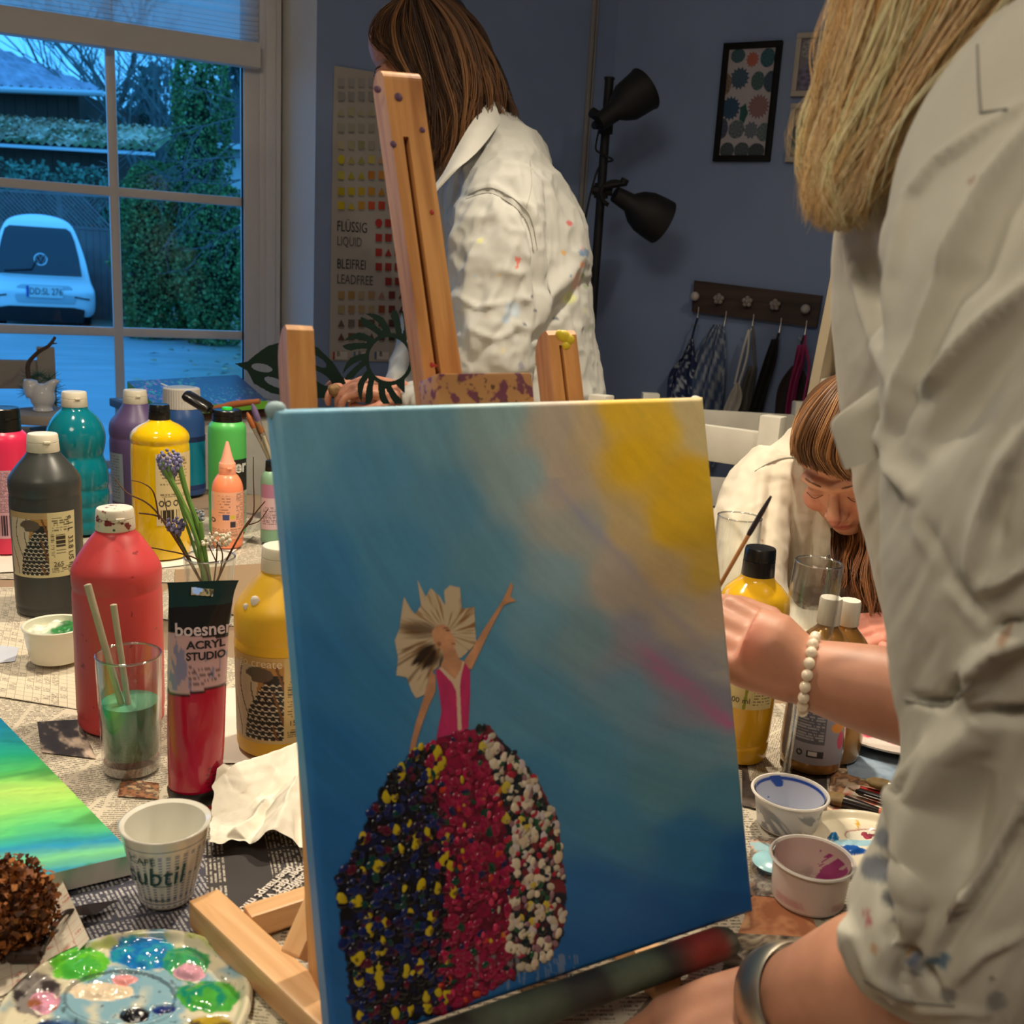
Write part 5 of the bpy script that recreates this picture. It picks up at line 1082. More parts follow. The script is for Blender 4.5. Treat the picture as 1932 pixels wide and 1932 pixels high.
def florets(path, n, rad, size, m_, tt, name='flower_spike'):
    b = B(); 
    for k in range(n):
        f = k/n; c = path[0]*(1-f)+path[1]*f; a = k*2.4; rr_ = rad*math.sin(math.pi*(.15+.8*(1-f)**.8)); b.ball(c+A(rr_*math.cos(a), rr_*math.sin(a), random.uniform(-.002, .002)), size*(1-.4*f), 7)
    tt.add(name, b, m_)
GRN = mat('stem_green', (98, 138, 62), .45, var=.2, vscale=60)
stalks('grape_hyacinth', 'fresh green grape hyacinth leaves with blue flower spikes in the tumbler', 'flower',
  [('leaf', [(386, 1110, 0), (370, 1010, 0), (340, 940, -.01), (303, 872, -.01)], .0030, .0042, 0), ('leaf', [(392, 1110, .005), (382, 1020, 0), (352, 930, 0), (338, 876, 0)], .003, .0040, 0), ('leaf', [(390, 1110, -.005), (372, 1020, -.01), (330, 920, -.01), (318, 880, -.012)], .003, .0026, 0), ('leaf', [(396, 1110, 0), (386, 1040, 0), (378, 985, 0)], .004, .003, 0), ('stem', [(388, 1100, .005), (352, 990, .005), (322, 892, .005)], .0022, .0018, 0), ('stem', [(380, 1100, .005), (345, 1030, .005), (330, 1000, .005)], .002, .0016, 0)], GRN,
  lambda tt: (florets((P(322, 900, VY), P(319, 852, VY)), 70, .015, .0042, MUS, tt), florets((P(334, 1006, VY), P(328, 980, VY)), 34, .012, .0040, MUS, tt), florets((P(374, 985, VY+.01), P(374, 962, VY+.01)), 24, .008, .003, mat('muscari_pale', (130, 140, 150), .6), tt)))
TWM2 = mat('twig_brown', (92, 62, 44), .8, var=.3, vscale=80)
stalks('twig_bundle', 'thin brown budding twigs spreading from the tumbler', 'twig',
  [('twig', p, a, c, 0) for p, a, c in (([(392, 1120, 0), (352, 1050, -.01), (322, 1000, -.01), (300, 975, -.01), (262, 968, -.01)], .0018, .001), ([(352, 1050, -.01), (290, 960, -.01), (240, 930, -.01), (217, 902, -.01)], .0016, .0007), ([(300, 980, -.01), (290, 930, -.015), (270, 912, -.015), (248, 906, -.015)], .0012, .0006),
    ([(400, 1120, .01), (425, 1062, .01), (458, 1000, .01), (480, 970, .01), (500, 946, .01)], .0018, .0008), ([(458, 1000, .01), (478, 970, .01), (478, 900, .015), (478, 862, .015)], .0012, .0006), ([(470, 990, .01), (490, 982, .01), (506, 960, .01)], .001, .0006), ([(398, 1120, 0), (380, 1060, -.01), (300, 1036, -.01), (268, 1034, -.01)], .0014, .0007), ([(405, 1120, 0), (420, 1050, 0), (405, 1020, 0), (395, 1012, 0)], .0012, .0007), ([(352, 1050, -.01), (320, 980, 0), (310, 940, 0)], .001, .0006), ([(392, 1130, -.01), (420, 1100, -.02), (435, 1120, -.02), (432, 1150, -.02)], .0012, .0006))], TWM2)
def gyps(tt):
    b = B()
    for k in range(46): b.ball(P(random.uniform(382, 434), random.uniform(1008, 1030)+random.gauss(0, 3), VY+random.uniform(-.02, .01)), random.uniform(.0018, .0034), 6)
    tt.add('blossom', b, mat('white_blossom', (214, 206, 184), .6), kind='stuff')
stalks('white_blossom_sprig', 'small cluster of cream blossoms above the tumbler rim', 'flower', [('stem', [(402, 1110, 0), (408, 1060, -.005), (410, 1022, -.005)], .0012, .0008, 0), ('stem', [(408, 1060, -.005), (394, 1030, -.01), (388, 1018, -.01)], .0009, .0006, 0)], TWM2, gyps)
q = T(372, 1185, TZ); b = B(); b.tube(np.array([q+A(.022*math.cos(a), .02*math.sin(a)+.01, .0) for a in np.linspace(0, 6.28, 30)]), .004, 8, False); single('dark_ring', b, mat('dark_ring_grey', (54, 56, 60), .4), 'dark metallic ring lying behind the crimson tube', 'ring')  # metallic ring, modelled in plain dark grey
# ramekin with green paint
V = vessel(108, 1256, 46, [(47, 1244), (54, 1196), (55, 1186), (57, 1184), (59, 1177)], TZ+.004); p = V.prof; zt = p[-1][1]
t = Thing('ramekin', 'white ramekin with thick green paint', 'bowl', (V.x, V.y, V.zb))
spin(t, 'bowl', [(0, V.zb+.001), (p[0][0]*.96, V.zb), (p[0][0], V.zb+.003)]+p[1:-1]+[(p[-1][0], zt-.001), (p[-1][0]-.001, zt), (p[-1][0]-.004, zt-.001), (p[0][0]-.002, V.zb+.006), (0, V.zb+.006)], V, mat('porcelain_cream', (222, 218, 200), .25, coat=.4))
zp = zt-.010; n = 60; ph, rr_ = np.meshgrid(np.linspace(0, 2*np.pi, n), np.linspace(0, 1, 22)); R_ = (p[-1][0]-.005); X, Y = V.x+R_*rr_*np.cos(ph), V.y+R_*rr_*np.sin(ph); Z = zp+.010*np.clip(n2(X*70, Y*70, 3)+.35*(X-V.x)/R_+.25, -.2, 1)
b = B(); b.grid(np.stack([X, Y, Z], -1), np.clip(mix(lin((40, 120, 58)), lin((210, 216, 196)), sstep(.15, -.3, (X-V.x)/R_+.5*n2(X*90, Y*90, 5)+.05))*(1+.8*n2(X*160, Y*160, 8))[..., None], 0, 1)); t.add('paint', b, VC(.35), label='thick dried green paint', angle=180)
# espresso cup with blue dashes
V = vessel(316, 1716, 46, [(46, 1704), (52, 1672), (66, 1620), (79, 1565), (84, 1547)]); p = V.prof; zt = p[-1][1]; rc = lambda z: float(np.interp(z, [a[1] for a in p], [a[0] for a in p])); V.t = t = Thing('espresso_cup', 'white espresso cup with blue dashes and dark green lettering', 'cup', (V.x, V.y, V.zb))
zz = np.concatenate([[V.zb, V.zb+.0015], np.linspace(V.zb+.003, zt-.002, 70), [zt-.0006, zt]]); rr_ = np.array([rc(V.zb)*.93, rc(V.zb)*.985]+[rc(z) for z in zz[2:-1]]+[rc(zt)-.0014]); nph = 300; ph = np.linspace(0, 2*np.pi, nph)
Vv = np.stack([V.x+rr_[:, None]*np.cos(ph), V.y+rr_[:, None]*np.sin(ph), np.repeat(zz[:, None], nph, 1)], -1)
cq_ = np.ones(Vv.shape)*lin((216, 212, 200)); ZN = np.repeat(((zz-V.zb)/(zt-V.zb))[:, None], nph, 1); PHI = np.repeat(ph[None], len(zz), 0)
colk = np.floor(PHI/(2*np.pi)*30); fx = (PHI/(2*np.pi)*30) % 1; fyv = (ZN*26) % 1; dash = (fx > .18) & (fx < .62) & (fyv > .3) & (fyv < .68) & (ZN < .80) & (ZN > .05) & (vn(np.stack([colk*3.1, np.floor(ZN*4)*2.7, 0*ZN], -1), 5) > -.55); cq_ = mix(cq_, lin((176, 182, 188)), ((fx > .1) & (fx < .7) & (ZN < .82) & (ZN > .05))*.3); cq_ = mix(cq_, lin((74, 92, 132)), dash*1.0); cq_ = mix(cq_, lin((70, 90, 110)), ((np.abs(ZN-.86) < .004) | (np.abs(ZN-.10) < .004))*.8)
b = B(); b.grid(Vv, cq_); V.body = t.add('wall', b, VC(.16, coat=.5), angle=180)
spin(t, 'inner_wall', [(rc(zt)-.0014, zt), (rc(zt)-.0045, zt-.002), (rc(V.zb)*.9, V.zb+.010), (rc(V.zb)*.6, V.zb+.006), (0, V.zb+.005)], V, mat('cup_glaze', (222, 220, 208), .15, coat=.5)); spin(t, 'foot', [(0, V.zb), (rc(V.zb)*.93, V.zb)], V, mat('cup_glaze', (222, 220, 208), .15, coat=.5))
TEAL = (28, 74, 72); wrap_text(V, 'subtil', -24, 1655, 46, TEAL, .84, parent=V.body, shear=.12); wrap_text(V, 'CAFÉ', -42, 1626, 15, TEAL, 1.1, parent=V.body)
z_ = hz(V.x, V.y, 1667); b = B(); b.tube([cyl(V, a, z_, .0006) for a in np.linspace(-.75, .1, 14)], .00025, 4); b.tube([cyl(V, a, hz(V.x, V.y, 1637), .0006) for a in np.linspace(-.35, .15, 10)], .00025, 4); t.add('underline', b, mat('ink_%s' % str(TEAL), TEAL, .6), V.body)
# plastic tubs
def tub(label, u, vf, hb, rim, blue, inner, ext, grey):
    V = vessel(u, vf, hb, rim); p = V.prof; zt = p[-1][1]; rt, rb_ = p[-1][0], p[0][0]; t = Thing('plastic_tub', label, 'tub', (V.x, V.y, V.zb)); zz = np.linspace(V.zb+.002, zt-.004, 40); r_ = lambda z: rb_+(rt-.003-rb_)*(z-V.zb)/(zt-V.zb); ph = np.linspace(0, 2*np.pi, 140)
    Vv = np.array([[(V.x+r_(z)*math.cos(a), V.y+r_(z)*math.sin(a), z) for a in ph] for z in zz]); ZN, PN = np.meshgrid(np.linspace(0, 1, 40), ph, indexing='ij'); c = ext(ZN, PN-V.ph); b = B(); b.grid(Vv, c); t.add('wall', b, VC(.35), angle=180)
    b = B(); b.lathe([(0, V.zb), (rb_*.97, V.zb), (rb_, V.zb+.002)], V.c, 50); t.add('bottom', b, mat('tub_plastic', (206, 200, 194), .35)); b = B(); b.lathe([(rt-.003, zt-.003), (rt-.0008, zt-.0025), (rt, zt-.0012), (rt-.0008, zt), (rt-.0022, zt), (rt-.0034, zt-.002)], V.c, 60); t.add('rim', b, mat('tub_rim', (214, 208, 200), .3))
    zz2 = np.linspace(zt-.001, V.zb+.004, 40); rin = np.array([r_(z)-.0012 for z in zz2]); Vv = np.stack([V.x+rin[:, None]*np.cos(ph), V.y+rin[:, None]*np.sin(ph), np.repeat(zz2[:, None], 140, 1)], -1)
    rb2 = np.linspace(1, 0, 16)[1:]; Vb = np.stack([V.x+rin[-1]*rb2[:, None]*np.cos(ph), V.y+rin[-1]*rb2[:, None]*np.sin(ph), np.full((15, 140), V.zb+.004)], -1); Vv = np.concatenate([Vv, Vb]); D = np.concatenate([np.linspace(0, 1, 40), 1+np.linspace(0, 1, 16)[1:]]); DN, PN = np.meshgrid(D, ph, indexing='ij'); b = B(); b.grid(Vv, inner(DN, PN-V.ph)); t.add('inner_wall', b, VC(.2), angle=180); return V
sm = lambda Pn: np.stack([np.cos(Pn), np.sin(Pn)], 0)
def in_blue(D, a): x, y = sm(a); n_ = n2(x*2+D*1.5, y*2, 4); c = np.ones(D.shape+(3,))*lin((196, 200, 214)); c = mix(c, lin((30, 70, 160)), sstep(.02, .05, D)*sstep(.16, .12, D)); c = mix(c, lin((32, 78, 170)), ((D < .7) & (n_ > .18) & (y < -.1))*1.0); return mix(c, lin((176, 184, 196)), (D > 1)*1.0)
def ex_blue(Z, a): x, y = sm(a); n_ = n2(x*2.5+4, y*2.5+Z*2.2, 9); return mix(np.ones(Z.shape+(3,))*lin((206, 204, 202)), lin((138, 140, 146)), sstep(.06, .10, n_)*sstep(.95, .7, Z))
tub('translucent tub with blue paint under its rim', 1480, 1580, 54, [(54, 1566), (73, 1492)], 0, in_blue, ex_blue, 0)
def in_pink(D, a): x, y = sm(a); n_ = n2(x*4+D*2, y*4+D*3, 14); c = np.ones(D.shape+(3,))*lin((206, 184, 176)); w = sstep(.4, .75, np.cos(a-1.95))*(D > .25)*(D < 1.35); c = mix(c, lin((160, 52, 124)), ((n_ > .02) & (w > .3))*.95); return c
def ex_pink(Z, a): x, y = sm(a); n_ = n2(x*3+4, y*3+Z*2, 19); return mix(np.ones(Z.shape+(3,))*lin((212, 194, 184)), lin((196, 158, 156)), sstep(-.05, .1, n_)*sstep(.34, .24, Z)*sstep(.05, .12, Z))
tub('pale tub stained pink and magenta inside', 1518, 1727, 66, [(66, 1706), (76, 1640), (80, 1616)], 0, in_pink, ex_pink, 0)
# champagne flutes
def flute(label, ub, vb, ur, vr, rr_, zrow, y=None):
    q = T(ub, vb, TZ); s_ = mpp(q); top = P(ur, vr, q[1]); ax = top-q; L = np.linalg.norm(ax); ax /= L; R = orth(ax, (1, 0, 0)); w = rr_*s_
    pr = [(0, 0), (.034, 0), (.034, .0015), (.010, .004), (.0042, .012), (.0036, .3*L), (.0042, .42*L), (w*.40, .50*L), (w*.74, .58*L), (w*1.02, .70*L), (w*1.06, .80*L), (w, L)]; pi = [(w-.0012, L), (w*1.06-.0014, .80*L), (w*1.02-.0014, .70*L), (w*.74-.0014, .59*L), (w*.36, .52*L), (0, .50*L)]
    t = Thing('champagne_flute', label, 'glass', q); b = B(); b.lathe(soften(pr), q, 40, R); b.lathe(pi, q, 40, R); t.add('bowl', b, TG); rim(t, q, w-.0006, L, .0008, R); b = B(); b.lathe([(0, .004), (.0042, .012), (.0036, .3*L), (.0042, .42*L), (.006, .48*L), (0, .49*L)], q, 20, R); t.add('stem', b, RIMG); return t
flute('tall clear champagne flute in front of the gold bottle', 1480, 1478, 1545, 1061, 42, 0)
flute('clear champagne flute partly hidden behind the canvas edge', 1352, 1330, 1396, 975, 40, 0)

# ---- crimson acrylic tube standing on its black cap
q = T(356, 1524, TZ); q = q+A(0, .018, 0); x0, y0 = q[0], q[1]; s_ = mpp((x0, y0, .85)); zc0 = TZ; zc1 = hz(x0, y0, 1478)
t = Thing('paint_tube', 'crimson acrylic paint tube standing upside down on its black cap', 'paint tube', (x0, y0, TZ)); fd = A(x0, y0, 0); fd /= np.linalg.norm(fd); fr_ = A(fd[1], -fd[0], 0)
rowsT = interp([(1527, 357, 47, 1), (1480, 357, 49, 1), (1400, 360, 52, .92), (1300, 363, 53, .72), (1200, 367, 54, .40), (1150, 371, 56, .16), (1120, 374, 58, .05), (1098, 377, 63, .035)], 150)
zz = np.array([hz(x0, y0, v) for v in rowsT[:, 0]]); nph = 120; ph = np.linspace(0, 2*np.pi, nph); V_ = []; Cc = []
for (v, u, hw, k), z in zip(rowsT, zz):
    c = A(x0, y0, z)+fr_*((u-356)*s_+(v-1527)*.0*s_) + fr_*((1527-v)*(-.0)); a, bb_ = hw*s_, max(.0012, 47*s_*k*.95); row = c+np.cos(ph)[:, None]*fr_*a-np.sin(ph)[:, None]*fd*bb_
    tilt = .0 if v > 1150 else (1150-v)*.0
    V_.append(row)
V_ = np.array(V_); PJ = proj(V_); UU, VV = PJ[..., 0], PJ[..., 1]; lx_ = (np.cos(ph))[None]*np.ones(VV.shape); vv = rowsT[:, 0][:, None]*np.ones(VV.shape)-lx_*8
CRIM = lin((176, 14, 52)); c = np.ones(V_.shape)*CRIM
wave = 1292-6*np.sin(lx_*2.2)-5*lx_; c = mix(c, lin((24, 20, 24)), (vv < wave+5)*1.0); c = mix(c, lin((196, 158, 160)), (vv < wave)*1.0)
nn_ = n2(lx_*4, vv*.03, 6); c = mix(c, lin((110, 120, 160)), ((vv < wave-4) & (nn_ > .22))*.8)
c = mix(c, lin((22, 22, 24)), (vv < 1196)*1.0); c = mix(c, lin((20, 52, 54)), (vv < 1142-10*lx_)*1.0); c = mix(c, lin((36, 30, 34)), ((vv > 1430) & (lx_ > .35) & (lx_ < .80) & (n2(lx_*30, np.floor(vv/5)*3.1, 2) > -.1) & ((vv % 7) < 4) & (vv < 1470))*.7)
c = mix(c, lin((40, 20, 34)), ((vv > 1236) & (vv < wave-10) & (lx_ > -.3) & (lx_ < .75) & ((vv % 9) < 4.5) & (n2(lx_*26, np.floor(vv/9)*3.1, 4) > -.1) & (vv > 1250))*.7)
hole = (np.abs(lx_) < .36) & (np.abs(vv-1118) < 8); ny, nx = vv.shape; idx = np.arange(ny*nx).reshape(ny, nx); cell = ~hole[:-1, :-1]; Fq = np.stack([idx[:-1, :-1], idx[:-1, 1:], idx[1:, 1:], idx[1:, :-1]], -1)[cell].tolist()
ib = int(np.argmin(np.abs(rowsT[:, 0]-1478))); b = B(); b.add(V_.reshape(-1, 3), Fq, c.reshape(-1, 3)); tube_body = t.add('body', b, VC(.22, coat=.4), angle=180)
b = B(); n = 72; ph2 = np.linspace(0, 2*np.pi, n+1); rib = 1+.025*(np.arange(n+1) % 2); rows_ = []
cc0 = A(x0, y0, 0)+fr_*((357-356)*s_)
for r, z, k in ((.0001, zc0, 0), (44*s_, zc0, 0), (47*s_, zc0+.002, 1), (50.5*s_, zc1-.002, 1), (49*s_, zc1+.001, 0)): rows_.append(cc0+np.stack([r*np.cos(ph2)*(rib if k else 1), r*np.sin(ph2)*(rib if k else 1), np.full(n+1, z)], -1))
b.grid(np.array(rows_)); t.add('cap', b, BCAP, label='ribbed black screw cap')
def tube_text(body, u, v, h, col, sx=1, bold=0):
    V2, F2 = text_geo(body, h*s_*1.35, 'CENTER', bold); z = hz(x0, y0, v); pts = []
    for a, cz_, _ in V2:
        zz_ = z+cz_; vrow = float(np.interp(zz_, zz[::1] if zz[0] < zz[-1] else zz[::-1], rowsT[:, 0] if zz[0] < zz[-1] else rowsT[::-1, 0])); i = int(np.argmin(np.abs(rowsT[:, 0]-vrow))); uu, hw, k = rowsT[i, 1:]; aa, bb_ = hw*s_, max(.0012, 47*s_*k*.95); x = a*sx+(u-uu)*s_; f = math.sqrt(max(0, 1-(x/aa)**2)); pts.append(A(x0, y0, zz_)+fr_*((uu-356)*s_+x)-fd*(bb_*f+.0006))
    b = B(); b.add(pts, F2); t.add('lettering', b, mat('ink_%s' % str(col), col, .5), tube_body, smooth=False)
tube_text('boesner', 376, 1184, 25, (206, 186, 190), .92, .02); tube_text('ACRYL', 380, 1211, 15, (30, 26, 34), 1.1, .03); tube_text('STUDIO', 380, 1231, 15, (30, 26, 34), .98, .03)
# ================================================================== easel and its painting
O_ = A(-.0895, .5209, .785); _a, _l, _g, CW, CH = .4982, .2841, .0194, .3334, .3954
_t = A(math.cos(_a), math.sin(_a), 0); _bk = A(-math.sin(_a), math.cos(_a), 0); _up = _bk*math.sin(_l)+ZU*math.cos(_l)
ct = _t*math.cos(_g)+_up*math.sin(_g); cu = _up*math.cos(_g)-_t*math.sin(_g); cn = np.cross(ct, cu); cn = cn if cn@(CAM-O_) > 0 else -cn
def CP(u, v, off): return plane_hit(u, v, O_-cn*off, cn)
OIL = VC(.38, coat=.12)
pts = A([500, 790, 120, 172, 196], [560, 830, 104, 164, 194], [700, 900, 88, 152, 190], [600, 1100, 62, 132, 184], [580, 1250, 50, 120, 176], [620, 1420, 40, 112, 172], [640, 1600, 36, 104, 168], [650, 1900, 32, 98, 164],
  [800, 800, 112, 164, 186], [860, 950, 92, 150, 182], [760, 1050, 78, 144, 184], [950, 780, 140, 172, 176], [980, 900, 140, 166, 172], [930, 1050, 96, 150, 176], [1040, 800, 178, 166, 150], [1060, 900, 180, 166, 148], [1110, 800, 190, 170, 134], [1090, 1000, 158, 160, 154],
  [1160, 780, 216, 176, 40], [1200, 860, 214, 172, 20], [1270, 980, 206, 166, 28], [1330, 980, 204, 166, 34], [1250, 800, 214, 176, 40], [1300, 890, 206, 164, 14], [1335, 900, 200, 164, 30], [1310, 780, 194, 178, 130], [1330, 830, 192, 176, 130], [1180, 1000, 186, 164, 120], [1250, 1080, 192, 168, 124], [1340, 1080, 198, 166, 70], [1160, 1100, 172, 162, 150], [1280, 1160, 176, 164, 146], [1360, 1150, 184, 164, 140], [1370, 1230, 160, 160, 158],
  [1060, 1080, 126, 156, 168], [1010, 1180, 104, 150, 172], [1100, 1200, 120, 154, 168], [1180, 1200, 142, 142, 156], [1240, 1270, 132, 132, 152], [1330, 1330, 132, 134, 154], [1200, 1310, 106, 150, 172], [1320, 1400, 100, 146, 166], [1390, 1400, 112, 146, 164], [1000, 1330, 84, 144, 176], [900, 1250, 82, 142, 176], [1100, 1420, 78, 140, 172], [1250, 1490, 84, 138, 160], [1370, 1500, 74, 132, 162], [1150, 1560, 64, 128, 166], [1040, 1480, 62, 128, 170], [1300, 1600, 44, 112, 164], [1400, 1640, 28, 94, 160], [1120, 1680, 32, 102, 166], [1250, 1740, 26, 94, 160], [1100, 1820, 28, 96, 162], [1400, 1720, 24, 86, 152], [900, 1150, 86, 146, 178], [800, 1200, 74, 138, 178], [700, 1300, 54, 124, 174])
def sky_paint(U, V_):
    ph = np.arctan2(V_-560, 1560-U); r = np.hypot(V_-560, 1560-U)
    wx = U+26*n2(r/70, ph*3, 3)+8*n2(U/20, V_/20, 5); wy = V_+26*n2(r/70, ph*3, 9)
    num = 0; den = 0
    for x, y, R_, G_, B_ in pts:
        w = 1/((wx-x)**2+(wy-y)**2+500)**2.4; num = num+w[..., None]*lin((R_, G_, B_)); den = den+w
    c = num/den[..., None]; st = n2(r/9, ph*4, 12)*.5+n2(r/24, ph*5, 14)*.8+.35*n2(U/5, V_/7, 17)
    e = np.array([195., 145.]); q = np.clip(((wx-1180)*e[0]+(wy-1215)*e[1])/(e@e), 0, 1); d = np.hypot(wx-1180-q*e[0], wy-1215-q*e[1]); c = mix(c, lin((172, 96, 140)), .75*np.exp(-(d/17)**2)*sstep(-.05, .2, q)*(.7+st)); d = np.hypot(wx-1040-np.clip((wy-920)/330, 0, 1)*300, (wy-920)*.0); c = mix(c, lin((120, 120, 160)), .35*np.exp(-(d/20)**2)*(wy > 900)*(wy < 1260)*(.6+1.5*np.clip(st, 0, 1)))
    return c*1.22*(1+.16*st)[..., None]
E1_ = lambda L: [(x*.4565+600, y*.4565+1050) for x, y in L]
SK = E1_([(470, 775), (560, 720), (640, 712), (705, 695), (760, 760), (820, 820), (890, 900), (940, 980), (985, 1080), (1000, 1180), (1015, 1300), (1025, 1400), (1015, 1560), (960, 1660), (800, 1740), (700, 1800), (600, 1870), (540, 1880), (380, 1920), (240, 1960), (150, 1960), (130, 1800), (100, 1560), (80, 1400), (85, 1320), (140, 1230), (190, 1120), (230, 1030), (290, 900), (340, 860), (400, 790)])
b1 = lambda y: np.interp(y, [1400, 1640, 1900], [812, 842, 828]); b2 = lambda y: np.interp(y, [1370, 1500, 1640, 1830], [892, 946, 962, 958])
pg = Thing('easel_painting', 'square painting of a flower skirted dancer under a yellow sun on the easel', 'painting', O_)
nx, ny = 330, 390; X, Y = np.meshgrid(np.linspace(0, 1, nx), np.linspace(1, 0, ny)); V = O_+X[..., None]*ct*CW+Y[..., None]*cu*CH
rnd = .004; ex = np.minimum(np.minimum(X, 1-X)*CW, np.minimum(Y, 1-Y)*CH); V = V-cn*(np.clip(rnd-ex, 0, rnd)**2/rnd)[..., None]*.8
PJ = proj(O_+X[..., None]*ct*CW+Y[..., None]*cu*CH); PU, PV = PJ[..., 0], PJ[..., 1]; c = sky_paint(PU, PV)
wob = 7*n2(PU/14, PV/14, 31); ins = inpoly(PU+wob, PV+wob*.7, SK); fl_ = np.where(PU < b1(PV), 0, np.where(PU < b2(PV), 1, 2)); nn_ = n2(PU/16, PV/16, 41)
dk = mix(lin((12, 12, 18))*np.ones(c.shape), lin((20, 30, 78)), sstep(-.1, .3, nn_)); mg = mix(lin((96, 14, 44))*np.ones(c.shape), lin((150, 20, 66)), sstep(-.2, .2, nn_)); rt_ = mix(lin((24, 34, 48))*np.ones(c.shape), lin((120, 40, 50)), sstep(.0, .3, nn_))
c = np.where(ins[..., None], np.where((fl_ == 0)[..., None], dk, np.where((fl_ == 1)[..., None], mg, rt_)), c)
drip = (PV > 1800) & (PV < 1905) & (np.abs(n2(PU/5, PU*0, 51)) > .24) & (PU > 880) & (PU < 1090) & (PV < 1850+40*n2(PU/7, PU*0, 53)); c = mix(c, lin((150, 160, 170)), drip*.5)
cnv = mat('canvas_weave', vcol=True, rough=.42, bump=.35, bscale=1500, bdist=.0006); b = B(); b.grid(V, np.clip(c, 0, 1)); face = pg.add('painted_canvas', b, cnv, angle=180)
# wrapped edges
th = .019; b = B()
for s_, (p0, p1) in enumerate(((O_, O_+cu*CH), (O_+cu*CH, O_+cu*CH+ct*CW), (O_+cu*CH+ct*CW, O_+ct*CW), (O_+ct*CW, O_))):
    f = np.linspace(0, 1, 60); L_ = p0+(p1-p0)*f[:, None]; pj = proj(L_); cc = sky_paint(pj[:, 0], pj[:, 1])
    if s_ == 0: cc = mix(cc*1.15, lin((96, 150, 190)), np.full(60, .35))
    if s_ == 1: cc = mix(cc, lin((220, 214, 196)), .45+.4*n2(f*9, f*0, 3))
    b.grid(np.stack([L_-cn*.003, L_-cn*th*.5, L_-cn*th]), np.clip(np.stack([cc]*3), 0, 1))
b.add([O_-cn*th, O_+ct*CW-cn*th, O_+ct*CW+cu*CH-cn*th, O_+cu*CH-cn*th], [(0, 1, 2, 3)], (206, 196, 178)); pg.add('wrapped_edge', b, cnv, smooth=False)
b = B(); q = O_+cu*CH-cn*.008; b.ball(q+ct*.003, (.007, .007, .006), 10); pg.add('folded_corner', b, mat('canvas_fold', (150, 178, 186), .6)); b = B(); b.ball(O_+cu*(CH-.002)+ct*(CW-.003)-cn*.008, (.005, .005, .004), 10); pg.add('folded_corner', b, mat('canvas_fold_white', (216, 206, 196), .6))
# raised flower daubs on the skirt
def on_canvas(u, v, off=0.0): return CP(u, v, -off)
b = B(); rr = random.Random(12); mpx = mpp(O_+ct*.12+cu*.12); n_ = 0
xs = [p[0] for p in SK]; ys = [p[1] for p in SK]
CB = np.stack([ct, cu, cn], 1)
def daub(u, v, w, h, col, ang_=None):
    p = on_canvas(u, v); s = CB.T@(p-O_)
    if not (.004 < s[0] < CW-.004 and .004 < s[1] < CH-.004): return
    a = rr.uniform(0, 3.14) if ang_ is None else ang_; R = CB@np.array(Matrix.Rotation(a, 3, 'Z')); b.ball(p+cn*.0006, (w*mpx, h*mpx, rr.uniform(.0005, .0011)), 10, R, col)
while n_ < 1150:
    u, v = rr.uniform(min(xs), max(xs)), rr.uniform(min(ys), max(ys))
    if not inpoly(np.array([u]), np.array([v]), SK)[0]: continue
    n_ += 1; k = 0 if u < b1(v)+rr.gauss(0, 14) else (1 if u < b2(v)+rr.gauss(0, 12) else 2); q = rr.random(); g = rr.uniform(7, 12)
    if k == 0: col = (18, 18, 26) if q < .42 else (20, 36, 96) if q < .74 else (88, 16, 44) if q < .84 else (10, 62, 56) if q < .91 else (40, 20, 60)
    elif k == 1: col = (150, 18, 66) if q < .5 else (176, 26, 76) if q < .68 else (104, 14, 44) if q < .84 else (30, 30, 78) if q < .92 else (196, 60, 40) if q < .96 else (16, 66, 50)
    else: col = (24, 40, 44) if q < .28 else (32, 84, 58) if q < .4 else (176, 34, 60) if q < .54 else (150, 110, 120) if q < .64 else (196, 184, 164); g *= .9
    daub(u, v, g, g*rr.uniform(.55, .9), col)
for _ in range(330):
    u, v = rr.uniform(min(xs), max(xs)), rr.uniform(min(ys), max(ys))
    if not inpoly(np.array([u]), np.array([v]), SK)[0]: continue
    k = 0 if u < b1(v)+20 else (1 if u < b2(v) else 2)
    if k == 0 and rr.random() < .5: 
        g = rr.uniform(10, 16); daub(u, v, g*.6, g, (206, 184, 30), rr.uniform(-.4, .4)); daub(u+3, v+3, g*.35, g*.5, (120, 96, 24))
    elif k == 1 and rr.random() < .28: daub(u, v, rr.uniform(4, 7), rr.uniform(6, 9), rr.choice([(206, 176, 40), (206, 120, 50), (214, 60, 100)]), rr.uniform(-.4, .4))
    elif k == 2: 
        g = rr.uniform(9, 14); daub(u, v, g*.8, g, rr.choice([(226, 214, 190), (226, 214, 190), (216, 196, 170), (206, 196, 200), (206, 186, 70)]), rr.uniform(-.6, .6)); daub(u+2, v+4, g*.4, g*.35, (150, 140, 130))
for _ in range(70):
    u = rr.gauss(1000+0, 40); v = rr.uniform(1400, 1820)
    if inpoly(np.array([u]), np.array([v]), SK)[0] and u > b2(v)-6: g = rr.uniform(8, 12); daub(u, v, g*.75, g, rr.choice([(230, 218, 196), (222, 206, 180), (210, 200, 196)]), rr.uniform(-.6, .6))
pg.add('impasto_flowers', b, VC(.24, coat=.3), face, kind='stuff', label='thick raised flower daubs of the skirt')
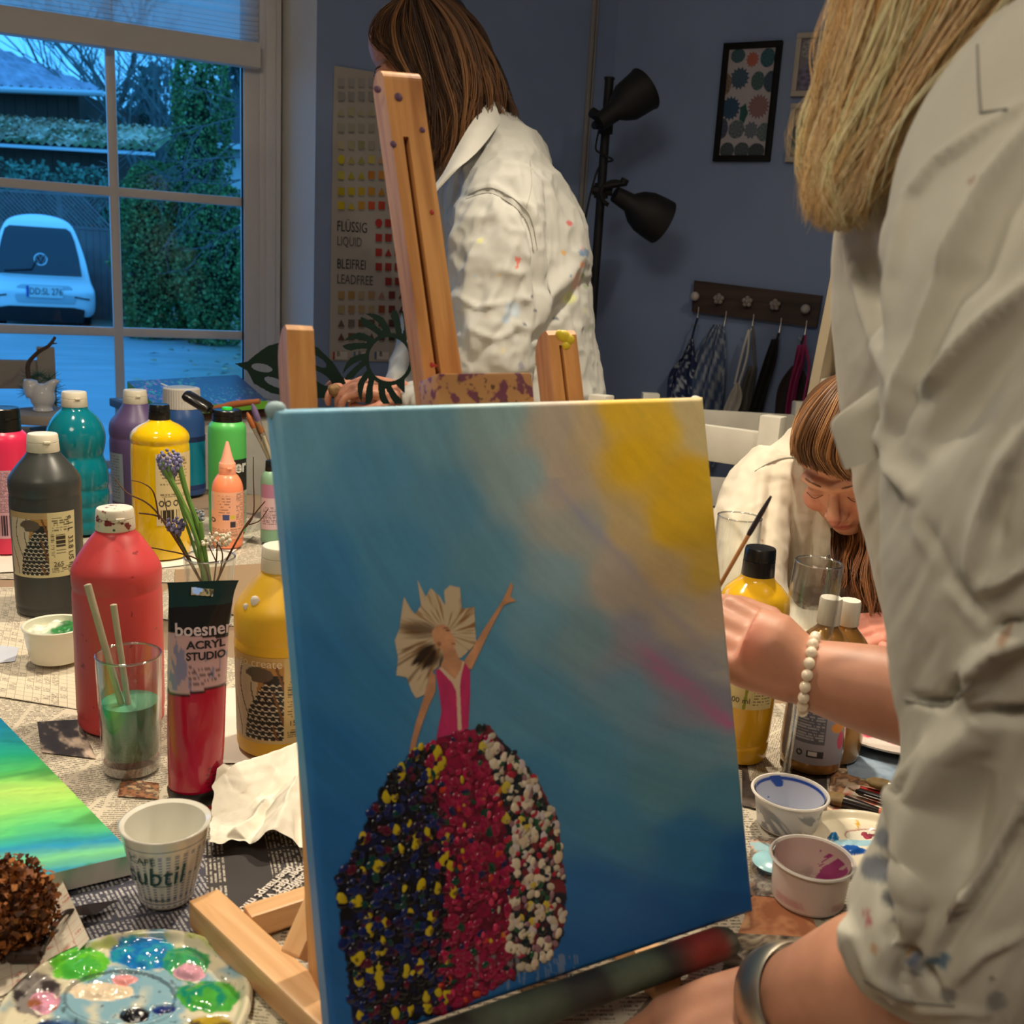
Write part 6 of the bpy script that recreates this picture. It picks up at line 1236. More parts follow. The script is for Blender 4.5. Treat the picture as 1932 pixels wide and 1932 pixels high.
# paper cut-out dancer glued on
x0c, x1c, y0c, y1c = 316, 824, 85, 922; GX, GY = np.meshgrid(np.linspace(x0c, x1c, 300), np.linspace(y0c, y1c, 490)); IP = lambda L: inpoly(GX, GY, L)
hair = [(355, 163), (385, 218), (402, 236), (425, 200), (408, 88), (445, 165), (465, 128), (505, 165), (525, 200), (520, 140), (545, 118), (588, 128), (595, 215), (648, 207), (650, 290), (655, 355), (630, 385), (592, 420), (565, 420), (520, 440), (480, 470), (462, 525), (440, 572), (405, 588), (385, 555), (365, 500), (322, 492), (330, 420), (316, 345), (335, 300), (345, 225)]
faceP = [(470, 310), (490, 285), (520, 280), (545, 298), (552, 322), (572, 345), (562, 356), (570, 364), (558, 382), (535, 378), (512, 384), (488, 370), (476, 345)]; neckP = [(512, 372), (566, 380), (585, 425), (606, 432), (630, 462), (560, 522), (487, 470), (505, 455), (520, 430)]
torso = [(484, 470), (508, 462), (562, 520), (592, 470), (600, 428), (630, 472), (630, 560), (622, 705), (600, 725), (488, 752), (510, 640), (500, 560)]; strip = [(500, 462), (512, 458), (566, 508), (590, 465), (598, 430), (606, 436), (592, 490), (586, 540), (594, 715), (578, 720), (572, 560), (556, 524)]
arm1 = [(604, 430), (640, 375), (690, 290), (740, 215), (762, 180), (798, 103), (808, 125), (796, 165), (822, 184), (790, 192), (768, 202), (735, 260), (700, 330), (665, 405), (635, 468), (618, 455)]; arm2 = [(466, 470), (487, 490), (486, 560), (458, 620), (432, 690), (410, 760), (396, 830), (402, 886), (386, 872), (346, 916), (340, 890), (372, 828), (386, 755), (402, 690), (430, 600), (455, 525)]
hd_ = (530, 320); ra = np.arctan2(GY-hd_[1], GX-hd_[0]); rr2 = np.hypot(GY-hd_[1], GX-hd_[0]); st = n2(ra*9, rr2/160, 5)+.5*n2(ra*26, rr2/90, 6)
hc = mix(lin((216, 196, 164))*np.ones(GX.shape+(3,)), lin((150, 104, 54)), sstep(.05, .35, st)*sstep(250, 90, rr2)); hc = mix(hc, lin((52, 36, 24)), sstep(1.1, .6, np.hypot((GX-452)/66, (GY-412)/62)+.7*st)); hc = mix(hc, lin((106, 74, 42)), sstep(.1, .5, st)*(GX < 480)*(GY > 280)*.7); hc = mix(hc, lin((92, 64, 40)), sstep(1.3, .3, np.hypot((GX-410)/95, (GY-300-.12*(GX-410))/34)+.9*st)*.85)
col = hc; skin_ = lin((214, 156, 116))*(1+.35*n2(GX/40, GY/40, 3))[..., None]
for P_, cc in ((neckP, skin_), (arm2, skin_*.92), (faceP, skin_*1.02)): col = np.where(IP(P_)[..., None], cc, col)
tp = lin((206, 52, 112))*(1+.35*n2(GX/26, GY/60, 8))[..., None]; col = np.where(IP(torso)[..., None], tp, col); col = np.where(IP(strip)[..., None], lin((230, 200, 172)), col); col = np.where(IP(arm1)[..., None], skin_*.95, col)
for (ex_, ey_, rx_, ry_, kc) in ((536, 305, 9, 4, (60, 40, 34)), (560, 360, 8, 3, (160, 70, 66)), (500, 362, 9, 9, (150, 96, 70)), (528, 296, 12, 2.5, (90, 60, 40))): col = mix(col, lin(kc), (np.hypot((GX-ex_)/rx_, (GY-ey_)/ry_) < 1)*.85)
msk = IP(hair) | IP(faceP) | IP(neckP) | IP(torso) | IP(arm1) | IP(arm2); u0, v0 = x0c*.4565+600, y0c*.4565+1050
d3 = [np.array([ray(u, v) for u in (GX[0]*.4565+600)]) for v in (GY[:, 0]*.4565+1050)]; D3 = np.array(d3); tt_ = ((O_+cn*.0006-CAM)@cn)/(D3@cn); VV_ = CAM+D3*tt_[..., None]
cell = msk[:-1, :-1] & msk[1:, 1:] & msk[:-1, 1:] & msk[1:, :-1]; idx = np.arange(GX.size).reshape(GX.shape); Fq = np.stack([idx[:-1, :-1], idx[:-1, 1:], idx[1:, 1:], idx[1:, :-1]], -1)[cell]
used = np.unique(Fq); rem = np.full(GX.size, -1); rem[used] = np.arange(len(used)); b = B(); b.add(VV_.reshape(-1, 3)[used], rem[Fq].tolist(), np.clip(col, 0, 1).reshape(-1, 3)[used]); pg.add('paper_cutout', b, VC(.4), face, angle=180, label='paper cut-out of a dancer with flying blonde hair')
b = B()
for k, (du, dv) in enumerate(((0, 0), (7, -4), (13, 2))): b.tube([CP(1072+du, 1838+dv, -.0006), CP(1074+du, 1846+dv, -.0006), CP(1080+du, 1848+dv, -.0006)], .0004, 4)
pg.add('signature', b, mat('pale_paint', (176, 186, 190), .5), face)

# ---- the easel
PINE = wood('honey_pine', (158, 100, 48), (220, 162, 98), (70, 70, 5), .42); BEECH = wood('pale_beech', (200, 150, 98), (226, 182, 132), (90, 90, 8), .4); PDARK = mat('pine_groove', (116, 64, 28), .5)
ea = Thing('table_easel', 'honey coloured wooden table easel carrying the dancer painting', 'easel', T(600, 1800, TT))
def post(name, pt, pb_, w, d, m_, groove=None, roundback=.02, label=None, ext=.0, both=False):
    ax = pt-pb_; L = np.linalg.norm(ax); ax /= L; wv = ct-ax*(ct@ax); wv /= np.linalg.norm(wv); dv = np.cross(ax, wv); dv = dv if dv@cn < 0 else -dv      # dv points to the back
    r = min(roundback, d*.92); prof = [(0, -ext), (0, L-.004), (.003, L)]+[(d-r+r*math.sin(a), L-r+r*math.cos(a)) for a in np.linspace(.0, 1.57, 9)]+[(d, -ext)]
    if both: r = d*.55
    if both: prof = [(0, -ext)]+[(r*.75-r*.75*math.sin(a), L-r*.75+r*.75*math.cos(a)) for a in np.linspace(1.57, 0, 7)]+[(d-r+r*math.sin(a), L-r+r*math.cos(a)) for a in np.linspace(.0, 1.57, 9)]+[(d, -ext)]
    b = B(); o_ = pb_-wv*w/2
    gl = lambda a, c: a
    if not groove: b.prism(prof, o_, dv, ax, wv, w); 
    else:
        g0, g1, gt = groove; b.prism(prof, o_, dv, ax, wv, w*g0); b.prism(prof, o_+wv*w*g1, dv, ax, wv, w*(1-g1)); b.prism([(q[0] if q[0] > .007 else .007, q[1]) for q in prof], o_+wv*w*g0, dv, ax, wv, w*(g1-g0))
        if gt < L: b.prism([(0, gt)]+[q for q in prof if q[1] > gt]+[(d, gt)], o_+wv*w*g0, dv, ax, wv, w*(g1-g0))
    b.G = [np.stack([(v-o_)@wv, (v-o_)@dv, (v-o_)@ax], -1) for v in b.V]
    p = ea.add(name, b, m_, smooth=False, label=label)
    if groove:
        b = B(); b.box(o_+wv*w*(g0+g1)/2+dv*.0068+ax*(groove[2]-ext)/2, (w*(g1-g0), .0006, groove[2]+ext), np.stack([wv, dv, ax], 1)); ea.add('groove', b, PDARK, p)
    return p
def down(pt, pb_, z):                                   # continue a bar to height z
    d = pb_-pt; return pb_+d*((z-pb_[2])/d[2])
mt, mb = CP(757, 128, .055), CP(842, 748, .055); s_ = mpp(mt); Lm = np.linalg.norm(mt-down(mt, mb, TT)); gtop = np.linalg.norm(CP(768, 258, .055)-down(mt, mb, TT))
post('mast', mt, down(mt, mb, TT), 78*s_, .022, PINE, (.30, .45, gtop), .03, 'grooved pine mast with paint flecks', both=True)
lt, l2 = CP(566, 612, .06), CP(573, 750, .06); post('side_post', lt, down(lt, l2, TT), 52*mpp(lt), .026, PINE, None, .022)
rt2, r2 = CP(1060, 622, .06), CP(1075, 750, .06); Lr = np.linalg.norm(rt2-down(rt2, r2, TT)); post('side_post', rt2, down(rt2, r2, TT), 62*mpp(rt2), .024, PINE, (.34, .46, Lr-.012), .02, 'grooved side post with yellow paint on top')
b = B(); q = rt2; [b.ball(CP(u, v, .0598), (r, r*.8, r*.3), 10, CB) for u, v, r in ((1064, 634, .006), (1074, 640, .005), (1068, 652, .004), (1056, 630, .004))]; ea.add('paint_fleck', b, mat('yellow_green_paint', (206, 186, 40), .4))
b = B()
for u, v, r in ((752, 183, .0032), (742, 272, .0026), (797, 245, .0022), (712, 168, .003)): b.ball(CP(u, v, .0546), (r, r, r*.22), 10, CB)
ea.add('paint_fleck', b, mat('violet_fleck', (92, 60, 90), .5)); b = B()
for u, v, r in ((815, 688, .0016), (822, 690, .0012), (815, 400, .0016)): b.ball(CP(u, v, .0546), (r, r*1.3, r*.25), 8, CB)
ea.add('paint_fleck', b, mat('red_fleck', (176, 50, 50), .5))
R = np.stack([ct, cn, cu], 1); c0, c1 = CP(808, 735, .03), CP(985, 735, .03); b = B(); b.box((c0+c1)/2-cu*.006, (np.linalg.norm(c1-c0), .034, .030), R, .002)
ea.add('canvas_clamp', b, smear_cap('clamp_wood', (176, 128, 82), [(112, 60, 78), (92, 62, 44)], [.53, .62]), label='wooden canvas clamp stained with purple paint')
p0, p1 = O_-ct*.03-cu*.012+cn*.004, O_+ct*(CW-.030)-cu*.012+cn*.004; f = np.linspace(0, 1, 50); path = p0+(p1-p0)*f[:, None]
nz = n2(f*7, f*0, 5); cv = mix(mix(lin((58, 58, 56))*np.ones((50, 3)), lin((92, 104, 88)), sstep(0, .3, nz)), lin((150, 56, 50)), sstep(.82, .90, f)*sstep(.99, .95, f)); b = B(); b.tube(path, np.where(f > .985, .0095, .0115), 20, True, up=cn, rb=np.where(f > .985, .012, .014), colv=cv); ea.add('ledge', b, mat('ledge_paint', vcol=True, rough=.5, var=.3, vscale=60, bump=.1), label='dark painted round ledge below the canvas')
def bar(name, a, c, w, h, m_=BEECH): b = B(); b.sweep(a, c-a, w, h, .0022, A(0, 0, 1)); ea.add(name, b, m_, smooth=False)
fz = TT+.018; f0, f1 = T(384, 1712, fz), T(700, 2010, fz); bar('foot_beam', f0, f1, .023, .025)
x0_, x1_ = T(462, 1742, fz-.002), T(820, 1625, fz-.002); bar('cross_beam', x0_+(x1_-x0_)*.01, x1_, .02, .018)
s0_, s1_ = T(556, 1806, fz+.006), P(700, 1480, .70); bar('strut', s0_, s1_, .017, .017)
bar('foot_beam', T(1262, 1858, fz-.004), T(1262, 1858, fz-.004)+_bk*.2, .023, .023)

# ================================================================== flat canvas, palette, knife, towel, brushes
q4 = [T(-90, 1712, TT+.022), T(248, 1622, TT+.022), T(268, 1520, TT+.022), T(0, 1316, TT+.022)]
# the visible corner: near right (248,1605..1640), far edge runs up left to (0,1316)
nr, fr3 = T(252, 1612, TT+.024), T(266, 1528, TT+.024); fl3 = T(-160, 1190, TT+.024); nl = nr+(fl3-fr3); 
n3_ = T(-150, 1706, TT+.024); ex_ = (n3_-nr)*2.1; ey_ = fl3-nr
gpt = Thing('flat_canvas', 'small canvas painted in green and blue stripes lying at the left edge', 'painting', (nr+ex_*.5+ey_*.5)-A(0, 0, .018))
nx, ny = 170, 170; F_, G_ = np.meshgrid(np.linspace(0, 1, nx), np.linspace(0, 1, ny)); V = nr+F_[..., None]*ex_+G_[..., None]*ey_; pj = proj(V); PU, PV = pj[..., 0], pj[..., 1]
w = PV-(-.10)*(PU-130)*1.0-PU*.0; w = PV+.12*(PU-130); w = w+12*n2(PU/260, w/11, 3)+10*n2(PU/90, w/30, 4)
stops = [(1310, (20, 150, 170)), (1345, (20, 140, 170)), (1385, (30, 160, 150)), (1420, (30, 150, 90)), (1450, (90, 190, 70)), (1485, (176, 216, 90)), (1520, (130, 208, 90)), (1555, (90, 196, 110)), (1580, (56, 168, 150)), (1595, (40, 140, 180)), (1615, (120, 204, 140)), (1640, (44, 140, 170)), (1662, (60, 176, 160)), (1700, (90, 190, 140))]
sx_ = [a for a, _ in stops]; cl = np.array([lin(c) for _, c in stops]); c = np.stack([np.interp(w, sx_, cl[:, k]) for k in range(3)], -1)*(1+.3*n2(PU/120, w/4, 7))[..., None]
for (u, v, r) in ((155, 1502, 7), (170, 1632, 5), (190, 1448, 8)): c = mix(c, lin((40, 120, 70)), sstep(1.2, .6, np.hypot((PU-u)/r/1.5, (PV-v)/r))*.8)
b = B(); b.grid(V, np.clip(c, 0, 1)); gpt.add('painted_face', b, VC(.3, coat=.2), smooth=False)
b = B(); lo = A(0, 0, -.018)
for a, c_ in ((nr, ex_), (nr, ey_), (nr+ex_, ey_), (nr+ey_, ex_)): 
    cc = np.array([[lin((214, 208, 196))]*40, [lin((214, 208, 196))]*40]); f = np.linspace(0, 1, 40); top_ = a+c_*f[:, None]; cc[0] = mix(cc[0], lin((70, 180, 130)), np.clip(n2(f*20, f*0, 5)*2, 0, 1)); b.grid(np.stack([top_, top_+lo]), cc)
gpt.add('edge', b, VC(.6), smooth=False, label='white canvas edge with paint drips')
# round palette
pc = T(236, 1905, TT+.008); PR = .083; rr_, ph = np.meshgrid(np.linspace(0, 1, 90), np.linspace(0, 2*np.pi, 260)); X, Y = pc[0]+PR*rr_*np.cos(ph), pc[1]+PR*rr_*np.sin(ph); Z = np.full(X.shape, pc[2]-.001); Z += .005*sstep(.88, .96, rr_)-.003*sstep(.97, 1.0, rr_)
pj = proj(np.stack([X, Y, Z], -1)); PU, PV = pj[..., 0], pj[..., 1]; nz = n2(PU/26, PV/18, 3); nz2 = n2(PU/60, PV/45, 6)
c = mix(lin((214, 206, 178))*np.ones(X.shape+(3,)), lin((130, 170, 186)), sstep(-.1, .3, nz2+.5*sstep(.75, .3, rr_)-.12)); c = mix(c, lin((176, 190, 80)), sstep(.05, .3, nz)*(PV < 1800)*.7); c = mix(c, lin((60, 60, 60)), sstep(.3, .42, n2(PU/12, PV/9, 9))*.6)
def blob(u, v, ru, rv, col, h, seed, c, Z, col2=None, dep=0):
    wv = .26*n2(PU/18, PV/14, seed); d = np.hypot((PU-u)/ru, (PV-v)/rv)+wv; m_ = sstep(1.02, .9, d); cc = lin(col)*(1+.35*n2(PU/14, PV/10, seed+1))[..., None]
    if col2 is not None: cc = mix(cc, lin(col2), sstep(-.1, .25, n2(PU/22, PV/16, seed+2)))
    return mix(c, cc, m_), Z-dep*sstep(1.25, .7, d)+h*sstep(1.02, .45, d)*(1+.5*n2(PU/10, PV/8, seed+3))
for args in ((150, 1816, 58, 34, (96, 186, 50), .004, 11, (70, 170, 60)), (272, 1796, 66, 34, (20, 110, 180), .0035, 17, (40, 150, 170)), (352, 1816, 46, 36, (60, 150, 90), .0025, 23, (30, 130, 110)), (358, 1832, 30, 16, (214, 156, 176), .0045, 29, None), (394, 1878, 62, 32, (70, 160, 60), .003, 35, (20, 130, 100)), (66, 1872, 50, 44, (60, 54, 56), .001, 41, (130, 124, 120)), (84, 1886, 30, 22, (214, 150, 176), .0035, 47, (150, 90, 60)),
             (192, 1868, 62, 18, (226, 206, 176), .003, 53, None), (236, 1846, 24, 10, (224, 150, 150), .003, 59, None), (254, 1914, 30, 16, (18, 18, 26), .004, 65, None), (310, 1904, 22, 10, (30, 50, 120), .002, 71, None), (395, 1932, 46, 16, (176, 150, 40), .002, 77, (60, 50, 40)), (110, 1935, 46, 14, (60, 96, 140), .002, 83, (30, 50, 90)), (200, 1960, 60, 26, (60, 120, 170), .002, 85, (120, 160, 180))): 
    c, Z = blob(*args[:7], c, Z, args[7], .0022)
tr = np.abs(np.hypot((PU-226)/104, (PV-1884)/50)-1) < .035; c = mix(c, lin((60, 70, 76)), tr*.6); Z += .0015*(np.abs(np.hypot((PU-226)/110, (PV-1884)/54)-1) < .06)
pt_ = Thing('round_palette', 'round paint palette with wells of wet green, blue and black paint', 'palette', (pc[0], pc[1], TT+.004)); b = B(); b.grid(np.stack([X, Y, Z], -1), np.clip(c, 0, 1)); pt_.add('paint_surface', b, VC(.14, coat=.5), angle=180, label='wet paint covered palette face')
b = B(); b.lathe([(0, TT+.0045), (PR*.93, TT+.0045), (PR*.985, TT+.007), (PR*.9995, pc[2]+.0008), (PR*.992, pc[2]+.0022), (PR*.985, pc[2]+.003)], (pc[0], pc[1], 0), 80); pt_.add('rim', b, mat('palette_plastic', (206, 202, 186), .3))
# palette knife
t = Thing('palette_knife', 'dark steel palette knife lying between the cup and the palette', 'palette knife', T(150, 1735, TT+.006)); k0 = [T(u, v, TT+z) for u, v, z in ((76, 1800, .012), (92, 1762, .014), (118, 1726, .017), (138, 1718, .014))]; b = B(); b.tube(interp(k0, 20), np.linspace(.0028, .0018, 20), 10); t.add('shank', b, mat('dark_steel', (70, 62, 58), .35, .8))
b = B(); b.add([T(u, v, TT+z) for u, v, z in ((136, 1712, .0145), (160, 1706, .011), (222, 1698, .0095), (176, 1726, .010), (140, 1726, .0142), (136, 1714, .0138), (160, 1708, .0103), (222, 1699, .0088), (176, 1727, .0093), (140, 1727, .0135))], [(0, 1, 2, 3, 4), (9, 8, 7, 6, 5), (0, 5, 6, 1), (1, 6, 7, 2), (2, 7, 8, 3), (3, 8, 9, 4), (4, 9, 5, 0)]); t.add('blade', b, mat('blade_steel', (96, 90, 88), .25, .9), smooth=False)
b = B(); b.tube([T(20, 1800, TT+.010), T(76, 1800, TT+.012)], [.006, .005], 12); t.add('handle', b, mat('dark_handle', (52, 36, 28), .5))
# dried flower head at the left edge
t = Thing('dried_flower_head', 'russet dried flower head at the lower left edge', 'dried flower', T(8, 1830, TT+.002)); q = T(2, 1822, TT+.002)+A(-.004, .02, .034); b = B(); pts_ = []
for _ in range(2200):
    d = np.array([random.gauss(0, 1) for _ in range(3)]); d /= np.linalg.norm(d); pts_.append(q+d*A(.034, .03, .036)*random.uniform(.72, 1.05))
leaf_mass(b, pts_, .0052, [(122, 66, 22), (150, 88, 34), (96, 48, 16), (166, 104, 48), (80, 44, 20)], .5); t.add('petals', b, VC(.6), smooth=False, kind='stuff'); b = B(); b.ball(q, (.026, .024, .028), 14); t.add('core', b, mat('brown_core', (70, 38, 16), .8)); b = B(); b.tube([q, q+A(-.02, -.03, -.028)], .003, 8); t.add('stem', b, TWM2)
# paper towel
nx, ny = 90, 80; F_, G_ = np.meshgrid(np.linspace(0, 1, nx), np.linspace(0, 1, ny)); qa, qb, qc, qd_ = T(392, 1600, TT+.009), T(640, 1612, TT+.009), T(640, 1420, TT+.009), T(408, 1512, TT+.009)
V = (qa*((1-F_)*(1-G_))[..., None]+qb*(F_*(1-G_))[..., None]+qc*(F_*G_)[..., None]+qd_*((1-F_)*G_)[..., None]); 
def seg(fx, gy, a, c): 
    d = A(c[0]-a[0], c[1]-a[1]); t_ = np.clip(((fx-a[0])*d[0]+(gy-a[1])*d[1])/(d@d), 0, 1); return np.hypot(fx-a[0]-t_*d[0], gy-a[1]-t_*d[1]), t_
H = .004+.006*np.abs(n2(F_*4, G_*4, 3))+.003*np.abs(n2(F_*11, G_*11, 9))
d, t_ = seg(F_, G_, (.10, .78), (.05, 1.0)); H = np.maximum(H, .040*np.clip(1-d/.30, 0, 1)**.8*(.5+.5*t_)); d, t_ = seg(F_, G_, (.12, .95), (1.0, 1.0)); H = np.maximum(H, (.034-.004*t_)*np.clip(1-d/.34, 0, 1)**.9); d, t_ = seg(F_, G_, (.50, .02), (.66, .62)); H = np.maximum(H, .034*np.clip(1-d/.20, 0, 1)**.7*(.75+.25*np.sin(t_*3))); d, t_ = seg(F_, G_, (.22, .12), (.42, .5)); H = np.maximum(H, .016*np.clip(1-d/.13, 0, 1)); d, t_ = seg(F_, G_, (.75, .2), (1.0, .5)); H = np.maximum(H, .02*np.clip(1-d/.2, 0, 1))
H = H*(.93+.12*n2(F_*9, G_*9, 4)); V[..., 2] += H; V[..., 0] += .010*n2(F_*5, G_*5, 5); V[..., 1] += .010*n2(F_*5, G_*5, 6)
t = Thing('paper_towel', 'crumpled white paper towel between the cup and the easel', 'paper towel', (V[..., 0].mean(), V[..., 1].mean(), V[..., 2].min())); b = B(); b.grid(V); t.add('sheet', b, mat('towel_paper', (226, 220, 204), .85, bump=.25, bscale=420, bdist=.0006), angle=180)
# brushes on the table at the right
def brush(label, a, f0, f1, e, wb, bcol, fcol, hcol, zt=.010, name='brush', bk=1.0):
    P_ = [T(u, v, TT+zt) for u, v in (a, f0, f1, e)]; t = Thing(name, label, 'brush', P_[1]); s_ = mpp(P_[1]); n = 9; d = P_[0]-P_[1]; L = np.linalg.norm(d)
    b = B(); b.tube([P_[1]-d*.05, P_[1]+d*.35, P_[1]+d*.75, P_[0]], np.array([.42, .6, .5, .12])*wb*s_, 14, up=ZU, rb=np.array([.35, .3, .22, .06])*wb*s_); t.add('bristles', b, mat('bristle_%s' % str(bcol), bcol, .7, var=.4, vscale=150))
    b = B(); b.tube([P_[1], P_[1]*.5+P_[2]*.5, P_[2]], np.array([.44, .36, .26])*wb*s_, 14, up=ZU, rb=np.array([.35, .34, .26])*wb*s_); t.add('ferrule', b, mat('ferrule_%s' % str(fcol), fcol, .25, .8))
    b = B(); b.tube(interp([P_[2], P_[2]*.6+P_[3]*.4, P_[3]], 10), np.linspace(.27, .20, 10)*wb*s_, 12, up=ZU); t.add('handle', b, mat('handle_%s' % str(hcol), hcol, .3)); return t
brush('flat brush with dark ferrule and orange handle pointing at the blue tub', (1556, 1498), (1592, 1512), (1658, 1533), (1790, 1572), 34, (116, 92, 52), (52, 48, 46), (198, 92, 46))
brush('wide olive bristle brush with a silver ferrule near the sleeve', (1634, 1472), (1676, 1484), (1716, 1496), (1840, 1540), 32, (110, 88, 44), (206, 200, 190), (190, 180, 160), .014)
t = Thing('black_pencil', 'black lacquered brush handle lying between the two brushes', 'pencil', T(1660, 1510, TT+.008)); b = B(); b.tube([T(1614, 1492, TT+.010), T(1622, 1494, TT+.010), T(1800, 1552, TT+.010)], [.0015, .0038, .0036], 10); t.add('shaft', b, mat('black_lacquer', (24, 22, 24), .25)); b = B(); b.tube([T(1630, 1499, TT+.0142), T(1690, 1518, TT+.0142)], .0004, 4); t.add('white_print', b, mat('white_print', (200, 200, 200), .4))
brush('pink tipped thin brush behind the flat brush', (1602, 1484), (1622, 1488), (1660, 1496), (1800, 1530), 16, (206, 180, 160), (170, 60, 60), (150, 50, 56), .006)
# brushes leaning behind the canvas at the left (in a jar hidden by the canvas)
jq = T(520, 985, TZ); jb = Thing('brush_jar', 'grey jar behind the canvas edge holding brushes', 'jar', jq+A(0, .03, 0)); b = B(); zj = .10; jc = A(jq[0]+.02, jq[1]+.05, TZ); b.lathe([(0, 0), (.036, 0), (.038, .003), (.038, zj), (.035, zj), (.035, .004), (0, .004)], jc, 32); jb.add('wall', b, mat('grey_ceramic', (120, 120, 124), .4))
for lab, (u, v), c1 in (('violet tipped brush standing in the jar behind the canvas', (476, 762), (110, 90, 130)), ('russet bristle brush standing in the jar behind the canvas', (466, 778), (166, 92, 46)), ('brown bristle brush leaning from the jar', (484, 790), (146, 96, 56))):
    y_ = jc[1]-.01; tip = P(u, v, y_); base = A(jc[0]+random.uniform(-.01, .01), jc[1]+random.uniform(-.01, .01), TZ+.006); d = base-tip; t = Thing('standing_brush', lab, 'brush', base); b = B(); b.tube([tip, tip+d*.05, tip+d*.13, tip+d*.16], [.002, .006, .0065, .005], 10); t.add('bristles', b, mat('bristle_%s' % str(c1), c1, .7, var=.3, vscale=150)); b = B(); b.tube([tip+d*.15, tip+d*.28], [.0055, .004], 10); t.add('ferrule', b, mat('ferrule_silver', (200, 190, 176), .25, .8)); b = B(); b.tube([tip+d*.27, base], [.004, .003], 10); t.add('handle', b, mat('raw_handle', (176, 164, 138), .55))
tip, base = P(621, 729, 2.10), P(672, 764, 2.13); d = base-tip; t = Thing('soft_brush', 'pale brown soft brush held in the standing hands behind the left post', 'brush', base); b = B(); b.tube([tip, tip+d*.15, tip+d*.35, tip+d*.5], [.005, .0135, .013, .008], 14); t.add('bristles', b, mat('bristle_pale', (150, 116, 78), .7, var=.4, vscale=150)); b = B(); b.tube([tip+d*.48, tip+d*.8], [.008, .006], 12); t.add('ferrule', b, mat('ferrule_silver', (200, 190, 176), .25, .8)); b = B(); b.tube([tip+d*.78, base+d*.9], [.006, .004], 10); t.add('handle', b, mat('raw_handle', (176, 164, 138), .55))
t = Thing('orange_brush', 'orange wooden brush lying across the dark canvas corner', 'brush', P(402, 768, 2.2)); b = B(); b.tube([P(396, 772, 2.2), P(440, 763, 2.2), P(490, 757, 2.2)], [.005, .008, .006], 10); t.add('handle', b, mat('orange_wood', (176, 106, 60), .4))
# white moulded palette and pink plate on the right, small glass dish
q = T(1640, 1592, TT+.010); t = Thing('white_palette', 'white moulded palette with blue and plum paint behind the pink stained tub', 'palette', q); rr_, ph = np.meshgrid(np.linspace(0, 1, 50), np.linspace(0, 2*np.pi, 130)); X, Y = q[0]+.062*rr_*np.cos(ph), q[1]+.055*rr_*np.sin(ph); Z = TT+.008+.006*sstep(.85, .97, rr_); pj = proj(np.stack([X, Y, Z], -1)); PU, PV = pj[..., 0], pj[..., 1]; c = np.ones(X.shape+(3,))*lin((220, 210, 186))
c, Z = blob(1630, 1573, 40, 12, (150, 56, 74), .001, 5, c, Z, (120, 50, 60), .003); c, Z = blob(1600, 1606, 40, 9, (24, 80, 160), .004, 8, c, Z, None, 0); c, Z = blob(1618, 1590, 50, 7, (150, 190, 206), .001, 14, c, Z, None, 0); c, Z = blob(1572, 1582, 12, 7, (20, 110, 170), .006, 18, c, Z, None, 0); c, Z = blob(1618, 1554, 4, 9, (206, 160, 40), .001, 21, c, Z, None, 0); b = B(); b.grid(np.stack([X, Y, Z], -1), np.clip(c, 0, 1)); t.add('paint_surface', b, VC(.2, coat=.4), angle=180)
b = B(); ph1 = np.linspace(0, 2*np.pi, 60); b.grid(np.stack([np.stack([q[0]+.062*k*np.cos(ph1), q[1]+.055*k*np.sin(ph1), np.full(60, z)], -1) for k, z in ((.99, TT+.014), (1.0, TT+.012), (.93, TT+.006), (0.01, TT+.006))])); t.add('underside', b, mat('palette_plastic', (206, 202, 186), .3))
q = T(1690, 1384, TT+.008); t = Thing('paint_plate', 'pale plate smeared with pink and red paint behind the forearm', 'plate', q); X, Y = q[0]+.085*rr_*np.cos(ph), q[1]+.075*rr_*np.sin(ph); Z = TT+.010+.008*sstep(.7, .98, rr_); pj = proj(np.stack([X, Y, Z], -1)); PU, PV = pj[..., 0], pj[..., 1]; c = np.ones(X.shape+(3,))*lin((220, 208, 198)); c, Z = blob(1670, 1372, 90, 22, (206, 40, 66), .004, 5, c, Z, (226, 96, 130), 0); c, Z = blob(1706, 1396, 40, 10, (232, 110, 150), .005, 9, c, Z, None, 0); c, Z = blob(1660, 1366, 30, 5, (214, 150, 60), .003, 13, c, Z, None, 0); c = mix(c, lin((226, 220, 214)), (n2(PU/9, PV/5, 33) > .25)*.8*(rr_ < .9)); b = B(); b.grid(np.stack([X, Y, Z], -1), np.clip(c, 0, 1)); t.add('paint_surface', b, VC(.2, coat=.4), angle=180)
b = B(); b.grid(np.stack([np.stack([q[0]+.085*k*np.cos(ph1), q[1]+.075*k*np.sin(ph1), np.full(60, z)], -1) for k, z in ((.995, TT+.018), (1.0, TT+.016), (.8, TT+.0085), (.01, TT+.008))])); t.add('underside', b, mat('plate_white_glaze', (214, 206, 196), .25))
q = T(1452, 1640, TT+.008); t = Thing('glass_dish', 'small clear dish with pale blue paint left of the pink stained tub', 'dish', q); b = B(); b.lathe([(0, 0), (.028, 0), (.034, .006), (.036, .010), (.034, .010), (.026, .003), (0, .003)], q, 36); t.add('dish', b, TG); b = B(); b.lathe([(0, .0035), (.018, .0035), (.015, .006), (0, .007)], q+A(.004, .006, 0), 20); t.add('paint', b, mat('pale_blue_paint', (150, 200, 210), .25), label='pale blue paint')
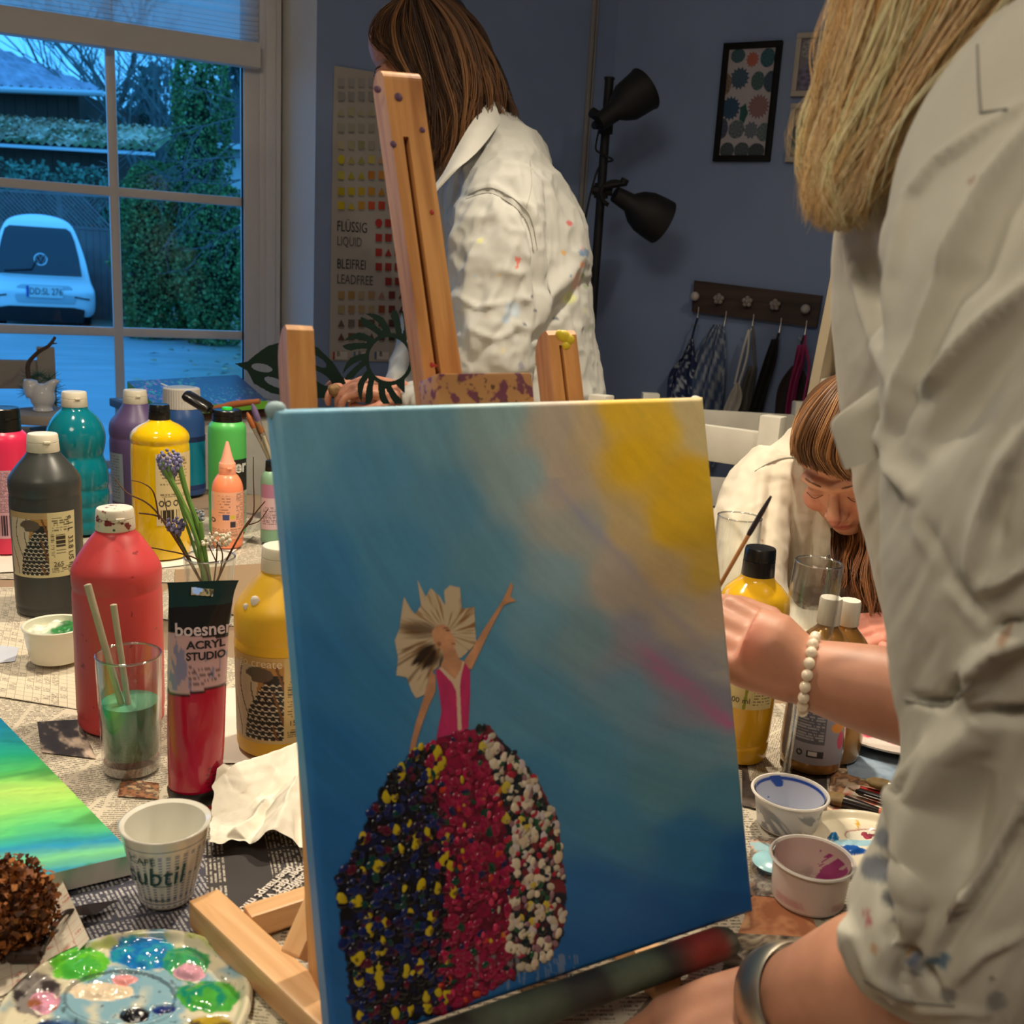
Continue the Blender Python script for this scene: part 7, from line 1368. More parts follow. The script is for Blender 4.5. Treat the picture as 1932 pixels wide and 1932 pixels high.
# ================================================================== people
SKIN = mat('skin', vcol=True, rough=.48, sss=.06, var=.06, vscale=90, bump=.12, bscale=500, bdist=.0006)
def cloth(key): return mat(key, vcol=True, rough=.9, var=.05, vscale=40, bump=.25, bscale=1400, bdist=.0005, sheen=.1)
def rotm(fwd, up): f = np.asarray(fwd, float)/np.linalg.norm(fwd); x = np.cross(f, up); x /= np.linalg.norm(x); return np.stack([x, f, np.cross(x, f)], 1)
def head_geo(c, R, k=1.0, neck=None, nr=.055):
    b = B(); g = lambda x, y, z: np.asarray(c)+R@(A(x, y, z)*k)
    def el(x, y, z, r, rx=None): b.ball(g(x, y, z), np.array(r)*k, 20, R if rx is None else R@rx)
    el(0, -.015, .035, (.074, .094, .086)); el(0, .028, -.03, (.060, .062, .088)); el(0, .050, -.088, (.030, .032, .024)); el(0, .030, -.070, (.050, .050, .036))
    b.tube([g(0, .078, .012), g(0, .098, -.012), g(0, .108, -.032)], np.array([.007, .009, .011])*k, 12); el(-.011, .094, -.036, (.008, .010, .007)); el(.011, .094, -.036, (.008, .010, .007)); el(0, .107, -.035, (.010, .009, .008))
    b.tube([g(-.050, .062, .016), g(-.03, .080, .021), g(0, .084, .016), g(.03, .080, .021), g(.050, .062, .016)], .010*k, 10)
    for s in (-1, 1): el(s*.037, .062, -.030, (.024, .024, .024)); el(s*.032, .074, -.001, (.016, .012, .010)); el(s*.076, -.010, -.006, (.010, .019, .030))
    el(0, .084, -.060, (.021, .010, .0052)); el(0, .083, -.070, (.018, .010, .006))
    if neck is not None: b.tube([g(0, -.03, -.05), np.asarray(c)*.4+np.asarray(neck)*.6-A(0, 0, 0), neck], nr*k, 20)
    return b, g
def tint_head(V, c, R, k=1.0, base=(208, 152, 124)):
    L = ((V-np.asarray(c))@R)/k; col = np.ones(V.shape)*lin(base); e = lambda p, r: sstep(1.2, .5, np.linalg.norm((L-A(*p))/A(*r), axis=1))
    for s in (-1, 1): col = mix(col, lin((206, 128, 106)), e((s*.04, .075, -.03), (.025, .04, .022))*.6); col = mix(col, lin((176, 116, 96)), e((s*.032, .085, .0), (.018, .02, .010))*.5)
    col = mix(col, lin((196, 112, 100)), e((0, .115, -.035), (.016, .016, .016))*.55); col = mix(col, lin((182, 92, 84)), e((0, .092, -.065), (.023, .014, .0085))*.85); col = mix(col, lin((120, 60, 54)), e((0, .098, -.0652), (.021, .014, .0012))*.8)
    for s in (-1, 1): col = mix(col, lin((110, 50, 44)), e((s*.008, .103, -.044), (.004, .007, .003))*.8)
    return col
def face_parts(t, body, c, R, k=1.0, brow=(110, 80, 58)):
    g = lambda x, y, z: np.asarray(c)+R@(A(x, y, z)*k); BM = mat('brow_%s' % str(brow), brow, .7)
    for s in (-1, 1):
        b = B(); b.tube(interp([g(s*.050, .068, .020), g(s*.036, .0835, .0260), g(s*.016, .0905, .0225)], 12), np.array([.0010]+[.0018]*9+[.0014, .001])*k, 6); t.add('eyebrow', b, BM, body)
        b = B(); b.tube(interp([g(s*.046, .080, -.003), g(s*.032, .0885, -.0065), g(s*.019, .083, -.003)], 12), .0006*k, 6); t.add('eyelashes', b, mat('lash', (96, 64, 50), .6), body)
def hand_geo(b, w, d, nrm, s=1.0, curl=(.5, .6, .4), side=1, spread=.06, thumb=(.9, .35), curls=None):
    """palm, four fingers and a thumb; w wrist, d along the hand, nrm out of the back; side +1 puts the thumb at +x"""
    y = np.asarray(d, float)/np.linalg.norm(d); z = np.asarray(nrm, float); z = z-y*(z@y); z /= np.linalg.norm(z); x = np.cross(y, z)*side
    g = lambda a, c_, e: np.asarray(w)+(x*a+y*c_+z*e)*s
    kn = [(.030, .088, .004, .074, .0088), (.010, .094, .006, .083, .0090), (-.011, .090, .005, .077, .0086), (-.030, .080, .001, .060, .0076)]
    for i, (kx, ky, kz, L, r) in enumerate(kn):
        b.tube([g(kx*.55, 0, 0), g(kx*.8, ky*.5, .001), g(kx, ky, kz)], np.array([.0155, .0150, .0118])*s, 12)
        p = A(kx, ky, kz); a = 0; cv = curls[i] if curls else curl; pts = [p]; dirx = spread*(1.5-i)
        for seg_, f in zip(cv, (.46, .31, .23)):
            a += seg_; p = p+A(dirx*math.cos(a), math.cos(a), -math.sin(a))*L*f; pts.append(p)
        b.tube([g(*q) for q in interp(pts, 10)], np.interp(np.linspace(0, 1, 10), [0, .45, .5, .8, 1], [r*1.12, r*.98, r*1.04, r*.9, r*.6])*s, 10)
    b.ball(g(.022, .035, -.008), np.array([.016, .028, .014])*s, 12, np.stack([x, y, z], 1)); b.tube([g(.022, .018, -.008), g(.044, .048, -.012-thumb[1]*.03), g(.044-.01*thumb[0], .078, -.016-thumb[1]*.06), g(.036-.03*thumb[0], .100, -.018-thumb[1]*.08)], np.array([.0145, .0115, .0105, .0065])*s, 12)
def skin_part(t, name, b, vox, sm=4, base=(204, 148, 120), red=None, parent=None):
    v, f, n = blend(b, vox, sm); c = np.ones(v.shape)*lin(base)*(1+.10*fbm(v*60, 3, 4))[:, None]
    if red: 
        for (p, r) in red: c = mix(c, lin((206, 116, 98)), sstep(1.2, .2, np.linalg.norm(v-np.asarray(p), axis=1)/r)*.6)
    bb = B(); bb.add(v, f, np.clip(c, 0, 1)); return t.add(name, bb, SKIN, parent, angle=180)
def crumple(v, s, o=3, seed=0):
    r = 0; a = 1.0
    for k in range(o): r = r+a*(1-2.2*np.abs(vn(v*s+k*5.3, seed+k))); s *= 1.9; a *= .55
    return r/1.9
def pdist(pj, line):
    d = np.full(len(pj), 1e9); tt = np.zeros(len(pj)); n = len(line)-1
    for i in range(n):
        a, c = A(*line[i]), A(*line[i+1]); e = c-a; t_ = np.clip(((pj-a)@e)/(e@e), 0, 1); q = np.linalg.norm(pj-a-t_[:, None]*e, axis=1); m_ = q < d; d[m_] = q[m_]; tt[m_] = ((i+t_)/n)[m_]
    return d, tt
def shirt(t, b, vox, key, base, amp, scale, folds=(), spots=(), sm=3, name='shirt', seed=0, aniso=(1, 1, 1), ruck=None, fk=1.0):
    v, f, n = blend(b, vox, sm); pj = proj(v); h = amp*crumple(v*A(*aniso), scale, 3, seed)
    if ruck is not None: h = h+ruck(v, pj)
    for line, w, a in folds:
        d, tt = pdist(pj, line); h = h+a*fk*np.exp(-(d/w)**2)*np.sin(np.clip(tt, .04, .96)*math.pi)**.5
    v = v+n*h[:, None]; c = np.ones(v.shape)*lin(base)*(1+.09*fbm(v*14, 3, seed+5))[:, None]; fac = ((CAM-v)*n).sum(1) > 0
    for u, w_, r, cc in spots:
        nz = .5*fbm(v*(.35/ (r*mpp(v.mean(0)))), 3, int(u)); d = np.hypot(pj[:, 0]-u, pj[:, 1]-w_)/r+nz; c = mix(c, lin(cc), sstep(1.05, .75, d)*fac*.8)
    bb = B(); bb.add(v, f, np.clip(c, 0, 1)); o = t.add(name, bb, cloth(key), angle=180); return o, v, f
HAIRM = lambda k, r=.38: mat('hair_'+k, vcol=True, rough=r, spec=.6)
def strands(guides, n, r, cols, seed, jit=(5, .012), seg=16, wave=3.0, tip=.3, lo=.82, wl=1.6, dens=14):
    """n hair strands combed between neighbouring guides, each guide a list of (u, v, y)"""
    g = np.random.default_rng(seed); G = [interp(q, seg) for q in guides]; b = B(); VV, FF, CC = [], [], []; base = 0; ph3 = np.arange(3)*2.094
    cols = [np.array(lin(c)) for c in cols]; s_ = np.linspace(0, 1, seg)
    ncl = max(8, n//dens); cl = [(g.uniform(0, len(G)-1.001), g.normal(0, 1), g.normal(0, 1), g.uniform(0, 6.28), g.uniform(.3, 1.5), g.uniform(.75, 1.3), cols[g.integers(len(cols))]*g.uniform(.75, 1.25), g.uniform(lo, 1.0)) for _ in range(ncl)]
    for k in range(n):
        x, ja, jb, p0, am, fq, cc, cut = cl[k % ncl]; x = float(np.clip(x+g.normal(0, .06), 0, len(G)-1.001)); i = int(x); f = x-i; p = G[i]*(1-f)+G[i+1]*f; p = p.copy(); cut = min(1, cut*g.uniform(.93, 1.04)); idx = s_*cut*(seg-1); p = np.stack([np.interp(idx, np.arange(seg), p[:, j]) for j in range(3)], 1)
        fl = .45+.55*s_; cv = 1-.55*s_; p[:, 0] += (ja*jit[0]+g.normal(0, jit[0]*.45)*cv)*fl+wave*np.sin(s_*6.28*wl*fq+p0+g.normal(0, .25))*s_**.7*am; p[:, 1] += g.normal(0, jit[0]*.3)*fl; p[:, 2] += jb*jit[1]*.8+g.normal(0, jit[1]*.4)
        d = np.stack([ray(u, v) for u, v in p[:, :2]]); W_ = CAM+d*(p[:, 2]/d[:, 1])[:, None]; tn = np.gradient(W_, axis=0); tn /= np.linalg.norm(tn, axis=1)[:, None]+1e-9
        a_ = np.cross(tn, A(.2, 1, .1)); a_ /= np.linalg.norm(a_, axis=1)[:, None]+1e-9; b_ = np.cross(tn, a_); rad = r*g.uniform(.7, 1.4)*np.interp(s_, [0, .1, .7, 1], [.6, 1, .9, tip])
        R_ = W_[:, None]+rad[:, None, None]*(np.cos(ph3)[None, :, None]*a_[:, None]+np.sin(ph3)[None, :, None]*b_[:, None]); VV.append(R_.reshape(-1, 3)); ii = np.arange(seg-1)[:, None]*3+np.arange(3); jj = np.arange(seg-1)[:, None]*3+(np.arange(3)+1) % 3
        FF.append(np.stack([ii, jj, jj+3, ii+3], -1).reshape(-1, 4)+base); base += seg*3; c = cc*g.uniform(.85, 1.15); CC.append(np.repeat(c[None], seg*3, 0))
    b.add(np.concatenate(VV), np.concatenate(FF).tolist(), np.clip(np.concatenate(CC), 0, 1)); return b
def ptube(b, pts, n=28, k=24, up=(0, 1, 0), cap=True):          # rows (u, v, y, half width in px, half depth in m)
    q = interp(pts, k); path = np.array([P(*r[:3]) for r in q]); ra = np.array([r[3]*mpp(p) for r, p in zip(q, path)]); b.tube(path, ra, n, cap, up, rb=np.maximum(q[:, 4], .003)); return path
def trousers(t, hip, feet, col, r=.10):
    b = B(); hip = np.asarray(hip)
    for i, ft in enumerate(feet):
        h = hip+A(*ft[3]) if len(ft) > 3 else hip; kn = ft[2] if len(ft) > 2 and ft[2] is not None else (h*.5+np.asarray(ft[0])*.5); b.tube(interp([h, kn, ft[0]], 14), np.linspace(r, .055, 14), 18); 
    b.ball(hip, (.16, .13, .13), 18); v, f, n = blend(b, .014, 4); bb = B(); bb.add(v, f, (60, 66, 84)); t.add('trousers', bb, mat('denim', col, .9, var=.15, vscale=60, bump=.2, bscale=600), angle=180)
    for ft in feet:
        b = B(); p = np.asarray(ft[0]); d = np.asarray(ft[1]); b.tube([p+A(0, 0, .06), A(p[0], p[1], .035)+d*.02, A(p[0], p[1], .03)+d*.16, A(p[0], p[1], .025)+d*.21], [.045, .042, .036, .016], 14, up=(0, 0, 1), rb=[.05, .034, .026, .014]); t.add('shoe', b, mat('dark_shoe', (40, 36, 36), .5))

# ---- the standing woman behind the easel
YW = 2.34
w1 = Thing('person', 'standing woman with long brown hair and a paint flecked white shirt looking down', 'person', (*P(980, 700, YW)[:2], 0))
hc = P(782, 112, YW); hR = rotm((-.74, -.14, -.60), ZU); nb = P(872, 262, YW)
b, g = head_geo(hc, hR, 1.0, nb+A(.01, 0, -.03), .056); v, f, n = blend(b, .004, 5); bb = B(); bb.add(v, f, np.clip(tint_head(v, hc, hR, base=(204, 146, 120)), 0, 1)); hd1 = w1.add('head', bb, SKIN, angle=180); face_parts(w1, hd1, hc, hR, 1, (70, 48, 36))
b = B(); rows = [(1020, 995, 170, .17), (900, 992, 166, .18), (760, 988, 152, .19), (650, 986, 134, .19), (550, 984, 128, .195), (470, 978, 128, .20), (410, 964, 122, .20), (350, 948, 108, .19), (300, 944, 84, .16), (262, 930, 56, .11), (228, 915, 36, .07)]
ptube(b, [(u, v, YW, hw, d) for v, u, hw, d in rows], 36, 40)
ptube(b, [(958, 345, YW-.13, 62, .075), (944, 400, YW-.17, 82, .085), (938, 480, YW-.20, 88, .088), (936, 570, YW-.21, 87, .088), (930, 650, YW-.22, 84, .085), (915, 712, YW-.22, 74, .075)], 28, 26)
ptube(b, [(925, 690, YW-.22, 62, .07), (880, 738, YW-.22, 46, .06), (820, 752, YW-.20, 36, .05), (770, 752, YW-.18, 30, .042)], 24, 16)
ptube(b, [(905, 330, YW+.14, 60, .07), (850, 480, YW+.17, 60, .075), (800, 640, YW+.14, 55, .07)], 24, 16); ptube(b, [(805, 630, YW+.14, 52, .06), (780, 700, YW+.02, 40, .05), (752, 752, YW-.10, 30, .04)], 22, 12)
fl = [([(965, 350), (1000, 430), (1015, 540), (1012, 640)], 9, -.016), ([(880, 360), (935, 350), (1000, 395), (1018, 470)], 5, .005), ([(872, 372), (932, 362), (992, 408), (1008, 475)], 4, -.004), ([(1090, 490), (1030, 560), (1015, 640)], 16, .020), ([(1105, 530), (1045, 590), (1018, 660)], 10, -.014), ([(845, 480), (880, 420), (905, 370)], 7, .007), ([(860, 520), (900, 440), (925, 380)], 6, -.006), ([(880, 640), (940, 540), (980, 440)], 9, .007), ([(900, 680), (960, 600), (1000, 500)], 7, -.006), ([(1020, 330), (1060, 400), (1090, 480)], 8, .006), ([(980, 300), (990, 350), (1000, 400)], 5, -.004), ([(1000, 700), (1010, 640), (1040, 600)], 10, -.010), ([(870, 560), (900, 580), (960, 570)], 6, .006), ([(890, 620), (930, 640), (980, 620)], 6, .005)]
sp = [(1072, 421, 7, (196, 60, 70)), (976, 490, 6, (206, 80, 60)), (975, 502, 4, (206, 80, 60)), (1062, 476, 6, (206, 160, 80)), (1092, 478, 10, (70, 110, 150)), (1080, 530, 16, (206, 170, 156)), (1096, 520, 6, (120, 150, 90)), (1074, 560, 15, (196, 200, 130)), (968, 585, 16, (170, 186, 200)), (955, 602, 9, (160, 180, 200)), (1008, 586, 4, (60, 60, 90)), (990, 612, 5, (60, 66, 96)), (993, 630, 3, (50, 54, 80)), (906, 455, 6, (206, 206, 140)), (872, 620, 7, (170, 190, 170)), (980, 690, 7, (150, 150, 170)), (1088, 500, 5, (206, 130, 90)), (1105, 540, 5, (150, 170, 130)), (948, 660, 5, (206, 196, 160)), (1085, 505, 4.0, (206, 150, 110)), (1078, 545, 3.0, (120, 160, 120)), (1100, 585, 4.0, (206, 206, 150)), (1064, 520, 3.0, (90, 120, 160)), (1090, 470, 3.0, (206, 120, 120)), (1050, 600, 3.0, (70, 80, 110)), (1108, 620, 4.0, (180, 200, 170)), (940, 520, 3.0, (206, 180, 120)), (895, 520, 3.0, (170, 190, 206)), (1030, 690, 4.0, (196, 170, 190)), (1084, 690, 4.0, (206, 196, 130)), (920, 600, 3.0, (206, 160, 150)), (1060, 640, 7, (206, 206, 170)), (1003, 560, 3, (60, 60, 80))]
sh1, sv, sf = shirt(w1, b, .0055, 'white_shirt', (188, 188, 182), .0125, 14, fl, sp, 2, seed=3, aniso=(1, 1, .75))
def flap(t, name, outer, inner, th, m_, parent, n=(30, 10), amp=.002, seed=4, col=(206, 205, 198), bulge=.008):
    o_, i_ = interp(outer, n[0]), interp(inner, n[0]); f = np.linspace(0, 1, n[1])[:, None, None]; Q = o_[None]*(1-f)+i_[None]*f; V = np.array([[P(*q) for q in r] for r in Q]); V[..., 1] -= bulge*np.sin(np.pi*f[..., 0]); V[..., 1] += amp*crumple(V.reshape(-1, 3), 24, 2, seed).reshape(V.shape[:2])
    ny, nx = V.shape[:2]; idx = np.arange(nx*ny).reshape(ny, nx); F = np.stack([idx[:-1, :-1], idx[:-1, 1:], idx[1:, 1:], idx[1:, :-1]], -1).reshape(-1, 4); N = nx*ny; rim_ = list(idx[0])+list(idx[1:, -1])+list(idx[-1, ::-1][1:])+list(idx[::-1, 0][1:-1])
    b = B(); b.add(np.concatenate([V.reshape(-1, 3), V.reshape(-1, 3)+A(0, th, 0)]), F.tolist()+(F[:, ::-1]+N).tolist()+[(rim_[k], rim_[(k+1) % len(rim_)], rim_[(k+1) % len(rim_)]+N, rim_[k]+N) for k in range(len(rim_))], col); return t.add(name, b, m_, parent, angle=50)
flap(w1, 'collar', [(930, 184, YW-.07), (904, 212, YW-.12), (880, 246, YW-.155), (856, 288, YW-.18), (836, 326, YW-.20), (818, 350, YW-.20)], [(946, 228, YW-.09), (930, 250, YW-.14), (908, 278, YW-.175), (886, 300, YW-.20), (862, 320, YW-.215), (821, 364, YW-.215)], .004, cloth('white_shirt'), sh1)
b = B(); ptube(b, [(935, 196, YW+.02, 8, .05), (946, 226, YW+.02, 14, .07), (950, 252, YW+.0, 18, .09)], 18, 10); v, f, n = blend(b, .005, 2); bb = B(); bb.add(v, f, (214, 212, 202)); w1.add('collar_stand', bb, cloth('white_shirt'), sh1, angle=180)
tree_ = BVHTree.FromPolygons([Vector(p) for p in sv], sf)
def drape(line, out=.001, n=30, tree=None):
    r = []
    for u, v in interp([(*q, 0) for q in line], n)[:, :2]:
        d = ray(u, v); h = (tree or tree_).ray_cast(Vector(CAM), Vector(d/np.linalg.norm(d)))
        if h[0] is not None: r.append(np.array(h[0])-d/np.linalg.norm(d)*out)
    return r
for ln in ([(884, 366), (932, 355), (996, 400), (1014, 470)], [(879, 375), (930, 365), (990, 410), (1007, 474)], [(1000, 302), (1003, 350), (992, 395)], [(1008, 690), (1004, 748)]):
    r = drape(ln)
    if len(r) > 3: b = B(); b.tube(np.array(r), .0009, 5); w1.add('seam', b, mat('seam_thread', (176, 174, 166), .9), sh1)
HB = [(640+0, 0)]
HG = lambda dy, *p: [(u, v, YW+dy) for u, v in p]
gd = [HG(-.09, (760, -8), (716, 30), (704, 76), (752, 108), (788, 170), (806, 240)), HG(-.105, (766, -10), (744, 40), (752, 104), (792, 180), (812, 260), (822, 316)), HG(-.12, (780, -12), (790, 50), (816, 140), (836, 220), (834, 290), (824, 332)), HG(-.125, (795, -14), (828, 45), (856, 130), (868, 200), (856, 262), (838, 312)), HG(-.115, (812, -14), (858, 36), (888, 110), (898, 175), (884, 230), (862, 270)), HG(-.06, (824, -12), (880, 34), (914, 105), (942, 180), (958, 230)), HG(.02, (830, -12), (888, 36), (922, 110), (948, 188), (966, 240))]
b = B(); b.ball(P(806, 72, YW+.02), (.104, .110, .108), 24); ptube(b, [(828, 50, YW, 62, .09), (850, 130, YW, 60, .085), (868, 200, YW, 42, .07), (868, 250, YW, 26, .05)], 22, 14); ptube(b, [(790, 60, YW-.03, 50, .06), (812, 180, YW-.04, 36, .045), (826, 270, YW-.05, 18, .025), (832, 318, YW-.05, 5, .01)], 18, 12); v, f, n = blend(b, .008, 4)
L = (v-hc)@hR; v, n = v, n; bb = B(); bb.add(v, f, (44, 29, 20)); hr = w1.add('hair', bb, HAIRM('brown'), angle=180)
BRN = [(92, 62, 40), (74, 50, 34), (112, 76, 48), (58, 38, 26), (134, 94, 58), (86, 58, 38)]
w1.add('hair_strands', strands(gd, 2300, .0010, BRN, 5, (8, .012), 20, 9, wl=1.4), HAIRM('brown'), hr, kind='stuff', angle=180)
trousers(w1, P(985, 1010, YW), [((P(985, 1010, YW)[0]-.02, YW-.10, .05), (-1, 0, 0), None, (-.0, -.08, 0)), ((P(985, 1010, YW)[0]+.06, YW+.12, .05), (-1, 0, 0), None, (0, .08, 0))], (58, 64, 84))
YHN = 2.14; b = B(); wr = P(772, 752, YW-.16); wl_ = P(748, 754, YW-.12)
hand_geo(b, P(752, 738, YHN), P(690, 730, YHN-.02)-P(752, 738, YHN), A(.15, -.4, .9), .95, curls=[(.5, .8, .6), (.6, .8, .6), (.7, .8, .6), (.8, .8, .5)], side=-1); b.tube([wr, P(752, 738, YHN)], [.03, .026], 14); skin_part(w1, 'hand', b, .0030, 3, (206, 146, 122))
b = B(); hand_geo(b, P(712, 752, YHN+.08), P(650, 728, YHN)-P(712, 752, YHN+.08), A(-.2, -.5, .85), .95, curls=[(.4, .9, .7), (.5, .9, .7), (.6, .9, .7), (.7, .9, .6)], side=1); b.tube([wl_, P(712, 752, YHN+.08)], [.03, .026], 14); skin_part(w1, 'hand', b, .0030, 3, (206, 146, 122))
# stencils she holds
def cut_sheet(name, label, u0, u1, v0, v1, mask, yf, col, n=(150, 120), th=.0015):
    GX, GY = np.meshgrid(np.linspace(u0, u1, n[0]), np.linspace(v0, v1, n[1])); m_ = mask(GX, GY); Y = yf(GX, GY); d = np.array([[ray(u, v) for u in GX[0]] for v in GY[:, 0]]); V = CAM+d*(Y/d[..., 1])[..., None]
    cell = m_[:-1, :-1] & m_[1:, 1:] & m_[:-1, 1:] & m_[1:, :-1]; idx = np.arange(GX.size).reshape(GX.shape); F = np.stack([idx[:-1, :-1], idx[:-1, 1:], idx[1:, 1:], idx[1:, :-1]], -1)[cell]; used = np.unique(F); rem = np.full(GX.size, -1); rem[used] = np.arange(len(used)); F = rem[F]; V = V.reshape(-1, 3)[used]; N = len(V); b = B()
    ed = {}
    for q in F.tolist():
        for i in range(4): e = (q[i], q[(i+1) % 4]); ed[tuple(sorted(e))] = None if tuple(sorted(e)) in ed else e
    side = [(e[0], e[1], e[1]+N, e[0]+N) for e in ed.values() if e]; b.add(np.concatenate([V, V+A(0, th, 0)]), F.tolist()+(F[:, ::-1]+N).tolist()+side)
    return single(name, b, mat('stencil_paper', col, .85, spec=.15), label, 'stencil', smooth=False)
leafP = [(441, 686), (466, 682), (482, 668), (505, 652), (540, 642), (575, 645), (600, 655), (628, 682), (650, 715), (660, 742), (640, 752), (560, 752), (510, 742), (478, 724), (466, 700)]
def leafm(X, Y):
    m_ = inpoly(X, Y, leafP); 
    for a, c, r, s, t_ in ((494, 694, 19, 7, .2), (598, 681, 20, 7, .55), (606, 714, 22, 8, .6), (520, 722, 22, 7, .4), (560, 668, 16, 6, .3), (560, 705, 20, 7, .5), (536, 690, 10, 4, .3)):
        x = (X-a)*math.cos(t_)+(Y-c)*math.sin(t_); y = -(X-a)*math.sin(t_)+(Y-c)*math.cos(t_); m_ &= ~(np.hypot(x/r, y/s) < 1)
    return m_
cut_sheet('leaf_stencil', 'dark green leaf shaped paper stencil held before the window frame', 438, 664, 638, 756, leafm, lambda X, Y: 2.10+(X-550)*.0004, (14, 30, 25))
def wrm(X, Y):
    dx, dy = X-734, Y-678; r = np.hypot(dx, dy*.92); a = np.arctan2(dy, dx); ring = (r > 38) & (r < 46); k = a*4.5+r*.035; lf = (r >= 44) & (r < 62+30*np.abs(np.cos(k))) & (np.abs(np.cos(k)) > .38) & ((dx < 30) | (dy < 0)); gap = (r > 58) & (np.abs(((k/math.pi) % 1)-.5) > .44)
    vein = (np.abs(np.sin(k*2)) < .14) & (r > 52) & (r < 84); return (ring | lf) & ~gap & ~vein & (r < 96) & (X < 790) & (r > 38)
cut_sheet('wreath_stencil', 'dark green wreath shaped paper stencil held beside the mast', 636, 792, 586, 762, wrm, lambda X, Y: 2.06+(X-700)*.0003, (14, 30, 25), (170, 180))

# ---- the seated woman at the right end of the table
YS2 = 1.60
w2 = Thing('person', 'seated woman in a cream white shirt bending her face low over the table', 'person', (*P(1560, 1000, 1.9)[:2], 0))
hc2 = P(1602, 864, YS2); hR2 = rotm((-.40, -.68, -.60), A(-.10, .0, 1)); nb2 = P(1580, 870, 1.74)
b, g = head_geo(hc2, hR2, 1.0, nb2, .056); v, f, n = blend(b, .0026, 4); bb = B(); bb.add(v, f, np.clip(tint_head(v, hc2, hR2, base=(214, 154, 124)), 0, 1)); hd2 = w2.add('head', bb, SKIN, angle=180); face_parts(w2, hd2, hc2, hR2, 1, (134, 96, 70))
b = B(); ptube(b, [(1600, 1420, 1.92, 200, .16), (1595, 1250, 1.88, 195, .16), (1580, 1080, 1.82, 190, .16), (1565, 960, 1.76, 186, .14), (1560, 890, 1.74, 150, .10), (1565, 845, 1.74, 90, .07), (1575, 822, 1.74, 62, .06)], 34, 34)
ptube(b, [(1470, 880, 1.74, 55, .07), (1428, 930, 1.72, 62, .075), (1412, 1020, 1.66, 66, .075), (1415, 1110, 1.60, 66, .07), (1440, 1170, 1.56, 56, .06)], 26, 22)
ptube(b, [(1430, 1165, 1.57, 50, .06), (1500, 1190, 1.52, 44, .05), (1580, 1204, 1.48, 38, .042)], 22, 12); ptube(b, [(1690, 890, 1.74, 70, .08), (1740, 1000, 1.66, 75, .08), (1750, 1120, 1.58, 70, .07)], 24, 14); ptube(b, [(1750, 1110, 1.58, 62, .06), (1720, 1180, 1.50, 46, .05)], 20, 8)
fl = [([(1440, 870), (1432, 960), (1425, 1080)], 9, .008), ([(1460, 880), (1450, 980), (1440, 1090)], 7, -.008), ([(1480, 860), (1500, 940), (1515, 1040), (1520, 1120)], 10, .008), ([(1370, 960), (1400, 1000), (1430, 1060)], 8, .006), ([(1540, 950), (1530, 1040), (1500, 1120)], 9, -.008), ([(1425, 890), (1480, 866), (1510, 864)], 3, -.003)]
sh2, sv2, sf2 = shirt(w2, b, .0050, 'cream_shirt', (222, 212, 192), .0070, 15, fl, [(1440, 1020, 3, (190, 130, 110))], 2, seed=9)
t2_ = BVHTree.FromPolygons([Vector(p) for p in sv2], sf2); r = drape([(1424, 889), (1450, 874), (1480, 864), (1512, 864)], .001, 20, t2_); b = B(); b.tube(np.array(r), .0009, 5); w2.add('seam', b, mat('seam_thread', (176, 174, 166), .9), sh2)
SG = lambda *p: [(u, v, y) for u, v, y in p]
gd2 = [SG((1600, 708, 1.66), (1548, 730, 1.68), (1512, 772, 1.68), (1496, 822, 1.66), (1494, 858, 1.64)), SG((1600, 702, 1.58), (1556, 732, 1.58), (1518, 780, 1.57), (1500, 826, 1.56), (1502, 862, 1.55)), SG((1604, 700, 1.55), (1566, 738, 1.52), (1530, 790, 1.50), (1512, 842, 1.50), (1524, 884, 1.51)), SG((1610, 702, 1.53), (1584, 750, 1.48), (1556, 816, 1.46), (1546, 862, 1.47), (1572, 900, 1.475)), SG((1618, 704, 1.53), (1606, 760, 1.47), (1584, 830, 1.445), (1582, 876, 1.455), (1606, 908, 1.465)), SG((1640, 706, 1.54), (1650, 770, 1.48), (1650, 850, 1.46), (1640, 900, 1.47))]
b = B(); b.ball(hc2+hR2@A(0, -.024, .046), (.082, .096, .082), 24, hR2); b.ball(hc2+hR2@A(0, -.05, .0), (.078, .070, .090), 20, hR2); v, f, n = blend(b, .006, 4); bb = B(); bb.add(v, f, (96, 66, 42)); hr2 = w2.add('hair', bb, HAIRM('chestnut'), angle=180)
CHN = [(150, 106, 66), (124, 86, 54), (176, 128, 82), (104, 70, 44), (190, 144, 96)]
w2.add('hair_strands', strands(gd2, 2200, .00085, CHN, 8, (5, .010), 16, 1.5, lo=.9), HAIRM('chestnut'), hr2, kind='stuff', angle=180)
gd3 = [SG((1560, 900, 1.68), (1562, 980, 1.66), (1564, 1040, 1.62), (1556, 1100, 1.58)), SG((1600, 940, 1.68), (1606, 1010, 1.63), (1600, 1060, 1.58), (1590, 1110, 1.55)), SG((1640, 940, 1.60), (1636, 1020, 1.55), (1634, 1100, 1.50), (1640, 1172, 1.47)), SG((1680, 940, 1.60), (1672, 1040, 1.54), (1666, 1120, 1.50), (1660, 1185, 1.47))]
w2.add('hair_lengths', strands(gd3, 900, .0009, [(150, 96, 56), (120, 78, 48), (176, 118, 72), (96, 62, 40)], 14, (8, .016), 16, 7), HAIRM('chestnut'), hr2, kind='stuff', angle=180)
b = B(); hand_geo(b, P(1720, 1186, 1.46), P(1640, 1192, 1.43)-P(1720, 1186, 1.46), A(-.2, -.35, .9), .95, curls=[(.15, .25, .2), (.2, .3, .2), (.25, .3, .2), (.3, .35, .2)], side=-1); b.tube([P(1720, 1180, 1.50), P(1720, 1186, 1.46)], [.03, .026], 14); skin_part(w2, 'hand', b, .0026, 3, (226, 150, 130))
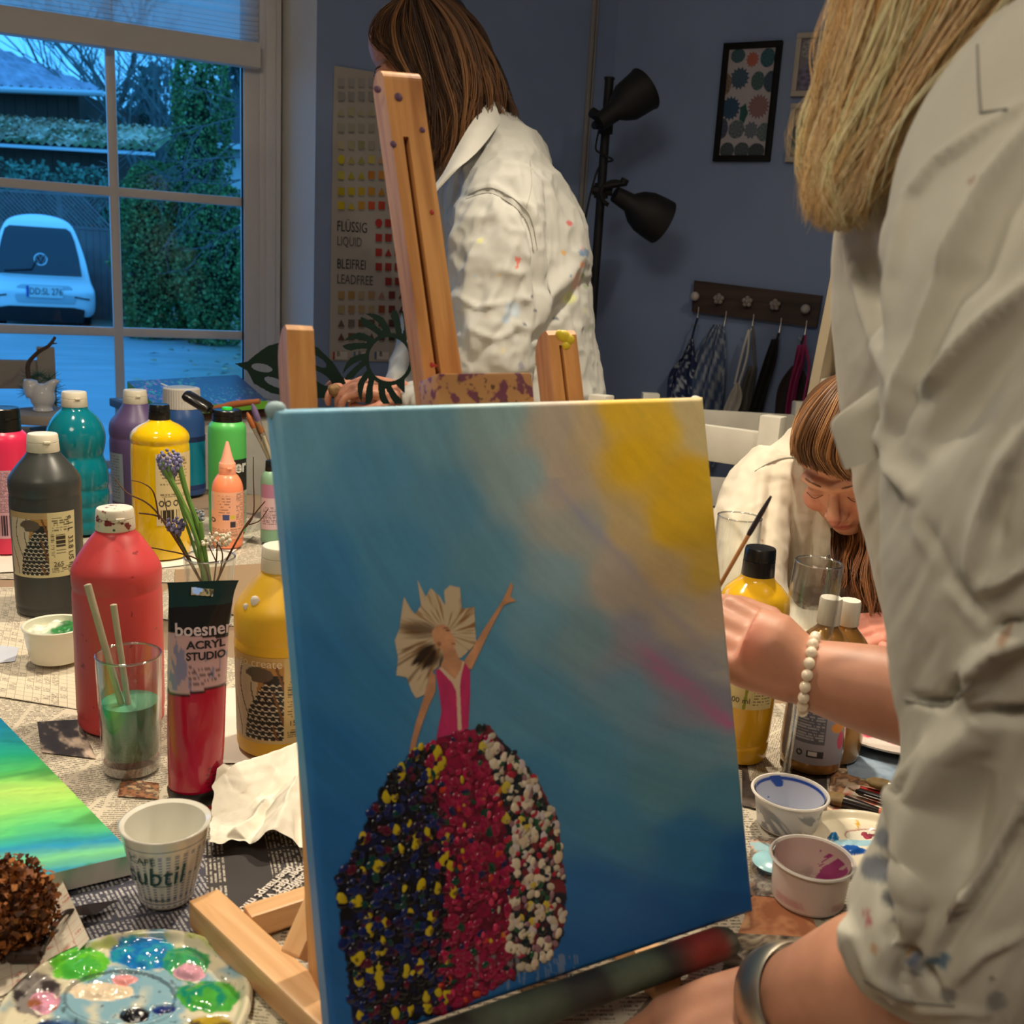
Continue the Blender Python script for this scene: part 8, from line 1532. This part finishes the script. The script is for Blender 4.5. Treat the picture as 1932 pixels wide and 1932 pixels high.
b = B(); hand_geo(b, P(1572, 1204, 1.485), P(1640, 1206, 1.44)-P(1572, 1204, 1.485), A(.1, -.35, .9), .95, curls=[(.2, .3, .2), (.25, .35, .2), (.3, .35, .2), (.3, .4, .2)], side=1); skin_part(w2, 'hand', b, .0026, 3, (226, 150, 130))
hp = A(P(1600, 1400, 1.95)[0], 1.98, .56); trousers(w2, hp, [((hp[0]-.12, 1.52, .05), (0, -1, 0), hp+A(-.12, -.40, .02), (-.09, 0, 0)), ((hp[0]+.12, 1.50, .05), (0, -1, 0), hp+A(.12, -.42, .02), (.09, 0, 0))], (70, 72, 84))

# ---- the blonde woman close at the right
w3 = Thing('person', 'blonde woman close at the right in a stained pale shirt with a pearl bracelet', 'person', (.74, .50, 0))
b = B(); rows = [(-20, 1960, .61, .06), (40, 1880, .62, .07), (110, 1806, .625, .08), (210, 1735, .635, .085), (320, 1662, .645, .09), (430, 1592, .655, .10), (500, 1584, .66, .12), (600, 1586, .66, .14), (760, 1606, .66, .13), (900, 1630, .66, .13), (1010, 1656, .66, .13), (1150, 1690, .66, .13), (1290, 1722, .66, .12), (1420, 1720, .66, .12), (1520, 1735, .66, .11), (1640, 1790, .66, .10)]
HWT = 330
ptube(b, [(uL+HWT, v, y, HWT, d) for v, uL, y, d in rows], 44, 50)
ptube(b, [(2200, 500, .66, 300, .14), (2400, 1100, .62, 330, .15), (2560, 1700, .58, 340, .15)], 30, 20)
shl = [(1640, 392, .62, 60), (1720, 250, .60, 60), (1800, 150, .57, 60), (1890, 90, .55, 60), (1990, 60, .55, 60)]
ptube(b, [(2010, 150, .54, 190, .07), (1960, 300, .51, 232, .075), (1925, 520, .475, 220, .075), (1915, 800, .455, 214, .072), (1905, 1060, .45, 206, .070), (1912, 1300, .45, 194, .066), (1918, 1480, .45, 186, .062), (1886, 1580, .45, 186, .061), (1845, 1680, .455, 184, .060), (1822, 1770, .46, 176, .056), (1808, 1850, .465, 120, .05)], 40, 60)
# rolled cuff round the elbow
cq0 = [(1612, 1742), (1622, 1800), (1660, 1856), (1730, 1892), (1830, 1900), (1940, 1884), (2000, 1850)]
b.tube(interp([P(u, v, .452+.0*i) for i, (u, v) in enumerate(cq0)], 40), .010, 14); ptube(b, [(1716, 1610, .45, 36, .03), (1668, 1690, .452, 40, .03), (1640, 1760, .455, 36, .03), (1668, 1830, .455, 34, .03)], 18, 14)

fl = [([(1960, 180), (1850, 246), (1770, 306), (1722, 370), (1704, 450), (1684, 530), (1678, 620), (1686, 750)], 10, .0034), ([(1960, 270), (1880, 400), (1840, 500), (1790, 540), (1740, 640), (1716, 730)], 34, -.0050),
      ([(1960, 215), (1862, 345), (1800, 470), (1750, 590), (1712, 690), (1690, 770), (1672, 830)], 13, .0062), ([(1672, 800), (1684, 880), (1720, 930)], 12, .004),
      ([(1960, 520), (1860, 612), (1775, 706), (1735, 735)], 15, .0062), ([(1960, 590), (1880, 690), (1800, 790), (1730, 870)], 34, -.0060),
      ([(1598, 460), (1640, 600), (1682, 730)], 10, .0034), ([(1640, 440), (1650, 540), (1668, 640)], 14, -.0035), ([(1668, 420), (1660, 480), (1650, 520)], 8, .002),
      ([(1960, 770), (1890, 880), (1850, 990), (1838, 1070), (1846, 1110)], 15, .0055), ([(1850, 1110), (1900, 1092), (1960, 1050)], 12, .005), ([(1900, 900), (1872, 980), (1880, 1040)], 24, -.004), ([(1730, 960), (1790, 1090), (1850, 1160)], 14, -.0035), ([(1720, 930), (1745, 1010), (1800, 1110), (1850, 1180)], 14, .0025),
      ([(1960, 1190), (1885, 1215), (1845, 1270), (1850, 1310)], 22, .010), ([(1960, 1170), (1890, 1180), (1850, 1220)], 9, -.006), ([(1850, 1262), (1800, 1300), (1782, 1328), (1730, 1320)], 9, -.006), ([(1856, 1338), (1910, 1350), (1960, 1345)], 11, -.010),
      ([(1850, 1360), (1790, 1420), (1750, 1520), (1726, 1640), (1716, 1720)], 40, .011), ([(1762, 1400), (1734, 1480), (1716, 1560)], 9, .005), ([(1700, 1590), (1672, 1660), (1680, 1760), (1692, 1790)], 13, -.007), ([(1690, 1600), (1655, 1640)], 12, -.006),
      ([(1932, 1500), (1870, 1620), (1800, 1730), (1740, 1830)], 12, .0045), ([(1932, 1560), (1880, 1650), (1810, 1750), (1770, 1820)], 14, -.005), ([(1860, 1440), (1830, 1560), (1820, 1650)], 24, -.005), ([(1770, 1870), (1740, 1820), (1716, 1790)], 9, -.006), ([(1932, 1760), (1850, 1800), (1790, 1860)], 10, .003), ([(1612, 1770), (1650, 1846), (1740, 1904), (1860, 1912)], 9, .002)]
sp = [(1836, 342, 7, (160, 110, 100)), (1755, 1812, 15, (30, 96, 130)), (1776, 1815, 13, (30, 96, 130)), (1718, 1816, 9, (60, 80, 130)), (1808, 1720, 16, (96, 74, 66)), (1816, 1700, 12, (110, 84, 72)), (1870, 1848, 7, (84, 80, 76)), (1715, 1800, 6, (196, 150, 60)), (1634, 1722, 9, (176, 40, 70)), (1640, 1740, 9, (176, 40, 70)), (1690, 1598, 13, (60, 70, 92)), (1676, 1640, 13, (56, 66, 86)), (1672, 1690, 12, (56, 64, 82)), (1680, 1738, 11, (60, 66, 80)), (1905, 1190, 10, (170, 130, 100)), (1652, 1640, 30, (76, 88, 110)), (1668, 1580, 22, (86, 98, 120)), (1676, 1690, 20, (70, 78, 92)), (1650, 1790, 10, (190, 150, 110)), (1728, 1830, 14, (90, 90, 96)), (1790, 1875, 16, (120, 120, 124)), (1880, 1890, 20, (130, 130, 132))]  # paint stains; slate spots colour in the sleeve's dark inner shadow
ruck = lambda v, pj: .0012*n2(pj[:, 0]/30+pj[:, 1]/70, pj[:, 1]/120-pj[:, 0]/200, 4, 3)*sstep(300, 700, pj[:, 1])+.0018*n2(pj[:, 0]/46+pj[:, 1]/90, pj[:, 1]/260, 14, 2)
sh3, sv3, sf3 = shirt(w3, b, .0026, 'stained_shirt', (208, 205, 190), .0004, 30, fl, sp, 16, seed=21, ruck=ruck, fk=1.6)
flap(w3, 'placket', [(1668, 724, .520), (1614, 762, .524), (1572, 797, .530), (1580, 840, .528), (1596, 886, .525)], [(1690, 740, .515), (1690, 770, .515), (1690, 800, .515), (1692, 820, .515), (1694, 845, .515)], .003, cloth('stained_shirt'), sh3, n=(24, 14), amp=.0008, col=(208, 205, 190), bulge=.004)
t3_ = BVHTree.FromPolygons([Vector(p) for p in sv3], sf3)
for ln in ([(1844, 85), (1846, 150), (1850, 212)], [(1850, 212), (1900, 206)], [(1705, 1318), (1782, 1332), (1836, 1286)], [(1630, 1850), (1700, 1886), (1800, 1898)]):
    r = drape(ln, .0004, 30, t3_)
    if len(r) > 3: b = B(); b.tube(np.array(r), .0007, 5); w3.add('seam', b, mat('seam_grey', (150, 148, 140), .9), sh3)
# near arm, bangle and hand
el, wr = P(1800, 1842, .475), P(1478, 1896, .580); hd_d = P(1290, 1990, .565)-wr; b = B(); b.tube(interp([P(1850, 1700, .46), el, el*.5+wr*.5+A(0, -.004, .006), wr], 24), np.interp(np.linspace(0, 1, 24), [0, .35, .6, .85, 1], [.042, .043, .044, .033, .030]), 26); hand_geo(b, wr, hd_d, A(-.1, -.35, .95), 1.0, curls=[(.3, .4, .3), (.3, .45, .3), (.35, .45, .3), (.4, .45, .3)], side=-1); skin_part(w3, 'left_arm', b, .0035, 5, (198, 142, 114), [(wr, .03)])
ax = (wr-el); ax /= np.linalg.norm(ax); R = orth(ax, (0, 0, 1)); bc = el+(wr-el)*.93; b = B(); pr = [(.0355, -.0145), (.0375, -.012), (.0385, 0), (.0375, .012), (.0355, .0145), (.0348, 0)]; b.lathe(pr, bc, 60, R, closed=True); bg = w3.add('bangle', b, mat('silver', (206, 198, 182), .38, 1.0))
b = B()
for a in (2.9, 3.05): b.ball(bc+R@A(.0392*math.cos(a), .0392*math.sin(a), -.004), .0024, 10)
w3.add('bangle_stone', b, mat('clear_stone', (236, 236, 236), .05, .2), bg)
# far arm with the pearl bracelet, hand gripping the thin brush
e2, w2_ = P(1850, 1352, .735), P(1512, 1268, .80); b = B(); b.tube(interp([P(2050, 1380, .70), e2, e2*.45+w2_*.55, w2_], 24), np.interp(np.linspace(0, 1, 24), [0, .4, .7, 1], [.046, .040, .037, .0275]), 26)
hand_geo(b, w2_, P(1392, 1214, .83)-w2_, A(.25, -.72, .65), 1.0, curls=[(.75, 1.1, .6), (.9, 1.1, .6), (1.0, 1.1, .6), (1.05, 1.1, .6)], side=1, thumb=(.3, -.2)); b.tube([w2_, P(1450, 1222, .812), P(1412, 1206, .82)], [.0275, .033, .030], 20); skin_part(w3, 'right_arm', b, .0032, 5, (184, 131, 106), [(P(1390, 1200, .79), .03)])
ax = (w2_-e2); ax /= np.linalg.norm(ax); R = orth(ax, (0, 0, 1)); bc = e2+(w2_-e2)*.955; 
br = w3.add('bracelet_cord', (lambda b: b.tube([bc+R@A(.0305*math.cos(a), .0305*math.sin(a), .004*math.sin(a)) for a in np.linspace(0, 6.283, 40)], .0008, 5, False))(B()), mat('cord_white', (206, 200, 190), .6))
PRL = mat('pearl', (226, 214, 192), .22, coat=.6, sss=.1)
for k in range(20):
    a = k/20*2*math.pi; b = B(); q = bc+R@A(.0312*math.cos(a), .0312*math.sin(a), .004*math.sin(a)); b.ball(q, (.0054, .0054, .0048), 12, R); w3.add('pearl', b, PRL, br)
bt, bm2, be = P(1455, 936, .80), P(1412, 1010, .80), P(1340, 1136, .80); t = Thing('detail_brush', 'thin paintbrush with a dark end held upright behind the canvas edge', 'brush', be); b = B(); b.tube(interp([be, bm2*.5+be*.5, bm2], 12), .0018, 8); t.add('handle', b, mat('raw_handle_dark', (186, 130, 76), .45)); b = B(); b.tube(interp([bm2, bm2*.5+bt*.5, bt], 12), np.interp(np.linspace(0, 1, 12), [0, .1, .6, 1], [.0018, .0023, .0022, .0010]), 8); t.add('dark_end', b, mat('dark_end', (44, 34, 36), .4))
# hair, head and legs
b = B(); ptube(b, [(1840, -260, .64, 210, .07), (1760, -60, .64, 165, .07), (1690, 100, .64, 118, .055), (1635, 240, .645, 88, .04), (1600, 340, .65, 52, .026), (1582, 420, .655, 10, .008)], 26, 26); v, f, n = blend(b, .005, 4); bb = B(); bb.add(v+n*(.002*fbm(v*60, 3, 3))[:, None], f, (206, 166, 110)); hr3 = w3.add('hair', bb, HAIRM('blonde', .5), angle=180)
HY = lambda y, *p: [(u, v, y) for u, v in p]
gd4 = [HY(.66, (1660, -220), (1606, -80), (1586, 60), (1562, 180), (1550, 290), (1556, 370), (1576, 436)), HY(.63, (1720, -220), (1650, -60), (1612, 80), (1578, 200), (1556, 300), (1562, 380), (1580, 436)), HY(.605, (1790, -200), (1720, -40), (1670, 90), (1618, 220), (1580, 330), (1574, 400), (1584, 436)), HY(.595, (1860, -180), (1790, -20), (1724, 100), (1656, 230), (1606, 340), (1588, 420)), HY(.59, (1930, -170), (1850, -20), (1776, 100), (1700, 220), (1640, 330), (1598, 410)), HY(.59, (2000, -150), (1900, 0), (1826, 80), (1750, 170), (1676, 290), (1620, 390))]
BLD = [(250, 226, 178), (240, 208, 152), (252, 234, 196), (226, 188, 130), (250, 228, 184), (234, 202, 154)]
w3.add('hair_strands', strands(gd4, 5200, .00034, BLD, 3, (14, .010), 24, 22, lo=.8, wl=1.3, dens=9), HAIRM('blonde', .5), hr3, kind='stuff', angle=180)
gd5 = [HY(.66, (1600, -100), (1560, 60), (1530, 200), (1516, 300), (1500, 400)), HY(.65, (1610, -100), (1575, 60), (1545, 200), (1530, 320), (1540, 440))]
w3.add('flyaway_hairs', strands(gd5, 60, .00016, BLD, 9, (14, .012), 22, 16, lo=.6), HAIRM('blonde', .5), hr3, kind='stuff', angle=180)
hc3 = P(1960, -330, .66); hR3 = rotm((-.80, .30, -.45), ZU); b, g = head_geo(hc3, hR3, 1.0, P(2060, 60, .64), .055); v, f, n = blend(b, .004, 5); bb = B(); bb.add(v, f, np.clip(tint_head(v, hc3, hR3), 0, 1)); hd3 = w3.add('head', bb, SKIN, angle=180); face_parts(w3, hd3, hc3, hR3)
b = B(); b.ball(hc3+hR3@A(0, -.03, .045), (.092, .105, .092), 22, hR3); b.ball(hc3+hR3@A(0, -.07, -.04), (.085, .06, .11), 18, hR3); v, f, n = blend(b, .006, 4); bb = B(); bb.add(v, f, (206, 164, 104)); w3.add('hair_crown', bb, HAIRM('blonde', .5), hr3, angle=180)
hp = P(2560, 1700, .58); hp = A(max(hp[0], .62), .50, .93); b = B(); trousers(w3, hp, [((hp[0]+.06, .36, .05), (-1, .2, 0), None, (.0, -.08, -.02)), ((hp[0]+.10, .64, .05), (-1, .2, 0), None, (0, .08, -.02))], (52, 56, 70))

# ================================================================== groups of things alike
GROUPS = {'paint_bottle': 'paint bottles on the table', 'paintbrush': 'brush handles in the water glass', 'brush': 'brushes lying on the table', 'standing_brush': 'brushes standing behind the canvas', 'newspaper_sheet': 'newspapers covering the table',
  'newspaper_page': 'newspapers covering the table', 'white_sheet': 'loose white papers on the table', 'framed_picture': 'framed pictures on the blue wall', 'wooden_chair': 'painted wooden chairs around the table', 'champagne_flute': 'champagne flutes on the table',
  'plastic_tub': 'plastic paint tubs on the table', 'person': 'women painting around the table', 'bare_tree': 'bare trees behind the shed', 'thuja_bush': 'thuja bushes outside the window', 'evergreen_tree': 'evergreens beyond the shed',
  'checked_apron': 'aprons on the coat rack', 'white_apron': 'aprons on the coat rack', 'black_apron': 'aprons on the coat rack', 'pink_apron': 'aprons on the coat rack', 'grey_apron': 'aprons on the coat rack', 'printed_bag': 'bags on the coat rack', 'brown_bag': 'bags on the coat rack',
  'leaf_stencil': 'paper stencils in her hands', 'wreath_stencil': 'paper stencils in her hands', 'crossword_page': 'newspapers covering the table', 'slate_page': 'newspapers covering the table', 'dark_page': 'newspapers covering the table', 'calendar_page': 'newspapers covering the table', 'newspaper_clipping': 'newspapers covering the table'}
for o in list(SC.objects):
    if o.parent is None and o.get('category'):
        g_ = GROUPS.get(o.name.split('.')[0])
        if g_: o['group'] = g_
